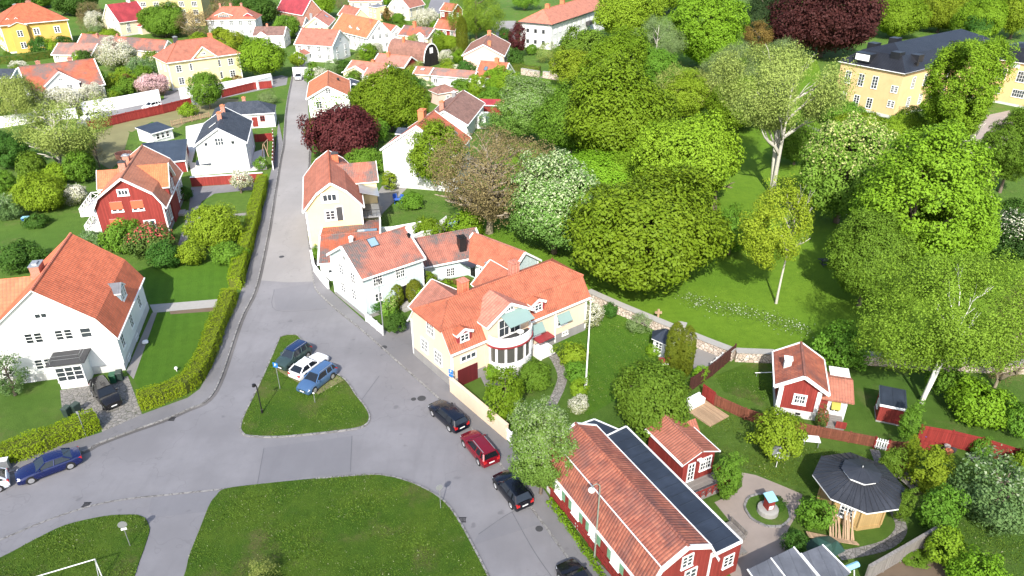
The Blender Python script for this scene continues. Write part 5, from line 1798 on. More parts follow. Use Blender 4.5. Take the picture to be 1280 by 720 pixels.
# long red house with gambrel roof
f = list(FIT['red_long'])
h = House('red_long_house', 'long red wooden house with white trimmed gambrel roof of old tiles', 'house', f, 'gambrel', 'red_board', 'tile_old', o=.35, plinth='plinth_w', corner='white', zt=.13)
RL = h
for px_, py_ in ((699, 601), (720, 632), (742, 660), (770, 695)):
    t, z = h.hit('v0', px_, py_)
    h.win('v0', t, 1.75, .85, 1.15, 2, 3, shut='shutter', glass='curtain')
h.wp('u1', [859, 701], .8, 1.0, 2, 3); h.win('u1', .9, 2.2, .9, 1.2, 2, 3)
b = MB()
for sg in (-1, 1):
    b.beam((-h.L / 2, sg * (h.W / 2 - h.mi), h.hw + h.mh + .03), (h.L / 2, sg * (h.W / 2 - h.mi), h.hw + h.mh + .03), .07, .07)
b.build('break_line_board', M['white'], h.root)
def local_box(name, pts, z0, z1, top, side, edge=None, root=None, inset=.0):
    b = MB(); b.prism([(x, y) for x, y in pts], z0, z1, 0, 1)
    o = b.build(name, [M[top], M[side]], root or h.root)
    if edge:
        k = MB()
        P_ = [Vector((x, y, 0)) for x, y in pts]
        for a, c in zip(P_, P_[1:] + P_[:1]):
            k.beam((a.x, a.y, z1 - .06), (c.x, c.y, z1 - .06), .14, .2)
        k.build('white_edging', M[edge], o)
    return o
za = 3.15
W2 = h.W / 2
(u3, v3), (u2, v2) = h.loc(927.5, 676.3, za), h.loc(782.9, 532.9, za)
va_ = (v2 + v3) / 2
u1f = h.L / 2 - .5
local_box('flat_annex', [(-h.L / 2, W2 - .5), (u3, W2 - .5), (u3, va_), (u2, va_), (-h.L / 2, va_)][:4] + [], 0, za, 'felt', 'red_board', 'white')
ra, rb = h.loc(701.7, 523, za + .05), h.loc(758.7, 509.9, za + .05)
rc = h.loc(780.7, 531.8, za + .05)
local_box('flat_annex', [(-h.L / 2 - .02, -1.0), (rb[0] + .3, -1.0), (rb[0] + .3, va_ - 1.6), (u2 - .1, va_ - .35), (-h.L / 2 - .02, va_ - .35)], 0, za - .45, 'felt', 'red_board', 'white')
fr, pn, _ = window_meshes(.8, 1.0, 2, 3, 'white', 'glass', None)
link('window', fr, h.root, (u3 + .01, (W2 + va_) / 2 + .2, 1.7), PI / 2); link('pane', pn, h.root, (u3 + .01, (W2 + va_) / 2 + .2, 1.7), PI / 2)
dk = [h.loc(893, 603, .4), h.loc(935, 657, .4)]
b = MB(); b.box(u3 - 6.5, va_ + .05, .25, u3 - .8, va_ + 1.5, .4); b.box(u3 - 6.3, va_ + 1.5, 0, u3 - .8, va_ + 1.9, .2); b.build('deck', M['wood'], h.root)
# orange gabled side house
f = list(FIT['orange_small'])
h = House('red_garden_house', 'small red garden house with orange pantile roof and white French window', 'garden house', f, 'gable', 'red_board', 'tile', o=.25, zt=.12, barge=False)
h.win('u0', -.75, 1.55, .55, 1.7, 2, 4); h.win('u0', .75, 1.9, 1.0, 1.15, 4, 3)
dk = h.box('deck', -h.Lw - 2.0, -h.Ww - .4, .3, -h.Lw, h.Ww + .3, .45, 'wood')
b = MB()
x0 = -h.Lw - 1.95
for k in range(7):
    y = -h.Ww - .35 + k * (2 * h.Ww + .6) / 6
    b.box(x0 - .04, y - .04, .45, x0 + .04, y + .04, 1.3)
    if k < 6:
        y2 = y + (2 * h.Ww + .6) / 6
        b.beam((x0, y, .55), (x0, y2, 1.2), .04, .05); b.beam((x0, y, 1.2), (x0, y2, .55), .04, .05)
b.box(x0 - .05, -h.Ww - .4, 1.25, x0 + .05, h.Ww + .3, 1.34)
b.box(x0, -h.Ww - .42, 1.25, -h.Lw, -h.Ww - .34, 1.34); b.box(x0, -h.Ww - .4, .5, -h.Lw, -h.Ww - .36, 1.2)
b.build('railing', M['red_board'], dk)
b = MB(); b.box(-h.Lw - .08, -.18, 2.55, -h.Lw - .02, .25, 2.75); b.lathe([(.02, 2.5), (.26, 2.62), (.3, 2.72)], 12, 0, (-h.Lw - .3, 0)); b.build('satellite_dish', M['white'], h.root)
h.cross('v0', 1.3, 1.6, 2.5, 3.4, .5, tile='tile', wall='red_board', name='rear_bay', barge=False)
# red cottage
h = House('red_cottage', 'red cottage with white corners and mossy tile roof beside the stone wall', 'cottage', FIT['red_cottage'][:5] + [3.6, 1.5] + FIT['red_cottage'][7:], 'gable', 'red_board', 'tile_old', o=.55, plinth='plinth_w', ph=.9, corner='white', zt=.14)
for sv in (-1, 1):
    b = MB(); b.box(-h.Lw - .07, sv * (h.Ww + .07), .92, -h.Lw + .3, sv * (h.Ww - .32), 3.3)
    b.build('broad_corner_board', M['white'], h.root)
h.win('u0', 0.1, 2.15, .85, .8, 4, 2, tw=.18)
b = MB(); b.box(-h.Lw - .05, -.45, .35, -h.Lw, .0, .6); b.build('vent', M['black'], h.root)
u, v = h.loc(985, 452, 4.7); h.chimney(u, v, .65, .65, .8, 'plinth_w', 'white', cap=.04)
# lower wing
wl = MB(); wl.box(-1.7, -h.Ww - 2.6, 0, 1.9, -h.Ww, 2.7); wg = wl.build('side_wing', M['white_board'], h.root)
b = MB()
q0 = [(-2.3, -h.Ww - 3.0, 2.55), (-2.3, -h.Ww + .25, 2.55), (.3, -h.Ww + .25, 3.35), (.3, -h.Ww - 3.0, 3.35), (2.2, -h.Ww + .25, 2.7), (2.2, -h.Ww - 3.0, 2.7)]
b.poly([q0[0], q0[3], q0[2], q0[1]][::-1] if False else [q0[1], q0[0], q0[3], q0[2]]); b.poly([q0[2], q0[3], q0[5], q0[4]])
b.poly([(x, y, z - .12) for x, y, z in [q0[0], q0[1], q0[2], q0[3]]]); b.poly([(x, y, z - .12) for x, y, z in [q0[3], q0[2], q0[4], q0[5]]])
for a, c in ((0, 1), (0, 3), (3, 5), (4, 5)):
    p, q = q0[a], q0[c]
    b.poly([p, q, (q[0], q[1], q[2] - .12), (p[0], p[1], p[2] - .12)])
b.build('wing_roof', M['tile_pale'], wg)
fr, pn, _ = window_meshes(.8, 1.3, 2, 2, 'white', 'glass', None)
w_ = link('window', fr, wg, (-1.7, -h.Ww - 1.6, 1.6), -PI / 2); link('pane', pn, wg, (-1.7, -h.Ww - 1.6, 1.6), -PI / 2)
b = MB(); b.mesh([(-1.75, -h.Ww - 2.0, 2.2), (-1.75, -h.Ww - 1.2, 2.2), (-2.3, -h.Ww - 1.2, 1.5), (-2.3, -h.Ww - 2.0, 1.5)], [(0, 1, 2, 3)]); b.build('yellow_blind', M['awning_y'], wg)
b = MB(); b.box(-1.72, -h.Ww - .9, .5, -1.69, -h.Ww - .05, 2.4); b.build('red_panel', M['red_board'], wg)
b = MB(); b.box(-3.6, -h.Ww - 2.4, .3, -1.7, -h.Ww - .1, .5)
for k in range(3): b.box(-3.9 - k * .3, -h.Ww - 2.3, 0, -3.6 - k * .3, -h.Ww - 1.2, .3 - k * .1)
b.build('porch_deck', M['wood'], wg)
b = MB(); b.box(-3.65, -h.Ww - 2.5, .5, -3.55, -h.Ww - 1.6, 1.2); b.build('porch_railing', M['red_board'], wg)
b = MB(); b.box(-3.65, -h.Ww - .9, .5, -3.55, -h.Ww - .05, 1.2); b.build('porch_railing', M['red_board'], wg)
b = MB(); b.box(1.0, -h.Ww - 2.9, 3.0, 2.6, -h.Ww - 1.1, 3.1); b.build('flat_canopy', M['white'], wg)
h = House('outhouse', 'small red outhouse with black pent roof below the birch', 'outhouse', [35.7, 54.0, FIT['outhouse'][2], 2.3, 2.5, 2.1, .45], 'shed', 'red_board', 'felt', o=.12, plinth='concrete', ph=.15, barge=False)
h.win('u0', 0, 1.3, .5, .6, 2, 2)
# ------------------------------------------------------------------ the far quarter
def H_(label, key, roof, wall, tile, cat='house', name=None, fit=None, **kw):
    return House(name or 'house', label, cat, fit or FIT[key], roof, wall, tile, **kw)
h = H_('white house among vines with bright orange roof beside the street', 'vine_white', 'gable', 'white_wall', 'tile_bright', o=.35)
h.wp('u0', [410, 113], .9, 1.1, 2, 3); h.wp('u0', [399, 131], 1.1, 1.4, 2, 3); h.chimney(2.4, -2.2, .5, .5, .4, 'black', 'black', cap=.03); h.row('v1', 4, (1.7, 3.2), .8, .9)
b = MB(); rng_ = random.Random(4)
iv = [( -h.Lw - .06, rng_.uniform(-3.9, 3.9), rng_.uniform(.3, 4.6)) for _ in range(260)]
for x, y, z in iv:
    s_ = rng_.uniform(.05, .17); b.poly([(x, y - s_, z - s_ * .6), (x - .03, y + s_ * .4, z - s_), (x, y + s_, z + s_ * .5), (x - .02, y - s_ * .2, z + s_)][::-1])
tag(b.build('climbing_vine', G['olive'], None, (h.cx, h.cy, 0), h.yaw), 'thin climbing vine over the gable of the white house by the street', 'vine')
h = H_('white two storey house with orange roof and small orange porch by the alley', 'white_orange', 'gable', 'white_wall', 'tile', o=.3, plinth='plinth_w')
h.row('v0', 4, (1.6, 3.6), .9, 1.1); h.row('u1', 2, (1.5, 3.4), .9, 1.1, margin=2.6); h.win('u1', 0, 5.6, .7, .8)
h.cross('v0', -3.2, 3.4, 2.6, 3.5, 3.2, tile='tile', wall='white_wall', name='porch', inner=h.Ww - .5)
h = H_('large pale yellow villa with orange hipped roof and central gable', 'yellow_hip', 'hip', 'yellow_far', 'tile', o=.45, plinth='plinth_w', corner='white')
h.row('v0', 5, (2.0, 5.0), 1.15, 1.5, margin=2.4); h.row('u0', 2, (2.0, 5.0), 1.0, 1.4, margin=3)
h.cross('v0', 0, 6.4, 6.75, 9.5, .12, tile='tile', wall='yellow_far', ov=.25, wins=((0, 7.8, .9, .5, 3, 1),))
h.chimney(-4.4, .4, .9, .9, 1.2, 'dgrey', 'grey'); h.chimney(4.2, .3, .9, .9, 1.0, 'terracotta', 'terracotta')
h.box('porch', -h.Lw - 1.8, -.9, 0, -h.Lw, 1.3, 2.6, 'white'); h.box('porch_roof', -h.Lw - 2.1, -1.2, 2.603, -h.Lw, 1.6, 2.9, 'tile')
h = H_('white villa with red chimneys and broad front gable behind blossoming trees', 'white_frontespis', 'gable', 'white_wall', 'tile_worn', o=.3, plinth='plinth_w')
h.cross('v0', -.8, 6.6, 5.9, 8.4, .3, tile='tile', wins=((-1.3, 4.8, .95, 1.1, 4, 3), (1.3, 4.8, .95, 1.1, 4, 3), (0, 6.7, .7, .3, 2, 1)))
h.row('v0', 4, (1.7,), 1.0, 1.2, margin=2.2); h.wp('v0', [118, 117.5], 1.1, 1.2, 4, 3); h.chimney(-3.6, .8, .9, .8, 1.2, 'brick_r', 'brick_r'); h.chimney(2.8, .8, .9, .8, 1.2, 'brick_r', 'brick_r'); h.row('u0', 2, (2, 4.6), .9, 1.2, margin=3.6)
f = FIT['yellow_big']
Fb = [-150.2, 236.5, R(40), 19.0, 15.0, 8.2, 4.8, 1.6, 2.2]
h = H_('big ochre yellow villa with orange hipped roof at the left edge', 'yellow_big', 'hip', 'ochre_wall', 'tile', fit=Fb, o=.5, corner='white', plinth='plinth_w')
h.row('v0', 3, (2.2, 5.6), 1.3, 1.6, margin=3.4, tw=.22); h.row('u0', 3, (2.2, 5.6), 1.2, 1.5, margin=3, tw=.2); h.chimney(1.2, 1.0, 1.3, 1.3, 1.0, 'brick_r', 'brick_r'); h.chimney(-2.2, 3.0, 1.3, 1.3, 1.4, 'brick_r', 'grey')
for t in (-4.2, -6.4): h.cross('v0', t, 1.4, 9.3, 9.9, -1.6, 3, tile='metal_red', wall='metal_red', z0=8.0, ov=.15, ovs=.1, name='dormer', wins=((0, 8.9, .8, .8, 2, 2),), barge=False)
h.cross('v0', -4.6, 4.4, 8.0, 8.9, 1.1, 2.0, tile='tile', wall='ochre_wall', name='bay', wins=((0, 5.6, 1.3, 1.6, 2, 3), (0, 2.2, 1.3, 1.6, 2, 3)), barge=False)
h = H_('white house with dark red metal roof and red lean-to at the top left', 'red_roof_white', 'gable', 'ivory_wall', 'metal_red', o=.3, plinth='plinth_w')
h.wp('v0', [161, 37], 1.2, 1.4, 4, 3); h.row('v0', 2, (3.4,), .9, 1.1, margin=3); h.row('u0', 2, (2, 4.8), .9, 1.2, margin=3); h.chimney(2.5, .2, .9, .9, 1.4, 'white_wall', 'grey'); h.cross('v0', 2.6, 3.6, 2.8, 3.8, 2.2, tile='metal_red', wall='ivory_wall', name='lean_to', inner=h.Ww - .5)
h = H_('long low house with orange roof and two small front gables behind the grey gable', 'long_low', 'gable', 'ivory_wall', 'tile_worn', o=.3)
h.cross('v0', 1.0, 3.6, 4.0, 5.1, .3, tile='tile_worn', wall='ivory_wall', wins=((0, 3.4, .8, .9, 4, 3),)); h.row('v0', 7, (1.7,), 1, 1.1); h.chimney(-9.5, -.5, .7, .7, .8, 'brick_r', 'brick_r'); h.chimney(-2.5, .2, .6, .6, .7, 'brick_r', 'brick_r')
h = H_('ivory house with weathered grey-brown roof in front of the long low house', 'grey_gable', 'gable', 'ivory_wall', 'tile_lichen', o=.3)
h.row('v0', 3, (1.5,), 1, .8); h.win('u1', 0, 2.4, .7, 1.0, 2, 3); h.row('u1', 2, (1.3,), .8, 1, margin=3)
h = H_('yellow brick apartment block at the top edge', 'brick_yellow', 'flat', 'brick_y', 'metal_grey', cat='apartment block', name='apartment_block', o=.1, barge=False)
h.row('v0', 5, (2, 4.9, 7.6), 1.6, 1.4, 3, 2, margin=2.6); h.box('balcony', -1.6, -h.Ww - 1.3, 3.6, 1.8, -h.Ww, 3.8, 'grey'); h.box('balcony', -1.6, -h.Ww - 1.3, 6.4, 1.8, -h.Ww, 6.6, 'grey')
h = H_('white house with orange roof and red-brown dormers behind the brown tree', 'white_hip_far', 'hip', 'white_wall', 'tile', o=.35, plinth='plinth_w')
h.row('v0', 5, (1.8, 4.4), 1.1, 1.4, 4, 3, margin=1.8); h.row('u1', 2, (1.8, 4.4), 1.0, 1.4, margin=3, glass='sky_glass')
h.cross('v0', -2.2, 5.4, 7.0, 7.9, -.6, 2.5, tile='tile_red', wall='tile_red', z0=5.6, name='dormer', ov=.2, wins=((0, 6.5, 3.2, .9, 5, 2),), barge=False); h.cross('u1' if False else 'v0', 5.6, 2.4, 6.9, 7.6, -.8, 2.5, tile='metal_red', wall='metal_red', z0=5.6, name='dormer', ov=.2, barge=False)
for u in (-4, -.5, 3): h.chimney(u, .3, .7, .7, 1.1, 'brick_r', 'brick_r')
h = H_('low white house with brown roof and small white front gable by the shaded alley', 'brown_low', 'gable', 'white_wall', 'tile_brown', fit=[-76.2, 238.5, R(3), 10.0, 9.0, 3.8, 2.0, 1.6, 2.2], o=.3)
h.cross('v0', -1.8, 3.4, 3.8, 5.0, .4, tile='tile', wins=()); h.row('v0', 3, (1.6,), .9, 1); h.row('u1', 2, (1.6, 3.4), .8, 1, margin=2.4); h.chimney(-1, .2, .6, .6, .8, 'brick_r', 'terracotta')
h = H_('building with broad dark red sheet roof at the top edge', 'red_metal', 'gable', 'brick_r', 'metal_red', o=.2, cat='building', name='building')
h.row('v0', 4, (2,), 1, 1.2)
h = H_('little brown roofed house half hidden by the rounded tree', 'hidden_small', 'gable', 'white_wall', 'tile_brown', fit=FIT['hidden_small'][:3] + [6.5] + FIT['hidden_small'][4:], o=.25)
h.win('u1', 0, 2.6, .8, 1); h.row('v0', 2, (1.5,), .8, 1)
h = H_('yellow gabled house with brown-orange roof and pale chimney pipe', 'yellow_gable', 'gable', 'yellow_far', 'tile_red', o=.3, plinth='plinth')
h.win('u0', 0, 6.2, .9, 1.0, 2, 2); h.row('u0', 3, (2, 4.4), .9, 1.2, margin=1.8); h.row('v0', 4, (2, 4), .9, 1.1); h.chimney(-5, 1.6, .8, .8, 1.7, 'grey', 'grey'); h.skylight(3, -1.8, 1, 1.2)
h = H_('long white house with brown-orange roof and two little white dormers', 'white_brown', 'gable', 'white_wall', 'tile_red', fit=FIT['white_brown'][:3] + [21.0, 9.5, 4.6, 4.6, 1.6, 2.2], o=.3, plinth='plinth_w')
for t in (-1, 3.4): h.cross('v0', t, 1.3, 6.4, 6.9, -1.2, 2.5, tile='tile_red', wall='white', z0=5.2, ov=.1, ovs=.1, name='dormer', barge=False, wins=((0, 6.0, .7, .6, 2, 2),))
h.row('v0', 7, (1.9, 3.8), .9, 1.2); h.row('u1', 3, (1.9, 4.6), .9, 1.2, margin=2); h.win('u1', 0, 6.8, .8, .9); h.chimney(7.5, -.9, .7, .8, 1, 'tile_red', 'tile_red')
h = H_('yellow fronted house with orange roof behind the long white house', 'orange_behind', 'gable', 'yellow_far', 'tile', fit=FIT['orange_behind'][:3] + [12, 6.5, 4.1, 3.0, 1.6, 2.2], o=.25)
h.row('v0', 3, (2,), .9, 1.1); h.win('u1', 0, 3.6, .8, .9); h.chimney(-1, -.5, .8, .8, .8, 'tile_red', 'tile_red'); h.row('u0', 2, (2,), .8, 1, margin=2.2)
h = H_('cream walled house with orange roof cut by the top edge', 'cream_top', 'gable', 'ivory_wall', 'tile', o=.3)
h.row('v0', 4, (1.8, 4.2), 1, 1.3)
h = H_('small yellow cube house with grey-blue flat roof', 'yellow_cube', 'flat', 'yellow_wall', 'metal_grey', o=.2, fit=FIT['yellow_cube'][:3] + [5.5, 4.6] + FIT['yellow_cube'][5:], barge=False)
h.row('v0', 2, (1.7, 3.6), .8, 1); h.win('u1', 0, 1.8, .9, 2, 2, 3)
h = H_('cream gabled house with orange roof beside the dark parking ground', 'cream_gable', 'gable', 'ivory_wall', 'tile', o=.3, plinth='plinth_w')
h.row('u0', 2, (2, 4.4), .9, 1.2, margin=2.6); h.win('u0', 0, 6.6, .8, 1); h.row('v0', 3, (2, 3.6), .9, 1.1)
h = H_('red cottage with orange roof and white bays in front of the willow', 'red_far', 'gable', 'red_board', 'tile', fit=FIT['red_far'][:3] + [9, 6.5, 2.7, 2.6, 1.6, 2.2], o=.3, corner='white')
h.row('v0', 3, (1.4,), 1.0, 1.4, 2, 3, tw=.2); h.win('u1', 0, 1.5, .9, 1.2); h.chimney(1.6, -1.0, .8, .8, 1.1, 'tile_red', 'tile_red')
h = H_('second red cottage with orange roof close behind the first, by the willow', 'red_far2', 'gable', 'red_board', 'tile', fit=FIT['red_far2'][:3] + [7, 6.0, 3.2, 2.4, 1.6, 2.2], o=.3, corner='white')
h.row('v0', 2, (1.8,), 1, 1.2, tw=.2); h.win('u1', 0, 1.8, .9, 1.2)
h = H_('cream house with half brown half orange roof, tall chimney and white dormer', 'orange_mid', 'gable', 'ivory_wall', 'tile_worn', fit=FIT['orange_mid'][:3] + [12, 8.6, 2.8, 2.4, 1.6, 2.2], o=.3)
h.row('v0', 3, (1.5,), .9, 1.1); h.row('u1', 2, (1.5,), .8, 1.1, margin=2.4); h.chimney(-1.6, -.4, .9, .9, 1.6, 'terracotta', 'terracotta'); h.cross('v0', 3.2, 2.6, 3.5, 4.3, .25, tile='tile', wins=((0, 2.8, .8, .8, 2, 2),))
h = H_('low house with orange roof and white trussed gable next to the tall white gable', 'orange_mid2', 'gable', 'white_board', 'tile', fit=FIT['orange_mid2'][:3] + [8, 5.6, 3.2, 2.1, 1.6, 2.2], o=.3)
h.win('u1', 0, 2.6, 1.2, 1.2, 4, 3); h.row('v0', 2, (1.6,), .8, 1)
h = H_('house with pinkish brown barrel roof and black arched gable', 'gambrel_black', 'barrel', 'black_board', 'tile_brown', fit=FIT['gambrel_black'][:3] + [14, 6.6, 1.6, 4.6, 1.6, 2.2], o=.2, gutter=None)
h.win('u1', .2, 4.3, .9, 1.0, 1, 1, tw=.2, glass='curtain'); h.cross('v0', 5.6, 1.0, 3.6, 3.9, -.35, 1.5, tile='tile_brown', wall='white', z0=2.6, ov=.1, ovs=.05, name='dormer', barge=False); h.chimney(-2, -1.2, .6, .6, 1.6, 'terracotta', 'white')
h = H_('low house with orange roof and red and white striped gable', 'red_gable_small', 'gable', 'red_board', 'tile_pale', o=.3)
for t in (-1.6, -.5, .6, 1.7): h.win('u1', t, 1.7, .5, 1.5, 1, 2)
h.row('v0', 3, (1.6,), .8, 1); h.chimney(-1.6, -.6, .8, .8, .9, 'terracotta', 'terracotta')
h = H_('low cream house with orange roof, broad front gable and red end gable', 'cream_long', 'gable', 'red_board', 'tile_pale', o=.3, corner='white')
h.cross('v0', -1.6, 8.6, 2.2, 4.1, .6, tile='tile_pale', wall='ivory_wall', ov=.25, wins=((0, 2.9, .5, .5, 2, 2), (-2.4, 1.4, .8, .9, 2, 2), (1.8, 1.4, .8, .9, 2, 2))); h.win('u1', .6, 1.5, .8, 1.2, 3, 2); h.chimney(.5, .5, .8, .8, .7, 'terracotta', 'terracotta')
h = H_('white house with wide brown tiled roof behind the tall white gable', 'brown_house', 'gable', 'white_board', 'tile_brown', fit=FIT['brown_house'][:4] + [9.4, 3.3, 2.6, 1.6, 2.2], o=.3)
h.row('v0', 3, (1.6,), 1, 1.2); h.row('u0', 2, (1.6,), .9, 1.1, margin=2.4); h.chimney(-4.5, 1.4, .9, .9, 1.5, 'brick_r', 'terracotta'); h.chimney(5.5, 1.4, .8, .8, 1.0, 'grey', 'white'); h.box('porch', .5, -h.Ww - 2, 0, 4.5, -h.Ww, 2.5, 'white_board')
h = H_('tall white gabled house with orange roof, big red chimney and dark dormer', 'white_tall', 'gable', 'white_wall', 'tile', o=.25, plinth='plinth_w', barge=True)
h.chimney(.2, .6, 1.5, 1.0, 1.6, 'terracotta', 'terracotta'); h.cross('v1', .4, 2.6, 8.3, 8.8, -1.3, 2.6, tile='slate', wall='slate', z0=7.0, ov=.2, name='dormer', barge=False); h.row('u0', 3, (2, 4.8), .9, 1.2, margin=2.6, glass='curtain'); h.cross('v0', -1, 2.6, 8.6, 9.4, -1.2, 2.6, tile='tile_pale', z0=7, name='dormer', barge=False, wins=((0, 8, 1.2, .9, 2, 2),))
h = H_('pale pink house with brown roof and red chimney', 'pink_house', 'gable', 'pink_wall', 'tile_brown', fit=[-7.0, 209.5, R(85), 18.0, 11.6, 4.4, 2.9, 1.6, 2.2], o=.3, plinth='plinth_w')
h.chimney(6, 0, 1, 1, 1, 'terracotta', 'terracotta'); h.row('v0', 4, (2, 3.4), .9, 1.2); h.chimney(-6, -1.4, .9, .9, 1.0, 'terracotta', 'terracotta')
h.win('u0', 0, 4.9, .6, .6)
h = H_('white cottage with orange roof and two roof windows before the pink house', 'white_sky', 'gable', 'white_board', 'tile', o=.3)
h.skylight(-1.6, -1.9, .8, 1.1); h.skylight(2.2, -2.1, .8, 1.1); h.chimney(.6, .1, 1, .8, .9, 'terracotta', 'terracotta'); h.row('u1', 2, (1.4,), .8, 1, margin=2.2); h.win('u1', 0, 3.6, .6, .7)
h = H_('long grey-brown roofed outbuilding with white posts in a garden', 'grey_low', 'gable', 'white_board', 'tile_lichen', cat='outbuilding', name='outbuilding', fit=FIT['grey_low'][:3] + [12, 5.5, 2.6, 1.3, 1.6, 2.2], o=.3)
h.row('v0', 2, (1.3,), 1, 1)
h = H_('short orange roofed outbuilding joined to the grey-brown one', 'orange_low', 'gable', 'ivory_wall', 'tile_pale', cat='outbuilding', name='outbuilding', o=.3)
h.skylight(-.3, -1, .9, .8, 'curtain')
h = H_('pink garden house with brown hipped roof among the back gardens', 'pink_shed', 'hip', 'pink_wall', 'tile_brown', cat='garden house', name='garden_house', fit=[-16.0, 169.0, R(35), 5.6, 4.6, 2.8, 1.3, 1.6, 2.2], o=.3, gutter=None)
h.win('v0', 0, 1.5, .8, 1)
h = H_('long white apartment house with orange hipped roof', 'white_long', 'hip', 'white_wall', 'tile_pale', cat='apartment house', name='apartment_house', o=.6, fit=FIT['white_long'][:5] + [7.6, 3.3, 1.6, 2.2], plinth='plinth_w', zt=.3, trim='dgrey', gutter='dgrey')
h.row('v0', 12, (2, 5.2), 1.3, 1.3, 2, 2, margin=3, trim='white', glass='curtain'); h.row('u0', 3, (2, 5.2), .8, .9, margin=2.6); h.box('balcony', 4, -h.Ww - 1.4, 3.6, 8, -h.Ww, 4.7, 'dgrey')
for u in (-14, -3, 9): h.chimney(u, .3, .9, 1.4, 1.2, 'terracotta', 'terracotta')
h = H_('low white annex with dark roof at the left edge before the white villa', 'red_roof_white', 'gable', 'white_wall', 'slate', cat='outbuilding', name='outbuilding', fit=[at(-2, 108).x, at(-2, 108).y, R(2), 12, 6.5, 2.8, 1.6, 1, 1], o=.3)
h.row('v0', 3, (1.4,), .9, 1)
h = H_('small black carport with white gable beside the cream low house', 'red_roof_white', 'gable', 'black_board', 'slate', cat='carport', name='carport', fit=[at(441, 117).x, at(441, 117).y, R(-70), 6, 4.6, 2.2, .9, 1, 1], o=.3)
h = H_('small pale house with orange roof among the gardens behind the olive tree', 'red_roof_white', 'gable', 'ivory_wall', 'tile_pale', fit=[at(476, 106).x, at(476, 106).y, R(-24), 7, 5.5, 2.6, 1.5, 1, 1], o=.3)
h.row('v0', 2, (1.4,), .9, 1)
# mansion in the park
h = H_('apricot mansion with black mansard roof in the park', 'mansion_wing', 'tiers', 'mansion_wall', 'metal_dark', cat='mansion', name='mansion', fit=[96.3, 173.6, R(36), 45, 15.5, 9.9, 4.4, 1.6, 2.2], o=.5, plinth='plinth_w', ph=.7,
       tiers=[(0, 0, 9.9), (3.2, 3.2, 12.6), (7.5, 7.74, 14.3)], trim='white', gutter='black')
h.wp('u0', [1060, 96, 1076.5, 100, 1093.5, 103], 1.15, 2.5, 2, 4); h.wp('u0', [1054, 121, 1070.5, 125, 1086.5, 129], 1.15, 2.1, 2, 4); h.wp('u0', [1118, 111.5, 1113.5, 130], 1.3, 1.3, 4, 3)
for t in (-17, -12, -7, -2, 3, 8): h.win('v0', t, 7.2, 1.1, 2.3, 2, 4); h.win('v0', t, 3, 1.1, 2.0, 2, 4)
b = MB(); b.box(-h.L / 2 + .3, .6, 10.6, -h.L / 2 + 3.5, 4.4, 12.4); d_ = b.build('dormer', M['metal_dark'], h.root)
b = MB(); b.box(-h.L / 2 + .25, .9, 10.9, -h.L / 2 + .3, 4.1, 12.2); b.build('dormer_front', M['white'], d_)
for q in ((-19, -3.4, 13.3), (-14.5, -5.4, 12.6), (-15, 4.4, 13.6), (-5, 5, 13.6)):
    b = MB(); b.box(q[0] - 1.1, q[1] - 1.0, q[2] - 2, q[0] + 1.1, q[1] + 1.0, q[2]); b.build('roof_box', M['metal_dark'], h.roof)
h.cross('v0', 4.0, 9, 10, 13.2, 1.2, tile='metal_dark', wall='mansion_wall', ov=.3, wins=((0, 10.4, 1.2, 1.2, 2, 3),))
h.chimney(-16.5, -6.6, .8, .8, 1.2, 'black', 'black', zb=10); h.chimney(2, 0, 1, 1.2, 1.2, 'black', 'black')
wx, wy = loc2(h.cx, h.cy, h.yaw, 17.5, -19.0)
h = H_('apricot east wing of the mansion with large grid windows', 'mansion_wing', 'tiers', 'mansion_wall', 'metal_dark', cat='mansion wing', name='mansion_wing', fit=[wx, wy, R(36), 14, 22, 9.6, 3.6, 1.6, 2.2], o=.4, plinth='plinth_w', tiers=[(0, 0, 9.6), (3, 3, 12.2), (6.5, 6.6, 13.0)], gutter='black')
for t in (-6, -1, 4, 8): h.win('u0', t, 6.6, 2.6, 2.2, 5, 3); h.win('u0', t, 2.9, 2.4, 1.5, 5, 2)
h.win('u0', -3.5, 8.8, 1.8, .7, 1, 1, glass='curtain')
for t in (-4, 0, 4): h.win('v0', t, 6.6, 1.6, 2.2, 3, 3); h.win('v0', t, 2.9, 1.6, 2, 3, 3)

h = H_('little red shed with black roof before the long white apartment house', 'red_roof_white', 'gable', 'red_board', 'felt', cat='shed', name='garden_shed', fit=[at(709, 63).x, at(709, 63).y, R(-20), 5, 3.4, 1.9, .9, 1, 1], o=.2, barge=False)
h = H_('red roofed shed hidden in shrubs behind the round white-tipped tree', 'red_roof_white', 'gable', 'red_board', 'metal_red', cat='shed', name='garden_shed', fit=[at(614, 141).x, at(614, 141).y, R(-5), 6, 3.6, 2.2, .9, 1, 1], o=.2, barge=False)
p_ = at(618, 112)
h = H_('tiny black roofed white playhouse below the roof-window cottage', 'red_roof_white', 'hip', 'white_board', 'felt', cat='playhouse', name='playhouse', fit=[p_.x, p_.y, R(20), 3.4, 3.0, 1.9, 1.2, 1, 1], o=.2, gutter=None)
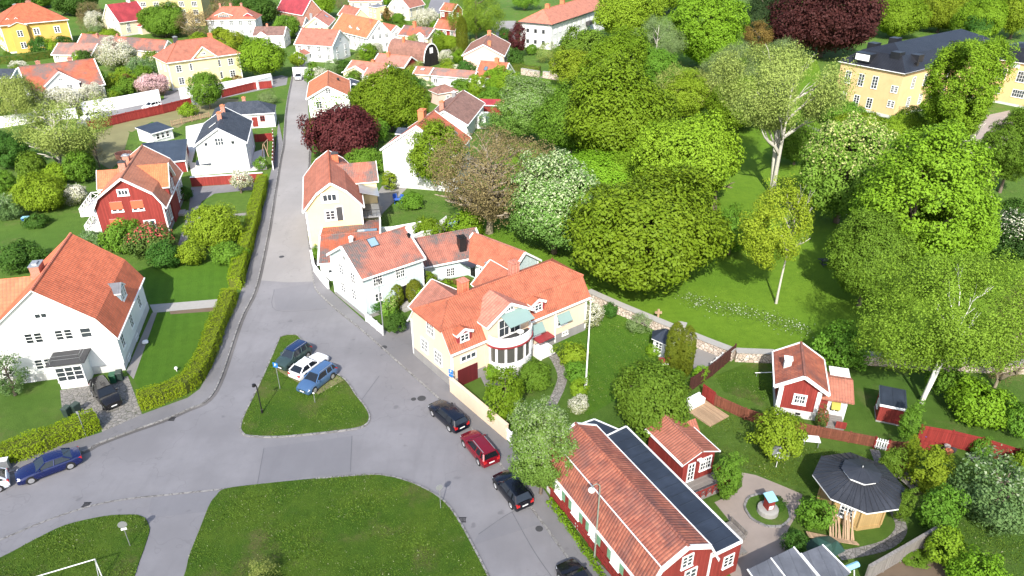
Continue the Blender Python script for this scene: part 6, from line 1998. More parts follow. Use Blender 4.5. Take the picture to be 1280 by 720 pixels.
# ------------------------------------------------------------------ octagonal pavilion
p = at(1063, 633)
t = thing('garden_pavilion', 'yellow octagonal pavilion with wide black sheet roof and small cap', 'pavilion', p, R(10))
def octa(b, r0, z0, r1, z1, m=0, ph=PI / 8):
    for k in range(8):
        a, c = ph + k * PI / 4, ph + (k + 1) * PI / 4
        b.poly([(r0 * math.cos(a), r0 * math.sin(a), z0), (r0 * math.cos(c), r0 * math.sin(c), z0), (r1 * math.cos(c), r1 * math.sin(c), z1), (r1 * math.cos(a), r1 * math.sin(a), z1)], m)
b = MB(); octa(b, 2.55, -.1, 2.55, 2.75); b.build('wall', M['pavilion_wall'], t)
b = MB(); octa(b, 2.62, -.1, 2.62, .3); octa(b, 2.62, .3, 2.5, .3); b.build('plinth', M['pavilion_wall'], t)
b = MB(); octa(b, 3.45, 2.75, 1.35, 3.55); octa(b, 1.35, 3.55, .1, 3.6); rf = b.build('roof', M['pavilion_roof'], t)
b = MB(); octa(b, 3.45, 2.62, 3.45, 2.745); octa(b, 3.45, 2.62, 2.4, 2.62); b.build('eaves_board', M['white'], rf)
b = MB()
for k in range(8):
    a0, a1 = PI / 8 + k * PI / 4, PI / 8 + (k + 1) * PI / 4
    for j in range(5):
        f_ = j / 5
        o0 = Vector((3.45 * math.cos(a0), 3.45 * math.sin(a0), 2.77)).lerp(Vector((3.45 * math.cos(a1), 3.45 * math.sin(a1), 2.77)), f_)
        i0 = Vector((1.35 * math.cos(a0), 1.35 * math.sin(a0), 3.57)).lerp(Vector((1.35 * math.cos(a1), 1.35 * math.sin(a1), 3.57)), f_)
        b.beam(o0, i0, .035, .05)
b.build('roof_seam', M['pavilion_roof'], rf)
b = MB(); octa(b, 1.3, 3.5, 1.3, 3.84); b.build('lantern_wall', M['white'], rf)
b = MB(); octa(b, 1.5, 3.84, .03, 4.2); b.build('cap_roof', M['pavilion_roof'], rf)
b = MB(); b.lathe([(.03, 4.15), (.05, 4.25), (.07, 4.3), (.02, 4.42)], 8); b.build('finial', M['grey'], rf)
for k in (4, 5, 6, 7):
    a = PI / 8 + (k + .5) * PI / 4
    r_ = 2.55 * math.cos(PI / 8)
    if k == 5: continue
    fr, pn, _ = window_meshes(.95, 1.35, 4, 4, 'white', 'glass', None)
    link('window', fr, t, (r_ * math.cos(a), r_ * math.sin(a), 1.5), a + PI / 2); link('pane', pn, t, (r_ * math.cos(a), r_ * math.sin(a), 1.5), a + PI / 2)
for k in range(8):
    a = PI / 8 + k * PI / 4
    b = MB(); b.beam((2.58 * math.cos(a), 2.58 * math.sin(a), .3), (2.58 * math.cos(a), 2.58 * math.sin(a), 2.7), .14, .14)
    b.build('corner_board', M['pavilion_wall'], t)
rng_ = random.Random(8)
q = at(1049, 672)
t = thing('timber_pile', 'loose planks stacked leaning against the octagonal pavilion', 'planks', q)
b = MB()
for k in range(12):
    x = -.9 + k * .17; b.beam((x, rng_.uniform(-.5, -.2), .05), (x + rng_.uniform(-.1, .25), .75, rng_.uniform(1.3, 2.1)), .12, .04)
b.build('leaning_plank', M['wood_new'], t)
b = MB()
for k in range(4): b.beam((-2.6, .15 - k * .17, .45 + .02 * k), (1.1, -.55 - k * .12, .10 + .05 * k), .13, .05)
b.build('lying_plank', M['wood_new'], t)
# white summerhouse by the stone wall
p = at(829, 440)
t = thing('summerhouse', 'small white six sided summerhouse with black felt roof by the stone wall', 'summerhouse', p, .3)
def hexa(b, r0, z0, r1, z1):
    for k in range(6):
        a, c = k * PI / 3, (k + 1) * PI / 3
        b.poly([(r0 * math.cos(a), r0 * math.sin(a), z0), (r0 * math.cos(c), r0 * math.sin(c), z0), (r1 * math.cos(c), r1 * math.sin(c), z1), (r1 * math.cos(a), r1 * math.sin(a), z1)])
b = MB(); hexa(b, 1.25, 0, 1.25, 2.1); b.build('wall', M['white_board'], t)
b = MB(); hexa(b, 1.6, 2.05, .02, 3.0); rf = b.build('roof', M['felt'], t)
b = MB(); hexa(b, 1.6, 1.95, 1.6, 2.046); hexa(b, 1.6, 1.95, 1.1, 1.95); b.build('eaves_board', M['white'], rf)
for k in (2, 3, 4, 5):
    a = (k + .5) * PI / 3
    fr, pn, _ = window_meshes(.7, .9, 2, 3, 'white', 'glass', None)
    r_ = 1.25 * math.cos(PI / 6)
    link('window', fr, t, (r_ * math.cos(a), r_ * math.sin(a), 1.25), a + PI / 2); link('pane', pn, t, (r_ * math.cos(a), r_ * math.sin(a), 1.25), a + PI / 2)
# grey sheds at the lower edge
def lowshed(label, P4, z, hgt, mat, wallm, lines=2, name='lean_to_shed'):
    pts = px(*P4, z=z)
    c = sum(pts, Vector()) / 4
    t = thing(name, label, 'shed', (c.x, c.y, 0))
    L4 = [p - Vector((c.x, c.y, 0)) for p in pts]
    ins = [Vector((p.x * .9, p.y * .9, 0)) for p in L4]
    b = MB(); b.prism([(p.x, p.y) for p in ins], 0, z - .14); b.build('wall', M[wallm], t)
    b = MB(); b.prism([(p.x, p.y) for p in L4], z - .12, z); r = b.build('roof', M[mat], t)
    b = MB()
    for i in range(lines + 1):
        f_ = i / lines
        a, d = L4[0].lerp(L4[1], f_), L4[3].lerp(L4[2], f_)
        b.beam((a.x, a.y, z + .035), (d.x, d.y, z + .035), .09, .06)
    b.build('roof_batten', M['white'], r)
    return t
lowshed('grey roofed shed with white battens at the lower edge', (934, 712, 992, 684, 1040, 742, 975, 770), 2.5, 2.3, 'metal_grey', 'wood')
lowshed('smaller grey roofed shed stuck to the battened shed at the lower edge', (1001, 692, 1028, 681, 1063, 716, 1036, 735), 2.2, 2.0, 'metal_grey', 'wood', 1)
# ------------------------------------------------------------------ walls, fences, hedges
hedge('tall clipped yellow-green hedge bending round the villa lawn, lower part', px(176, 509, 204, 500, 230, 489, 244, 478, 255, 460, 264, 436, 275, 408, 289, 374), 1.75, 1.55)
hedge('clipped yellow-green hedge along the upper street', px(295, 362, 303, 331, 313, 297, 323, 257, 330, 230), 1.7, 1.8, seed=5)
hedge('low clipped hedge in front of the villa drive at the left edge', px(-40, 592, 0, 578, 60, 558, 124, 531), 2.0, 1.5, seed=7)
hedge('clipped green hedge by the park wall behind the pink house', px(640, 86, 660, 91, 675, 92), 2.2, 2.0, 'green', seed=9, dens=14, leaf=.3)
hedge('hedge before the white apartment house', px(690, 70, 715, 74), 2.0, 1.8, 'green', seed=10, dens=12, leaf=.3)
hedge('dark clipped hedge below the ochre villa', px(0, 80, 30, 77, 68, 71), 2.4, 2.2, 'deep', seed=11, dens=10, leaf=.34)
wall('low red wall with white coping before the white house', px(240, 233, 330, 227), 1.6, .3, 'red_board')
fence('red board fence with white posts beside the upper street', px(342, 213, 343, 185, 342, 172), 1.7, 'red_fence', pm='white')
fence('red board fence joining the white house to the street fence', px(319, 178, 341, 176), 1.6, 'red_fence', posts=False)
fence('tall red board fence in front of the white garden wall', px(112, 164, 160, 152, 205, 142, 240, 133), 2.0, 'red_fence')
fence('red board fence between the round tree and the street', px(278, 122, 318, 112, 340, 110), 1.8, 'red_fence')
wall('long white garden wall below the white villa', px(104, 143, 150, 136, 201, 126), 2.6, .35, 'white_wall')
wall('white garden wall left of the red fence', px(0, 160, 50, 152, 98, 148), 2.2, .35, 'white_wall')
wall('white garden wall along the yellow villa', px(226, 124, 268, 118, 305, 111, 340, 104), 2.4, .35, 'white_wall')
wall('white garden wall with the parked van by the alley', px(367, 96, 385, 96, 400, 95), 2.4, .3, 'white_wall')
wall('white wall beside the alley near the round green tree', px(322, 112, 341, 106), 2.2, .3, 'white_wall')
wall('low white wall round the corner of the mint house', px(390, 322, 393, 340, 402, 352, 411, 362), 1.1, .2, 'white_board')
wall('white garden wall behind the white lean-to', px(466, 299, 490, 298, 528, 291), 1.7, .25, 'white_wall')
wall('white wall beside the mint cottage yard', px(516, 312, 530, 305, 551, 300), 1.9, .3, 'white_wall')
fence('white picket gate fence by the mint house shrubs', px(458, 402, 479, 420), 1.3, 'white_board', gap=.06, post=1.5)
wall('cream garden wall running down from the cream villa', px(564, 490, 600, 521, 634, 550), 1.7, .28, 'cream_wall', 'cream_wall')
fence('white picket gate at the end of the cream wall', px(633, 549, 640, 556), 1.4, 'white', gap=.05, post=1)
fence('red board fence at the foot of the long red house', px(689, 621, 721, 661, 753, 705, 784, 748), 1.0, 'red_fence', post=2.4, gap=.0)
hedge('strip of leafy plants along the foot of the red board fence', px(686, 628, 715, 667, 745, 711, 768, 745), .55, .4, 'maple', name='plant_strip', dens=60, leaf=.22, seed=15)
wall('field stone park wall with grey coping', px(735, 374, 775, 392, 820, 411, 880, 436, 916, 450), 1.2, .7, 'stone', 'concrete', capw=.25)
wall('field stone wall stretch behind the red cottage', px(918, 450, 940, 451, 966, 452), 1.2, .7, 'stone', 'concrete', capw=.25)
wall('field stone wall stretch under the birch', px(1072, 454, 1110, 456, 1170, 462, 1240, 464, 1290, 466), 1.2, .7, 'stone', 'concrete', capw=.25)
wall('pale stone wall at the far end of the park', px(652, 93, 674, 97), 1.6, .6, 'stone', 'concrete')
wall('pale stone wall beyond the park gate', px(679, 97, 710, 101, 748, 105), 1.6, .6, 'stone', 'concrete')
fence('dark brown board fence beside the summerhouse patio', px(862, 490, 890, 470, 917, 447), 1.7, 'dark_fence')
fence('bright red board panel at the bend of the brown fence', px(877, 496, 892, 507), 1.6, 'red_fence', posts=False)
fence('faded brown board fence left of the red cottage', px(893, 507, 930, 524, 958, 533), 1.3, 'brown_fence')
fence('faded brown board fence below the red cottage', px(988, 539, 1020, 546, 1060, 553, 1091, 559), 1.2, 'brown_fence')
fence('white slatted garden gate in the brown fence', px(1092, 560, 1108, 564), 1.2, 'white_board', name='garden_gate', gap=.08, post=2, cat='gate', pm='red_fence')
fence('short brown fence right of the slatted gate', px(1109, 564, 1130, 566), 1.2, 'brown_fence')
fence('long red board fence in the right garden', px(1146, 551, 1185, 558, 1222, 567, 1266, 581), 1.8, 'red_fence')
fence('short red fence beside the blue chair', px(1148, 562, 1166, 565), 1.0, 'red_fence')
fence('weathered grey board fence with mossy top at the lower edge', px(1080, 728, 1125, 702, 1172, 674), 1.7, 'wood', cap='wood')
fence('white railing on the patio by the park wall', px(888, 462, 902, 450), .9, 'white', gap=.1, post=1.2)
fence('low garden trellis beside the white house yard', px(215, 158, 240, 152, 262, 147), 1.2, 'wood_new', gap=.2)
fence('small brown fence behind the sheds at the long red house', px(540, 365, 552, 340), .9, 'wood', gap=.1)
# ------------------------------------------------------------------ trees of the park
tree('horse_chestnut', 'broad round chestnut with pale blossom beside the olive tree', (634, 200, 758, 330), 'chestnut', 'dome', 'L', cb=.05)
tree('maple_tree', 'huge round olive-green maple behind the cream villa', (712, 226, 896, 372), 'olive', 'round', 'L', cb=.05, seed=2)
tree('bare_tree', 'grey-brown tree with almost bare twigs behind the mint cottage', (550, 164, 688, 284), 'brown', 'vase', 'L', base=(612, 291), cb=.18, bark='twig', tr=dict(limbs=34, twigs=8, hb=.14, spread=.92, r0=.07), seed=3)
tree('broadleaf_tree', 'dense olive-green tree in front of the tall white gable', (508, 152, 580, 246), 'olive', 'ovoid', 'M', cb=.1, seed=2)
tree('whitebeam', 'rounded silvery green tree at the end of the park lawn', (624, 102, 696, 186), 'whitebeam', 'dome', 'L', cb=.05, seed=4)
tree('elm_tree', 'wide green elm spreading behind the olive maple', (694, 92, 838, 226), 'olive', 'round', 'L', cb=.12, seed=1)
tree('hornbeam', 'bright yellow-green spreading tree with short trunk on the park lawn', (798, 148, 922, 256), 'lime', 'dome', 'L', base=(890, 262), cb=.14, seed=5)
tree('maple_tree', 'fresh green maple at the top of the park', (838, -5, 930, 96), 'maple', 'round', 'L', cb=.1, seed=3)
tree('grey_willow', 'airy grey-green tree with pale stems between the park trees', (790, 24, 852, 100), 'willow', 'round', 'L', cb=.1, bark='bark_pale', seed=2)
tree('willow_tree', 'pale grey-green willow below the fresh maple', (876, 60, 950, 132), 'willow', 'dome', 'L', cb=.1, seed=3)
tree('broadleaf_tree', 'bushy green tree beside the park wall', (700, 38, 766, 100), 'green', 'round', 'M', cb=.05, seed=4)
tree('broadleaf_tree', 'yellow-green tree rising behind the white apartment house', (748, -8, 828, 62), 'lime', 'round', 'L', cb=.1, seed=1)
tree('ash_tree', 'tall light green ash with forked white trunk', (902, 58, 1040, 178), 'pale', 'vase', 'L', base=(966, 243), cb=.42, bark='bark_pale', tr=dict(fork=3, limbs=14, twigs=4, r0=.06, hb=.3), seed=1)
tree('copper_beech', 'great dark purple beech beside the mansion', (976, -25, 1092, 82), 'purple', 'dome', 'L', cb=.05, seed=1)
tree('pine_tree', 'dark pine left of the copper beech', (928, -5, 985, 70), 'pine', 'ovoid', 'L', cb=.1, seed=1)
tree('bronze_tree', 'brown-leaved small tree under the dark pine', (926, 28, 968, 78), 'bronze', 'round', 'M', cb=.1, seed=2)
tree('horse_chestnut', 'chestnut with cream candles left of the large maple', (1000, 146, 1116, 292), 'candles', 'dome', 'L', cb=.05, seed=1)
tree('maple_tree', 'largest bright green maple on the park slope', (1066, 160, 1222, 376), 'maple', 'ovoid', 'L', cb=.06, seed=6)
tree('maple_tree', 'darker green maple leaning out at the lower left of the largest maple', (1044, 268, 1130, 396), 'green', 'ovoid', 'L', cb=.03, seed=9)
tree('maple_tree', 'bright green maple filling the right flank of the largest maple', (1158, 228, 1240, 366), 'maple', 'ovoid', 'L', cb=.05, seed=10)
tree('maple_tree', 'tall maple standing in front of the mansion', (1154, 42, 1244, 194), 'maple', 'round', 'L', cb=.1, seed=7, bark='bark_pale', base=(1196, 208), airy=True)
tree('young_tree', 'slim young tree with yellow leaves alone on the park lawn', (928, 226, 1012, 336), 'yellow', 'ovoid', 'M', base=(971, 379), cb=.30, bark='bark_pale', seed=1, tr=dict(r0=.04, hb=.42, limbs=12, twigs=3, spread=.55))
tree('birch_tree', 'big birch with double white trunk by the red fence', (1092, 308, 1268, 478), 'birch', 'ovoid', 'L', base=(1150, 503), cb=.24, bark='bark_birch', tr=dict(fork=2, limbs=10, twigs=2, r0=.04, hb=.25, lean=.015, spread=.40, top=.6), seed=1)
tree('horse_chestnut', 'dark chestnut with white candles at the right edge', (1228, 268, 1300, 332), 'darkcandle', 'round', 'M', cb=.05, seed=1)
tree('bare_shrub', 'brown bare bush at the right edge below the birch', (1238, 345, 1300, 500), 'brown', 'round', 'M', cb=.05, bark='twig', tr=dict(limbs=24, twigs=5, hb=.06, spread=1.0), seed=2)
tree('broadleaf_tree', 'green tree by the mansion gravel at the right edge', (1234, 136, 1296, 252), 'green', 'ovoid', 'L', cb=.1, seed=5)
tree('broadleaf_tree', 'yellow-green tree in front of the mansion corner', (1106, 138, 1160, 196), 'lime', 'dome', 'L', cb=.05, seed=2)
tree('broadleaf_tree', 'round green shrub tree on the park lawn beside the yellow tree', (888, 262, 942, 324), 'green', 'round', 'M', cb=.03, seed=6)
tree('broadleaf_tree', 'dark green round tree between the ash and the chestnut', (972, 150, 1022, 212), 'green', 'dome', 'M', cb=.05, seed=7)
tree('broadleaf_tree', 'pale leafy tree beneath the silver willow', (826, 84, 896, 152), 'pale', 'round', 'M', cb=.05, bark='bark_pale', seed=5)
tree('broadleaf_tree', 'yellow-green bush tree behind the white blossomed chestnut', (690, 186, 812, 240), 'maple', 'dome', 'L', cb=.02, seed=8)
for i, (bb, c_, s_, lb) in enumerate((((1078, -20, 1128, 38), 'maple', 1, 'bright green roadside tree above the mansion roof, nearest the copper beech'), ((1118, -24, 1172, 32), 'maple', 3, 'bright green tree behind the mansion roof ridge'),
        ((1160, -26, 1216, 34), 'lime', 1, 'yellow-green tree behind the middle of the mansion'), ((1206, -22, 1258, 40), 'maple', 6, 'bright green tree above the east wing'), ((1244, -20, 1300, 56), 'lime', 2, 'yellow-green tree in the top right corner'),
        ((926, -30, 1000, 22), 'willow', 1, 'grey-green tree at the top edge above the pine'), ((830, -30, 890, 20), 'green', 4, 'green tree at the top edge of the park'), ((770, -24, 840, 22), 'maple', 8, 'fresh green tree at the top edge behind the apartment house'),
        ((1094, 0, 1152, 54), 'maple', 4, 'bright green tree close behind the left end of the mansion roof'), ((1150, -6, 1204, 46), 'lime', 3, 'light green tree close behind the mansion roof ridge'), ((1200, 2, 1256, 58), 'maple', 9, 'bright green tree close behind the mansion roof on the right'), ((1210, 20, 1240, 60), 'deep', 2, 'dark conifer behind the mansion'))):
    tree('broadleaf_tree', lb, bb, c_, 'round', 'L' if bb[2] - bb[0] > 45 else 'M', cb=.05, seed=s_)
for i, (bb, c_, lb) in enumerate((((1176, 40, 1236, 90), 'birch', 'feathery top of a thin tree before the mansion roof'), ((1028, 128, 1080, 160), 'green', 'green shrub row at the foot of the mansion wall'), ((1010, 116, 1040, 150), 'pale', 'pale shrub at the left foot of the mansion'), ((1226, 60, 1262, 84), 'maple', 'small leafy crown before the east wing'),
        ((1205, 205, 1240, 260), 'pale', 'pale thin shrub by the gravel path'), ((1250, 250, 1296, 290), 'deep', 'dark shrub right of the gravel path'), ((1130, 190, 1200, 235), 'lime', 'yellow-green shrub below the mansion'), ((1020, 408, 1084, 462), 'green', 'round green tree behind the red cottage'),
        ((944, 512, 1006, 578), 'lime', 'small yellow-green tree below the red cottage fence'), ((762, 456, 866, 542), 'green', 'broad green tree behind the red garden house'), ((604, 464, 660, 528), 'olive', 'dense dark olive tree beside the cream garden wall'))):
    tree('garden_tree', lb, bb, c_, 'dome' if i not in (0, 8) else 'round', cb=.06, seed=i % 4 + 1)
tree('rowan_tree', 'silvery tree with white blossom at the corner of the long red house', (638, 507, 712, 616), 'whitebeam', 'round', 'M', base=(676, 618), cb=.02, seed=6)
tree('thuja', 'left of two slim thuja columns beside the summerhouse', (833, 404, 853, 474), 'thuja', 'column', 'S', cb=.0, seed=1, has_trunk=False, cat='conifer')
tree('thuja', 'right, slightly shorter of two thuja columns beside the summerhouse', (849, 408, 868, 478), 'thuja', 'column', 'S', cb=.0, seed=2, has_trunk=False, cat='conifer')
for i, (bb, c_, lb) in enumerate((((676, 112, 752, 206), 'green', 'deep green tree filling the gap left of the elm'), ((736, 42, 814, 122), 'olive', 'olive tree with thin crown behind the elm'), ((822, 92, 886, 158), 'lime', 'light yellow-green tree above the hornbeam'), ((884, 100, 962, 166), 'olive', 'olive-green tree under the pale willow'),
        ((760, 190, 826, 246), 'maple', 'bright green low tree tucked between elm and hornbeam'), ((690, 60, 742, 116), 'lime', 'yellow-green bush at the bend of the park wall'), ((790, 60, 846, 118), 'green', 'green tree beneath the grey willow'), ((950, 44, 996, 110), 'willow', 'grey-green tree at the foot of the copper beech'),
        ((860, 40, 930, 92), 'maple', 'fresh green lower tree before the pine'), ((1050, 142, 1108, 176), 'lime', 'yellow-green shrub at the foot of the mansion front'))):
    tree('broadleaf_tree', lb, bb, c_, 'dome', 'L' if bb[2] - bb[0] > 55 else 'M', cb=.05, seed=i % 4 + 2, airy=i in (1, 2))
# ------------------------------------------------------------------ trees of the town
tree('spring_tree', 'pale half-leafed tree with bare limbs left of the red house', (28, 128, 124, 206), 'pale', 'vase', 'M', base=(76, 222), cb=.3, bark='bark_pale', tr=dict(fork=2, limbs=14, twigs=4, r0=.09, hb=.2), seed=7)
tree('spring_tree', 'pale flowering tree before the white villa at far left', (-20, 96, 52, 160), 'pale', 'round', 'M', cb=.2, bark='bark_pale', seed=8)
tree('purple_plum', 'round purple-red tree beside the upper street', (386, 136, 470, 200), 'plum', 'dome', 'M', cb=.06, seed=2)
tree('maple_tree', 'olive-green garden tree behind the purple tree', (446, 92, 528, 172), 'olive', 'dome', 'L', cb=.05, seed=6)
tree('linden_tree', 'rounded bright green tree beside the yellow villa', (298, 46, 354, 104), 'maple', 'ovoid', 'M', cb=.05, seed=2)
tree('garden_tree', 'round green tree between red fence and yellow villa', (238, 88, 278, 142), 'green', 'ovoid', 'M', cb=.06, seed=4)
tree('garden_tree', 'dark green round tree right of the red roofed white house', (176, 10, 232, 50), 'green', 'dome', 'L', cb=.05, seed=5)
tree('bare_tree', 'brown barely leafed tree in front of the yellow brick block', (222, 14, 262, 52), 'brown', 'round', 'M', cb=.1, bark='twig', tr=dict(limbs=20, twigs=5, hb=.1, spread=1), seed=6)
tree('bare_tree', 'brown barely leafed tree before the white house with red dormers', (258, 2, 296, 46), 'brown', 'round', 'M', cb=.1, bark='twig', tr=dict(limbs=20, twigs=5, hb=.1, spread=1), seed=7)
tree('cherry_tree', 'white blossoming tree beside the ivory grey-roofed house', (126, 52, 172, 92), 'white', 'round', 'M', cb=.1, seed=1)
tree('cherry_tree', 'pink blossoming tree in front of the yellow villa yard', (170, 94, 210, 122), 'pink', 'dome', 'M', cb=.1, seed=1)
tree('cherry_tree', 'white blossoming tree hiding the foot of the white villa', (50, 110, 102, 146), 'white', 'dome', 'M', cb=.08, seed=2)
tree('cherry_tree', 'second white blossoming bush right of the white villa', (96, 106, 128, 138), 'white', 'dome', 'M', cb=.06, seed=3)
tree('blossom_shrub', 'small white flowering bush on the red house drive', (287, 213, 315, 242), 'white', 'round', 'B', base=(302, 241), cb=.25, seed=4, cat='shrub')
tree('willow_tree', 'tall drooping willow behind the red cottages', (564, -14, 626, 58), 'birch', 'ovoid', 'L', cb=.06, seed=3)
tree('willow_tree', 'second willow top beyond the white apartment house', (636, -18, 676, 16), 'birch', 'ovoid', 'M', cb=.06, seed=4)
tree('poplar', 'slim yellow-green column tree in front of the willow', (571, 22, 584, 80), 'thuja', 'column', 'M', cb=.0, seed=3, has_trunk=False)
tree('purple_plum', 'slim purple tree at the corner of the white apartment house', (637, 28, 657, 76), 'plum', 'ovoid', 'M', cb=.05, seed=3)
far = [((-10, -16, 40, 16), 'deep'), ((30, -14, 70, 12), 'green'), ((66, -10, 118, 22), 'deep'), ((96, 4, 132, 44), 'brown'), ((104, 14, 130, 46), 'white'), ((188, -20, 240, 10), 'deep'), ((236, -20, 300, 6), 'brown'), ((296, -6, 348, 36), 'deep'), ((378, -8, 418, 26), 'maple'), ((340, 20, 374, 52), 'green'), ((418, -6, 436, 14), 'brown'),
       ((474, -8, 488, 10), 'maple'), ((516, 14, 548, 36), 'white'), ((490, 18, 506, 30), 'green'), ((550, 44, 574, 66), 'lime'), ((262, 38, 304, 66), 'yellow'), ((124, 38, 150, 52), 'lime'), ((455, 54, 478, 76), 'white'), ((450, 64, 462, 78), 'maple')]
lbl = ['dark tree in the top left corner', 'green tree above the ochre villa roof', 'dark trees edge at the top beside the red metal roof', 'brown bare bush left of the red roofed white house', 'greyish blossoming bush left of the red roofed white house', 'dark tree at the top edge before the brick block', 'brown tree top above the brick block', 'dark brownish tree left of the red sheet roof', 'vivid green tree right of the red sheet roof', 'green tree over the low brown roofed house', 'brown bush at the top between orange roofs',
       'bright tree behind the small yellow cube house', 'white flowering tree beside the parking ground', 'small round bush before the cream gabled house', 'light green tree on the lawn by the black arched gable', 'yellow spring bush behind the yellow villa', 'yellow-green bush under the red roofed white house', 'pale bush behind the cream low house', 'bright bush in the yard behind the cream low house']
for i, ((bb, c_), lb) in enumerate(zip(far, lbl)):
    tree('garden_tree', lb, bb, c_, 'dome', 'M', cb=.05, seed=i % 3 + 1)
tree('garden_tree', 'little round tree with yellowish tips in front of the white two storey house', (361, 66, 382, 86), 'lime', 'round', 'S', cb=.1, seed=1)
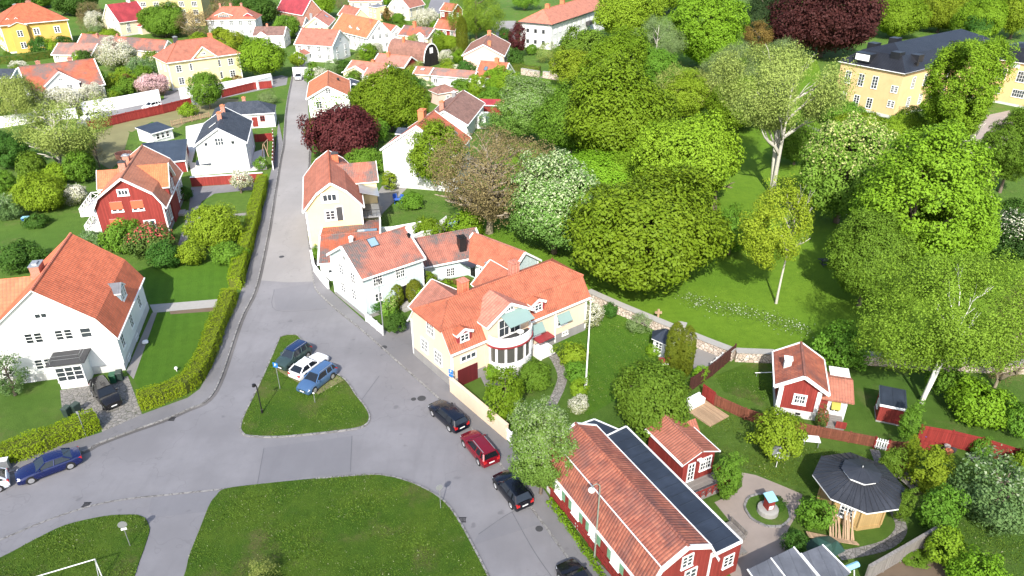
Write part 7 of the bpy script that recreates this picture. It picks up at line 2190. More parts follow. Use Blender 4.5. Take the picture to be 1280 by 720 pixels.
# shrubs of the gardens: (box, colour, label)
SH = [((-14, 166, 34, 214), 'deep', 'large dark bush at the left edge under the pale flowering tree'), ((22, 192, 58, 226), 'green', 'green bush left of the pale half-leafed tree'), ((88, 158, 118, 196), 'green', 'green bush behind the pale half-leafed tree'), ((112, 168, 128, 214), 'brown', 'thin bare bush by the dry yard'), ((-8, 214, 20, 244), 'green', 'green bush at the left edge above the pale bush'), ((34, 268, 60, 284), 'deep', 'low dark bush at the lawn edge near the blue crate'),
      ((20, 218, 78, 268), 'lime', 'wide light green bush on the lawn left of the red house'), ((80, 190, 118, 232), 'green', 'tall green bush beside the red house veranda'), ((-10, 244, 28, 276), 'silver', 'pale bush at the left edge of the garden'), ((76, 232, 110, 256), 'white', 'white flowering bush beside the veranda'), ((52, 206, 86, 232), 'lime', 'low yellow-green bush under the pale tree'),
      ((100, 176, 116, 224), 'lime', 'slim yellow bush at the fence by the red house'), ((130, 276, 178, 318), 'green', 'green bush under the red gable'), ((164, 278, 216, 320), 'rhodo', 'bush with red flowers under the red gable'), ((186, 300, 226, 338), 'deep', 'dark bush behind the villa roof'), ((220, 300, 256, 334), 'lime', 'yellow-green bush left of the dark clipped ball'),
      ((236, 258, 298, 310), 'lime', 'tall feathery yellow-green shrub on the lawn'), ((266, 302, 304, 332), 'green', 'round clipped dark green ball shrub by the hedge'), ((98, 288, 132, 314), 'silver', 'grey-green low shrub between the two left houses'), ((0, 300, 52, 340), 'deep', 'dark shrub behind the villa cross wing'), ((-10, 438, 28, 500), 'silver', 'white flowering small tree at the villa gable'),
      ((318, 196, 334, 214), 'green', 'small bush inside the red street fence'), ((222, 232, 240, 252), 'deep', 'dark bush at the side door of the red house'), ((382, 150, 404, 186), 'lime', 'light bush left of the purple tree'), ((466, 150, 486, 182), 'green', 'green bush between purple and olive trees'), ((430, 188, 478, 220), 'green', 'shrubs behind the yellow gambrel house'),
      ((386, 282, 398, 310), 'thuja', 'clipped column shrub at the yellow house corner'), ((390, 306, 400, 330), 'green', 'narrow green bush by the low white wall'), ((516, 272, 552, 302), 'olive', 'rounded olive bush beside the mint cottage'), ((486, 355, 504, 388), 'thuja', 'clipped reddish column shrub left of the dark door'), ((508, 350, 528, 384), 'thuja', 'clipped reddish shrub right of the dark door'), ((528, 338, 546, 368), 'olive', 'round shrub between the mint houses'),
      ((520, 352, 582, 388), 'maple', 'bright green hedge shrubs behind the cream villa'), ((545, 345, 590, 362), 'bronze', 'reddish low shrubs under the mint cottage'), ((476, 370, 498, 402), 'candles', 'white flowering shrub at the mint house corner'), ((484, 388, 506, 418), 'deep', 'dark shrub at the picket gate'), ((464, 372, 482, 394), 'deep', 'low dark shrub at the front of the mint house'),
      ((726, 376, 754, 412), 'white', 'white flowering shrub behind the flagpole'), ((754, 376, 772, 398), 'deep', 'dark green shrub by the park wall'), ((786, 390, 814, 418), 'willow', 'loose pale shrub by the park wall'), ((698, 428, 734, 458), 'lime', 'yellow-green shrub by the garden path'), ((706, 450, 738, 480), 'green', 'green shrub below the yellow-green one'), ((712, 472, 734, 500), 'lime', 'small light shrub near the foot of the flagpole'),
      ((712, 494, 738, 516), 'white', 'small white flowering bush below the flagpole'), ((646, 450, 690, 486), 'green', 'low green shrubs beside the round bay'), ((606, 456, 624, 478), 'maple', 'bright bush by the garage ramp'), ((808, 430, 826, 444), 'maple', 'low bright bush by the summerhouse'), ((866, 456, 884, 478), 'maple', 'low bright bush on the patio edge'),
      ((894, 566, 928, 632), 'green', 'clipped green bush by the red deck'), ((1000, 622, 1042, 664), 'green', 'green shrub at the front of the pavilion'), ((982, 662, 1010, 690), 'deep', 'dark round shrub behind the sheds'), ((1020, 510, 1036, 540), 'rhodo', 'red flowering bush at the cottage porch'), ((976, 518, 1010, 532), 'green', 'low plants along the cottage plinth'),
      ((1100, 560, 1132, 600), 'green', 'green shrub right of the garden gate'), ((1126, 500, 1150, 562), 'green', 'climbing shrub between outhouse and red fence'), ((1130, 545, 1148, 592), 'lime', 'tall yellow-green shrub by the terracotta pot'), ((1140, 560, 1190, 620), 'lime', 'yellow-green bush tree behind the bench'), ((1150, 610, 1200, 670), 'green', 'green bush tree above the grey fence'), ((1120, 610, 1140, 660), 'green', 'green plants beside the curved path'),
      ((1205, 570, 1296, 660), 'silver', 'silvery apple tree in the right garden'), ((1214, 546, 1240, 572), 'green', 'bush growing over the long red fence'), ((1262, 560, 1296, 596), 'maple', 'bright bush at the end of the long red fence'), ((1160, 660, 1206, 706), 'lime', 'yellow-green shrub right of the grey fence'), ((1190, 690, 1250, 740), 'maple', 'leafy bush in the lower right corner'), ((1120, 680, 1160, 700), 'green', 'low green plants behind the grey fence'),
      ((306, 698, 346, 735), 'pale', 'small pale tree top rising at the lower edge'), ((1190, 478, 1262, 528), 'maple', 'low rough green bush under the birch'), ((1256, 500, 1300, 548), 'green', 'green bush at the right edge'), ((1160, 440, 1200, 500), 'green', 'low shrub at the birch trunk'), ((1060, 570, 1080, 590), 'lime', 'little plant behind the pavilion'), ((956, 620, 984, 634), 'deep', 'ring of plants round the garden pump'),
      ((604, 84, 640, 120), 'maple', 'bright bush beside the roof-window cottage'), ((584, 92, 606, 128), 'lime', 'light bush in the garden of the roof-window cottage'), ((600, 112, 626, 136), 'green', 'green bush in front of the playhouse'), ((598, 140, 622, 164), 'silver', 'white flowering bush beside the brown roofed house'), ((564, 100, 584, 124), 'green', 'green bush before the grey-brown outbuilding'), ((520, 100, 545, 122), 'willow', 'pale bushes in the back garden'),
      ((531, 112, 540, 130), 'green', 'small clipped cone by the pink garden house'), ((524, 112, 534, 128), 'rhodo', 'red bush by the pink garden house'), ((490, 88, 518, 112), 'green', 'green bush at the red striped gable'), ((506, 84, 530, 102), 'lime', 'light bush behind the red striped gable'), ((657, 56, 672, 70), 'green', 'round bush before the white apartment house'), ((672, 52, 692, 82), 'pale', 'pale spring bush by the gravel path'),
      ((708, 68, 732, 92), 'deep', 'dark bush at the park gate'), ((548, 62, 566, 82), 'white', 'white bush beside the black arched gable'), ((225, 130, 245, 148), 'lime', 'small pale bush inside the red fence'), ((322, 114, 346, 132), 'willow', 'pale bush behind the low white house'), ((142, 98, 172, 122), 'green', 'green bush between blossom trees'), ((136, 112, 150, 132), 'maple', 'small bright cone by the white wall'), ((160, 74, 196, 104), 'silver', 'pale green bushes by the yellow villa'),
      ((278, 96, 292, 108), 'maple', 'round bright bush before the yellow villa'), ((288, 94, 304, 106), 'bronze', 'yellowish bush before the yellow villa'), ((500, 240, 530, 262), 'green', 'low bushes by the white gable'), ((560, 262, 606, 300), 'olive', 'brushwood under the bare tree'), ((476, 214, 496, 240), 'lime', 'thin young tree before the white gable')]
for i, (bb, c_, lb) in enumerate(SH):
    small = (bb[2] - bb[0]) < 60
    ball = 'clipped' in lb
    tree('shrub', lb, bb, c_, 'round' if ball else 'dome', None, cb=0.0, seed=i % 3 + 1, has_trunk=(c_ in ('silver', 'pale', 'brown') and bb[3] - bb[1] > 40), cat='shrub')

# bushes in the far gardens, kept off houses, streets and yards
def inside(P, x, y):
    c = False
    for (x0, y0), (x1, y1) in zip(P, P[1:] + P[:1]):
        if (y0 > y) != (y1 > y) and x < (x1 - x0) * (y - y0) / (y1 - y0) + x0: c = not c
    return c
keep_out = [[(p.x, p.y) for p in q] for q in (road, px(0, 172, 60, 158, 110, 143, 205, 124, 240, 112, 352, 92, 360, 106, 240, 134, 110, 165, 0, 192), px(140, 165, 150, 135, 262, 120, 300, 122, 285, 142, 190, 168), px(232, 190, 232, 158, 262, 150, 340, 180, 340, 225, 236, 222), px(520, 20, 545, -30, 640, -30, 640, 48, 550, 24), px(202, 114, 232, 110, 240, 124, 203, 130), px(340, 110, 345, 70, 372, 30, 388, 30, 380, 110))]
rg = random.Random(21)
names = {'green': 'green', 'olive': 'olive', 'lime': 'light green', 'maple': 'bright green', 'deep': 'dark green', 'willow': 'grey-green', 'pale': 'pale', 'white': 'white flowering', 'bronze': 'brownish'}
used, made = set(), 0
for _ in range(4000):
    if made >= 125: break
    x_, y_ = rg.uniform(-5, 645), 12 + 118 * rg.random() ** .8
    if x_ > 480 and y_ > 100: y_ = rg.uniform(95, 130)
    P = at(x_, y_)
    s_ = rg.uniform(1.0, 3.0)
    if any(inside(k, P.x, P.y) for k in keep_out): continue
    best = None
    ok = True
    for (lb, cx, cy, yaw, L, W) in HOUSES:
        dx, dy = P.x - cx, P.y - cy
        u, v = math.cos(yaw) * dx + math.sin(yaw) * dy, -math.sin(yaw) * dx + math.cos(yaw) * dy
        if abs(u) < L / 2 + s_ * .5 and abs(v) < W / 2 + s_ * .5: ok = False; break
        d = math.hypot(max(0, abs(u) - L / 2), max(0, abs(v) - W / 2))
        if best is None or d < best[0]: best = (d, lb, dx, dy)
    if not ok or best[0] > 9: continue
    side = ('in front of' if best[3] < 0 else 'behind') if abs(best[3]) > abs(best[2]) else ('left of' if best[2] < 0 else 'right of')
    c_ = rg.choice(['green', 'green', 'olive', 'lime', 'maple', 'deep', 'deep', 'willow', 'pale', 'white', 'bronze'])
    short = ' '.join(best[1].split()[:7])
    while short.split()[-1] in ('and', 'with', 'the', 'of', 'in', 'by', 'at', 'a', 'two', 'before', 'behind', 'half', 'to', 'front', 'orange', 'white', 'red', 'brown', 'small', 'dark', 'pale', 'broad', 'blue-black', 'big', 'tall', 'low', 'black', 'wide', 'grey-brown', 'steep', 'beside', 'weathered', 'brown-orange', 'bright', 'beyond', 'joined', 'cut', 'large', 'little', 'yellow', 'grey-blue'):
        short = ' '.join(short.split()[:-1])
    lab = f"{'low' if s_ < 1.6 else 'tall'} {names[c_]} bush {side} the {short}"
    if lab in used or len(lab.split()) > 16: continue
    used.add(lab); made += 1
    t = thing('shrub', lab, 'shrub', (P.x, P.y, 0), 0, 'bushes in the far gardens')
    hh = s_ * rg.uniform(.7, 1.15)
    link('crown', crown('dome', c_, 'B' if s_ < 1.6 else 'S', rg.randint(1, 2)), t, (0, 0, hh * .9), rg.uniform(0, 6), (s_, s_, hh))
# ------------------------------------------------------------------ cars
def car_wheels(label, fw, rw, side, **kw):
    a, c = at(*fw, .33), at(*rw, .33)
    d = Vector((a.x - c.x, a.y - c.y, 0)).normalized()
    left = Vector((-d.y, d.x, 0))
    w = kw.get('Wd', 1.8) / 2
    m = (a + c) / 2 - left * (w if side == 'L' else -w)
    return car(label, (m.x, m.y, kw.pop('z', .005)), math.atan2(d.y, d.x), **kw)
def car_ends(label, nose, tail, at_='mid', **kw):
    a, c = at(*nose), at(*tail)
    d = (a - c).normalized()
    m = (a + c) / 2
    return car(label, (m.x, m.y, kw.pop('z', .005)), math.atan2(d.y, d.x), **kw)
car_wheels('dark blue saloon parked by the clipped hedge', (40.75, 600.75), (86.75, 583.5), 'L', kind='sedan', paint=(.006, .013, .085), metal=.3, L=4.9, Wd=1.86)
car_wheels('black estate car parked nearest the cream wall corner', (540.2, 517.1), (560.6, 535.8), 'L', kind='estate', paint=(.004, .006, .014), metal=.2, L=4.7)
car_wheels('dark red estate parked between two black cars', (579.4, 555.6), (597.1, 577.5), 'L', kind='estate', paint=(.20, .004, .014), metal=.3, L=4.5, rails=True)
car_wheels('black hatchback parked under the white blossomed tree', (619.6, 608.3), (637.3, 631), 'L', kind='hatch', paint=(.004, .005, .010), metal=.2, L=4.2)
car_wheels('white coupe on the grass island between the other two cars', (405.5, 455.5), (384.4, 471), 'R', kind='coupe', paint=(.75, .76, .77), metal=0, L=4.4, z=.10)
car_ends('dark green hatchback with blue-black roof on the grass island', (351, 465), (384, 441), kind='suv', paint=(.045, .075, .07), metal=.3, L=4.1, roofc=(.012, .03, .10), rails=True, z=.10)
car_ends('light blue estate nearest the edge of the grass island', (381, 493), (413, 468), kind='estate', paint=(.085, .17, .32), metal=.4, L=4.4, rails=True, z=.10)
car_ends('black car parked on the paved villa drive', (146, 514), (123, 484), kind='suv', paint=(.012, .011, .012), metal=.3, L=4.6, z=.01)
car_ends('white car cut by the left edge of the picture', (-50, 624), (4, 606), kind='hatch', paint=(.72, .74, .78), metal=0, L=4.2)
car_ends('dark car cut by the lower edge beside the long red house', (709, 716), (739, 760), kind='hatch', paint=(.01, .01, .014), metal=.3, L=4.2)
car_ends('small grey car facing the camera at the mouth of the alley', (373, 103), (374, 95), kind='hatch', paint=(.45, .46, .48), metal=.2, L=4.0)
car_ends('white van beside the small grey car', (388, 101), (389, 92), kind='suv', paint=(.75, .75, .74), metal=0, L=4.4)
car_ends('white car behind the middle of the tall red fence', (177, 139), (204, 132), kind='hatch', paint=(.75, .75, .75), metal=0, L=4.2)
car_ends('white car behind the left end of the tall red fence', (104, 151), (126, 146), kind='hatch', paint=(.75, .75, .75), metal=0, L=4.2)
car_ends('silver car by the white wall of the yellow villa', (330, 103), (310, 109), kind='hatch', paint=(.5, .51, .53), metal=.3, L=4.2)
car_ends('red car parked behind the pink house', (640, 47), (624, 43), kind='hatch', paint=(.35, .01, .02), metal=.2, L=4.3)
car_ends('dark car by the white villa at far left', (-4, 122), (12, 116), kind='hatch', paint=(.03, .04, .06), metal=.3, L=4.3)
# ------------------------------------------------------------------ posts, signs, lamps
def hgt(base, ty):
    P = at(*base)
    lo, hi = 0, 40
    for _ in range(40):
        m = (lo + hi) / 2
        if pix((P.x, P.y, m))[1] > ty: lo = m
        else: hi = m
    return P, lo
def textmesh(s_, size):
    cu = bpy.data.curves.new('lettering', 'FONT')
    cu.body = s_; cu.size = size; cu.align_x = 'CENTER'; cu.align_y = 'CENTER'; cu.extrude = .004
    o = bpy.data.objects.new('lettering', cu); col.objects.link(o)
    dg = bpy.context.evaluated_depsgraph_get()
    me = bpy.data.meshes.new_from_object(o.evaluated_get(dg))
    bpy.data.objects.remove(o)
    me.materials.clear(); me.materials.append(M['white'])
    return me
P, hh = hgt((732, 484.5), 378.5)
t = thing('flagpole', 'tall white flagpole on the villa lawn', 'flagpole', P)
b = MB(); b.tube([(0, 0, .9), (0, 0, hh * .5), (0, 0, hh)], [.085, .075, .045], 12); b.build('pole', M['white'], t)
b = MB(); b.box(-.16, -.16, -.05, .16, .16, 1.0); b.box(-.1, -.1, 1.0, .1, .1, 1.25); b.build('base', M['white'], t)
b = MB(); b.lathe([(.02, hh), (.11, hh + .08), (.11, hh + .14), (.02, hh + .22)], 10); b.build('finial', M['white'], t)
P, hh = hgt((328, 517), 480)
t = thing('street_lamp', 'slim black lamp post with hooked head on the grass island', 'street lamp', P)
b = MB(); b.tube([(0, 0, 0), (0, 0, hh * .8), (-.02, 0, hh * .93), (-.10, 0, hh), (-.22, 0, hh * .985)], [.06, .05, .05, .05, .05], 8); b.lathe([(.1, 0), (.1, .5), (.06, .55)], 10); b.build('pole', M['black'], t)
b = MB(); b.lathe([(.05, hh * .9), (.17, hh * .92), (.15, hh * .99), (.05, hh * 1.0)], 12, 0, (-.25, 0)); b.build('lamp_head', M['black'], t)
P, hh = hgt((743, 698), 604)
t = thing('street_lamp', 'grey-green street lamp with curved arm and white globe beside the long red house', 'street lamp', P)
b = MB(); b.tube([(0, 0, 0), (0, 0, 1.2), (0, 0, hh * .9), (-.02, 0, hh * .97), (-.25, -.05, hh), (-.5, -.1, hh * .985), (-.58, -.12, hh * .95)], [.09, .065, .05, .04, .03, .03, .03], 8); b.build('pole', m_plain('grey_green_post', (.22, .25, .2), .6), t)
b = MB(); b.lathe([(.05, hh * .955 - .42), (.2, hh * .955 - .33), (.26, hh * .955 - .2), (.2, hh * .955 - .06), (.05, hh * .955)], 14, 0, (-.6, -.12)); b.build('globe', M['white'], t, smooth=True)
P, hh = hgt((480, 420), 352)
t = thing('street_lamp', 'thin grey lamp post in front of the mint house', 'street lamp', P)
b = MB(); b.tube([(0, 0, 0), (0, 0, hh * .9), (.0, 0, hh)], [.07, .05, .045], 8); b.build('pole', M['grey'], t)
b = MB(); b.lathe([(.05, hh), (.22, hh + .08), (.18, hh + .22), (.03, hh + .26)], 12); b.build('lamp_head', M['dgrey'], t)
def sign(label, base, ty, panels, rot=0.0, name='road_sign', z=0.09, lean=(0, 0)):
    P, hh = hgt(base, ty)
    t = thing(name, label, 'sign', (P.x, P.y, z), rot)
    b = MB(); b.tube([(0, 0, -z), (lean[0], lean[1], hh)], .032, 8); b.build('post', M['grey'], t)
    for (shape, w, hgt_, dz, mat_, txt) in panels:
        b = MB()
        zc = hh - dz
        if shape == 'disc':
            k = [(w / 2 * math.cos(a * PI / 12), w / 2 * math.sin(a * PI / 12)) for a in range(24)]
        else:
            k = [(-w / 2, -hgt_ / 2), (w / 2, -hgt_ / 2), (w / 2, hgt_ / 2), (-w / 2, hgt_ / 2)]
        n = len(k)
        vs = [(x + lean[0], -.045 + lean[1], zc + y) for x, y in k] + [(x + lean[0], -.03 + lean[1], zc + y) for x, y in k]
        b.mesh(vs, [tuple(range(n)), tuple(range(2 * n - 1, n - 1, -1))] + [(i, n + i, n + (i + 1) % n, (i + 1) % n)[::-1] for i in range(n)])
        pnl = b.build('sign_panel', M[mat_], t)
        if txt:
            link('lettering', textmesh(txt, hgt_ * .85), pnl, (lean[0], -.052 + lean[1], zc), (PI / 2, 0, 0))
    return t
sign('blue parking sign with white P on a grey post at the grass island', (350.3, 486.7), 455, [('box', .55, .55, .2, 'blue', 'P')], R(-20), 'parking_sign')
sign('short plain post on the grass island beside the light blue estate', (394, 504), 491, [('box', .18, .14, .1, 'white', None)], 0, 'marker_post')
sign('blue parking sign at the corner of the cream villa', (565, 491), 463, [('box', .5, .5, .22, 'blue', 'P'), ('box', .5, .3, .7, 'blue', None)], R(-30), 'parking_sign')
sign('round sign on a white post at the rim of the big lawn', (551, 636), 607, [('disc', .6, .6, .25, 'grey', None)], R(25))
sign('round grey-backed sign with small plate on the lower left lawn', (163, 683), 653, [('disc', .65, .65, .3, 'grey', None), ('box', .4, .2, .75, 'white', None)], R(20))
sign('thin grey post standing at the low hedge by the drive', (108, 546), 515, [('box', .22, .3, .15, 'grey', None)], 0)
# ------------------------------------------------------------------ smaller things
a, c = at(119, 700, 1.9), at(45, 722, 1.9)
t = thing('football_goal', 'white pipe football goal on the lower left lawn', 'goal', (a.x, a.y, .08))
d = Vector((c.x - a.x, c.y - a.y, 0)); nrm = Vector((-d.y, d.x, 0)).normalized()
if nrm.y > 0: nrm = -nrm
for q in ((Vector(), 'post'), (d, 'post')):
    b = MB(); b.tube([q[0], q[0] + Vector((0, 0, 1.9))], .04, 8); b.build('post', M['white'], t)
    b = MB(); b.tube([q[0] + nrm * 1.2, q[0] + Vector((0, 0, 1.9))], .03, 8); b.build('brace', M['grey'], t)
b = MB(); b.tube([(0, 0, 1.9), d + Vector((0, 0, 1.9))], .04, 8); b.build('crossbar', M['white'], t)
b = MB(); b.tube([nrm * 1.2, d + nrm * 1.2], .03, 8); b.build('ground_bar', M['grey'], t)
def bin_(label, p, mat, rot=0.0):
    prop('wheelie_bin', label, 'bin', p, [('body', mat, lambda b: b.mesh([(-.25, -.3, .08), (.25, -.3, .08), (.25, .25, .08), (-.25, .25, .08), (-.3, -.36, 1.0), (.3, -.36, 1.0), (.3, .34, 1.0), (-.3, .34, 1.0)], [(3, 2, 1, 0), (4, 5, 6, 7), (0, 1, 5, 4), (1, 2, 6, 5), (2, 3, 7, 6), (3, 0, 4, 7)])),
         ('lid', mat, lambda b: b.mesh([(-.32, -.4, 1.003), (.32, -.4, 1.003), (.32, .38, 1.003), (-.32, .38, 1.003), (-.28, -.36, 1.08), (.28, -.36, 1.08), (.28, .34, 1.12), (-.28, .34, 1.12)], [(4, 5, 6, 7), (0, 1, 5, 4), (1, 2, 6, 5), (2, 3, 7, 6), (3, 0, 4, 7)])),
         ('wheel', 'rubber', lambda b: b.tube([(-.28, .27, .1), (.28, .27, .1)], .1, 10))], rot)
M['bin_green'] = m_plain('green_bin_plastic', (.02, .09, .045), .4, .1)
M['bin_dark'] = m_plain('dark_green_bin_plastic', (.035, .055, .045), .4, .1)
bin_('bright green wheelie bin, left of the pair at the white villa corner', (143, 478), 'bin_green', .3)
bin_('darker green wheelie bin, right of the pair at the white villa corner', (151, 475), 'bin_dark', .3)
bin_('dark wheelie bin behind the low hedge by the drive', (97, 516), 'bin_dark', -.4)
bin_('dark wheelie bin lying nearest the lawn behind the low hedge', (86, 520), 'bin_dark', -.2)
bin_('dark bin at the back corner of the long red house', (697, 523), 'black', .2)
prop('utility_cabinet', 'pale grey utility cabinet in the low hedge at the left edge', 'cabinet', (6, 588), [('body', 'grey', lambda b: b.box(-.5, -.2, 0, .5, .2, 1.15)), ('lid', 'white', lambda b: b.box(-.55, -.25, 1.153, .55, .25, 1.22))], .3)
prop('robot_mower', 'white robot mower at the wall of the white villa', 'mower', (182, 429), [('shell', 'white', lambda b: b.lathe([(.3, .05), (.36, .15), (.28, .3), (.05, .36)], 14)), ('wheel', 'rubber', lambda b: b.tube([(-.36, .1, .12), (.36, .1, .12)], .12, 10))])
prop('garden_lamp', 'small white garden lamp on the villa lawn by the hedge', 'lamp', (221, 464), [('stem', 'white', lambda b: b.lathe([(.05, 0), (.05, .35)], 8)), ('shade', 'white', lambda b: b.lathe([(.18, .35), (.14, .5), (.03, .56)], 10))])
def chairfn(b):
    b.box(-.3, -.3, .4, .3, .3, .46)
    for x in (-.28, .22):
        for y in (-.28, .22): b.box(x, y, 0, x + .06, y + .06, .42)
    b.box(-.3, .26, .46, .3, .33, 1.0); b.box(-.36, -.3, .62, -.28, .3, .68); b.box(.28, -.3, .62, .36, .3, .68)
prop('garden_chair', 'blue wooden garden chair, left of two on the lawn', 'chair', (494, 250), [('frame', 'blue_paint', chairfn)], .3)
prop('garden_chair', 'blue wooden garden chair, right of two on the lawn', 'chair', (502, 251), [('frame', 'blue_paint', chairfn)], -.4)
prop('garden_table', 'blue garden table between the blue chairs', 'table', (498, 254), [('top', 'blue_paint', lambda b: b.box(-.7, -.4, .66, .7, .4, .72)), ('leg', 'blue_paint', lambda b: [b.box(x, y, 0, x + .08, y + .08, .66) for x in (-.6, .52) for y in (-.34, .26)])], .1)
prop('plastic_crate', 'bright blue crate on the lawn left of the red house', 'crate', (33, 275), [('body', 'blue_paint', lambda b: b.box(-.5, -.35, 0, .5, .35, .45)), ('rim', 'light_blue', lambda b: b.box(-.54, -.39, .453, .54, .39, .5))], .2)
prop('garden_chair', 'blue chair beside the short red fence', 'chair', (1152, 549), [('frame', 'blue_paint', chairfn)], 1.0)
# pump in its round bed
prop('garden_pump', 'little red pump house with pale blue roof on a round stone base', 'pump', (959, 640), [
    ('stone_base', 'concrete', lambda b: b.lathe([(.85, 0), (.82, .45), (.6, .52), (.4, .52)], 18)),
    ('pump_house', 'red_board', lambda b: b.box(-.3, -.3, .52, .3, .3, 1.5)),
    ('front_panel', 'white', lambda b: b.box(-.2, -.33, .6, .2, -.303, .95)),
    ('roof', 'light_blue', lambda b: b.mesh([(-.42, -.42, 1.5), (.42, -.42, 1.5), (.42, .42, 1.72), (-.42, .42, 1.72), (-.42, -.42, 1.58), (.42, -.42, 1.58), (.42, .42, 1.8), (-.42, .42, 1.8)], [(3, 2, 1, 0), (4, 5, 6, 7), (0, 1, 5, 4), (1, 2, 6, 5), (2, 3, 7, 6), (3, 0, 4, 7)]))], .3)
p = at(959, 638)
b = MB(); b.lathe([(1.75, 0), (1.75, .05), (.8, .06)], 24); tag(b.build('flower_bed', M['ground'], None, (p.x, p.y, .012)), 'round green bed with pale stone rim around the red pump', 'flower bed')
b = MB()
for r0_, r1_, z0_, z1_ in ((1.66, 1.84, .10, .10), (1.84, 1.86, .10, 0), (1.64, 1.66, 0, .10)):
    for k in range(26):
        a, c = k * 2 * PI / 26, (k + 1) * 2 * PI / 26
        q = lambda r_, an, z_: (r_ * math.cos(an) * (1 + .02 * math.sin(an * 9)), r_ * math.sin(an) * (1 + .02 * math.sin(an * 9)), z_)
        b.poly([q(r0_, a, z0_), q(r1_, a, z1_), q(r1_, c, z1_), q(r0_, c, z0_)])
tag(b.build('stone_edging', M['kerb'], None, (p.x, p.y, .012)), 'ring of pale stones edging the round bed', 'edging')
def benchfn(b):
    for k in range(4): b.box(-.9, -.28 + k * .15, .42, .9, -.16 + k * .15, .47)
    for k in range(3): b.box(-.9, .32, .55 + k * .15, .9, .36, .66 + k * .15)
def benchleg(b):
    for x in (-.8, .72): b.box(x, -.26, 0, x + .08, .3, .42); b.box(x, .3, 0, x + .08, .38, 1.0)
prop('garden_bench', 'weathered grey bench along the right side of the pavilion garden', 'bench', (1130, 606), [('seat', 'wood', benchfn), ('leg', 'wood', benchleg)], R(-70))
prop('garden_bench', 'grey bench against the deck of the long red house', 'bench', (918, 668), [('seat', 'wood', benchfn), ('leg', 'wood', benchleg)], R(-62))
prop('garden_bench', 'white garden sofa at the end of the dark brown fence', 'bench', (868, 507), [('seat', 'white', lambda b: b.box(-1, -.4, .1, 1, .4, .5)), ('backrest', 'white', lambda b: b.box(-1, .25, .503, 1, .45, .95)), ('armrest', 'white', lambda b: [b.box(x, -.4, .503, x + .2, .24, .75) for x in (-1, .8)])], R(35))
prop('deck', 'pale plank deck below the white garden sofa', 'deck', (884, 517), [('planking', 'wood_new', lambda b: [b.box(-1.3 + k * .22, -1.5, 0, -1.3 + k * .22 + .2, 1.5, .12) for k in range(12)])], R(35))
prop('flower_pot', 'large terracotta pot at the head of the grey bench', 'pot', (1127, 588), [('pot', 'terracotta', lambda b: b.lathe([(.28, 0), (.42, .6), (.46, .62), (.46, .72), (.38, .72)], 14))])
for i, (x, y, s_, lb) in enumerate(((1178, 566, .3, 'dark pot in the group before the long red fence'), (1185, 568, .34, 'terracotta pot in the middle of the pot group'), (1191, 565, .26, 'dark small pot at the right of the pot group'), (1183, 561, .28, 'pale pot at the back of the pot group'))):
    prop('flower_pot', lb, 'pot', (x, y), [('pot', ('black', 'terracotta', 'dgrey', 'concrete')[i], lambda b, s_=s_: b.lathe([(s_ * .7, 0), (s_, s_ * 1.4), (s_ * .8, s_ * 1.4)], 12))])
prop('lawn_mower', 'grey and white lawn mower by the long red fence', 'mower', (1216, 574), [('deck', 'grey', lambda b: b.box(-.35, -.3, .1, .35, .3, .4)), ('engine', 'black', lambda b: b.lathe([(.2, .403), (.2, .6), (.1, .65)], 10)), ('handle', 'black', lambda b: b.tube([(.3, 0, .4), (1.0, 0, 1.0)], .03, 6)), ('wheel', 'rubber', lambda b: [b.tube([(x, -.38, .12), (x, .38, .12)], .12, 10) for x in (-.28, .28)])], .4)
prop('parasol', 'closed grey parasol under the small yellow-green tree', 'parasol', (970, 584), [('pole', 'white', lambda b: b.tube([(0, 0, 0), (0, 0, 2.3)], .03, 8)), ('canopy', 'grey', lambda b: b.lathe([(.9, 1.75), (.5, 2.05), (.04, 2.3)], 8))])
prop('garden_table', 'white garden table in front of the faded fence', 'table', (1012, 556), [('top', 'white', lambda b: b.box(-.75, -.45, .68, .75, .45, .73)), ('leg', 'grey', lambda b: [b.box(x, y, 0, x + .07, y + .07, .68) for x in (-.65, .58) for y in (-.38, .31)])], -.15)
prop('tarpaulin_heap', 'heap under a dark green tarpaulin in front of the pavilion', 'tarpaulin', (1030, 684), [('tarpaulin', m_plain('green_tarpaulin', (.03, .07, .055), .4, .3, 2), lambda b: b.mesh([(-1.3, -.8, 0), (0, -1, 0), (1.3, -.8, 0), (1.5, 0, 0), (1.2, .8, 0), (-1.1, .9, 0), (-1.5, 0, 0), (-.8, -.3, .7), (.1, -.45, .85), (.9, -.2, .6), (.7, .4, .55), (-.5, .45, .75)], [(0, 1, 8, 7), (1, 2, 9, 8), (2, 3, 9), (3, 4, 10, 9), (4, 5, 11, 10), (5, 6, 7, 11), (6, 0, 7), (7, 8, 9, 10, 11)]))], .3)
prop('tarpaulin_bundle', 'long bundle in blue and white sheet at the lower edge', 'tarpaulin', (1052, 733), [('sheet', 'light_blue', lambda b: b.tube([(-1.4, 0, 1.2), (1.2, .6, 1.5)], .22, 8)), ('trestle', 'white', lambda b: [b.beam((x, -.3, 0), (x, .3, 1.2 + .1 * x), .06, .06) for x in (-1, .8)])], .1)
prop('wooden_cross', 'small wooden cross standing at the park wall', 'cross', (822, 399), [('cross', 'wood_new', lambda b: (b.box(-.12, -.1, 0, .12, .1, 1.35), b.box(-.4, -.098, .8, .4, .098, 1.05)))])
prop('stone_pillar', 'grey gate pillar of the park wall behind the summerhouse', 'pillar', (850, 424), [('pillar', 'concrete', lambda b: b.box(-.4, -.35, 0, .4, .35, 1.9)), ('capstone', 'concrete', lambda b: b.box(-.48, -.43, 1.903, .48, .43, 2.05))], -.4)
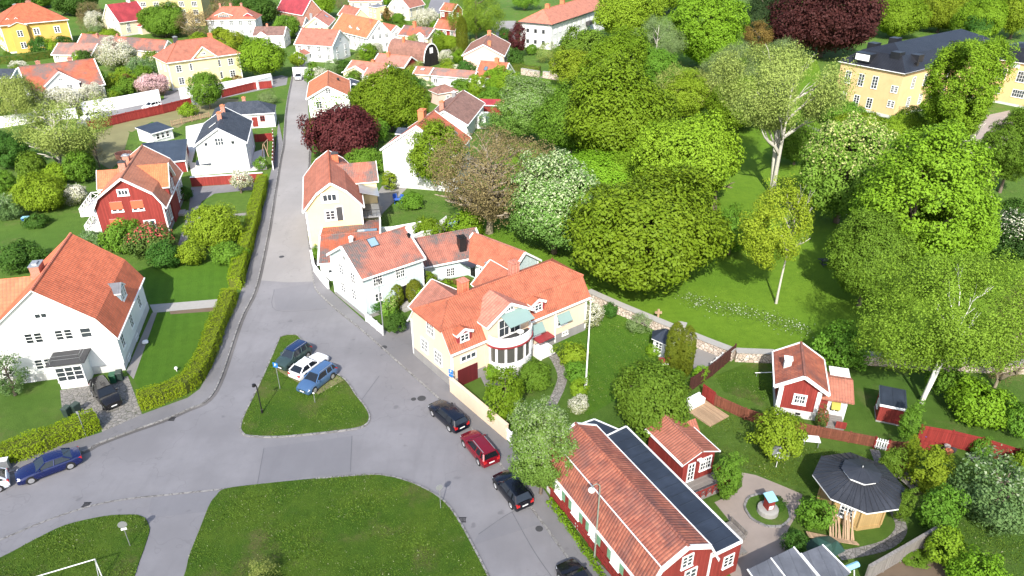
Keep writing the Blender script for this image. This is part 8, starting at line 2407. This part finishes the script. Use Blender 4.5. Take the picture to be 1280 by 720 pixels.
prop('bird_table', 'bird table with red roof beside the thuja columns', 'bird table', (829, 466), [('post', 'light_blue', lambda b: (b.tube([(0, 0, 0), (0, 0, 1.2)], .05, 6), b.beam((-.4, 0, 0), (0, 0, .8), .07, .07), b.beam((.4, 0, 0), (0, 0, .8), .07, .07))), ('tray', 'white', lambda b: b.box(-.4, -.3, 1.2, .4, .3, 1.26)), ('roof', 'metal_red', lambda b: b.mesh([(-.6, -.5, 1.6), (.6, -.5, 1.6), (.6, .5, 1.6), (-.6, .5, 1.6), (0, 0, 1.9)], [(0, 1, 4), (1, 2, 4), (2, 3, 4), (3, 0, 4), (3, 2, 1, 0)])), ('support', 'white', lambda b: [b.box(x, -.03, 1.26, x + .05, .03, 1.62) for x in (-.38, .33)])])
prop('picnic_table', 'dark picnic table in the shade of the park slope', 'table', (1033, 331), [('top', 'dgrey', lambda b: b.box(-.9, -.4, .7, .9, .4, .76)), ('bench', 'dgrey', lambda b: [b.box(-.9, y, .42, .9, y + .28, .47) for y in (-.95, .67)]), ('leg', 'dgrey', lambda b: [b.beam((x, -.8, 0), (x, .8, .02), .08, .08) or b.box(x - .04, -.1, 0, x + .04, .1, .7) for x in (-.6, .6)])])
prop('cold_frame', 'glass topped cold frame behind the mint cottage', 'cold frame', (571, 284), [('frame', 'grey', lambda b: b.box(-1.2, -1.2, 0, 1.2, 1.2, .55)), ('pane', 'sky_glass', lambda b: b.box(-1.1, -1.1, .553, 1.1, 1.1, .6))], .3)
prop('garden_walkway', 'grey plank walkway running up beside the mint cottage', 'walkway', (558, 284), [('planking', 'wood', lambda b: [b.box(-.7, -5 + k * .42, .3, .7, -5 + k * .42 + .38, .38) for k in range(24)]), ('railing', 'white', lambda b: (b.beam((-.75, -5, 1.1), (-.75, 1.5, 1.1), .06, .06), [b.box(-.79, -5 + k * .35, .2, -.72, -5 + k * .35 + .2, 1.1) for k in range(19)]))], R(-24))
prop('satellite_pole', 'thin white pole lying across the ground left of the red cottage', 'pole', (955, 471), [('pole', 'white', lambda b: b.tube([(-1.0, 0, .5), (1.2, .05, .55)], .04, 8)), ('prop_leg', 'grey', lambda b: [b.tube([(x, 0, 0), (x, 0, .5)], .03, 6) for x in (-.8, .8)])])
prop('playhouse', 'tiny red and white playhouse on the terrace of the white house', 'playhouse', (258, 214), [('wall', 'white_board', lambda b: b.box(-1.1, -.7, 0, 1.1, .7, 1.5)), ('red_front', 'red_board', lambda b: b.box(-.5, -.73, .5, .5, -.703, 1.2)), ('roof', 'felt', lambda b: b.mesh([(-1.3, -1, 1.5), (1.3, -1, 1.5), (1.3, 0, 2.1), (-1.3, 0, 2.1), (1.3, 1, 1.5), (-1.3, 1, 1.5)], [(0, 1, 2, 3), (3, 2, 4, 5), (1, 4, 2), (0, 3, 5), (0, 5, 4, 1)]))], .1)
prop('water_tub', 'rust brown round tub beside the red house chimneys', 'tub', (156, 197), [('tub', 'brick_r', lambda b: b.lathe([(1.5, 0), (1.55, .95), (1.45, .95), (1.42, .3), (.05, .3)], 20))])
prop('garden_swing', 'raw timber frame beside the white house terrace', 'frame', (332, 196), [('frame', 'wood_new', lambda b: (b.beam((-.6, 0, 0), (-.1, 0, 2.4), .12, .12), b.beam((.6, 0, 0), (.1, 0, 2.4), .12, .12), b.beam((-.1, 0, 2.4), (-.1, 3, 2.4), .12, .12), b.beam((-.6, 3, 0), (-.1, 3, 2.4), .12, .12)))])
# dandelions and daisies of the park meadow
rng_ = np.random.default_rng(5)
line = px(855, 374, 890, 384, 930, 392, 970, 402, 1010, 416)
Cc, Nn = [], []
for a, c in zip(line[:-1], line[1:]):
    k = 420
    f_ = rng_.random(k)[:, None]
    Cc.append(np.array(a) * (1 - f_) + np.array(c) * f_ + rng_.normal(size=(k, 3)) * np.array([.7, 1.0, 0]) + np.array([0, 0, 1]) * rng_.uniform(.05, .35, (k, 1)))
    Nn.append(np.array([0, -.3, 1]) + rng_.normal(size=(k, 3)) * .5)
Cc, Nn = np.concatenate(Cc), np.concatenate(Nn)
tag(link('meadow_flowers', leaf_cloud('meadow_flowers', Cc, Nn, rng_.uniform(.10, .22, len(Cc)), m_leaf('white_meadow_flowers', (.06, .12, .015), (.10, .17, .03), (.42, .45, .36), .20), rng_)), 'strip of white spring flowers across the park grass', 'flowers', kind='stuff')
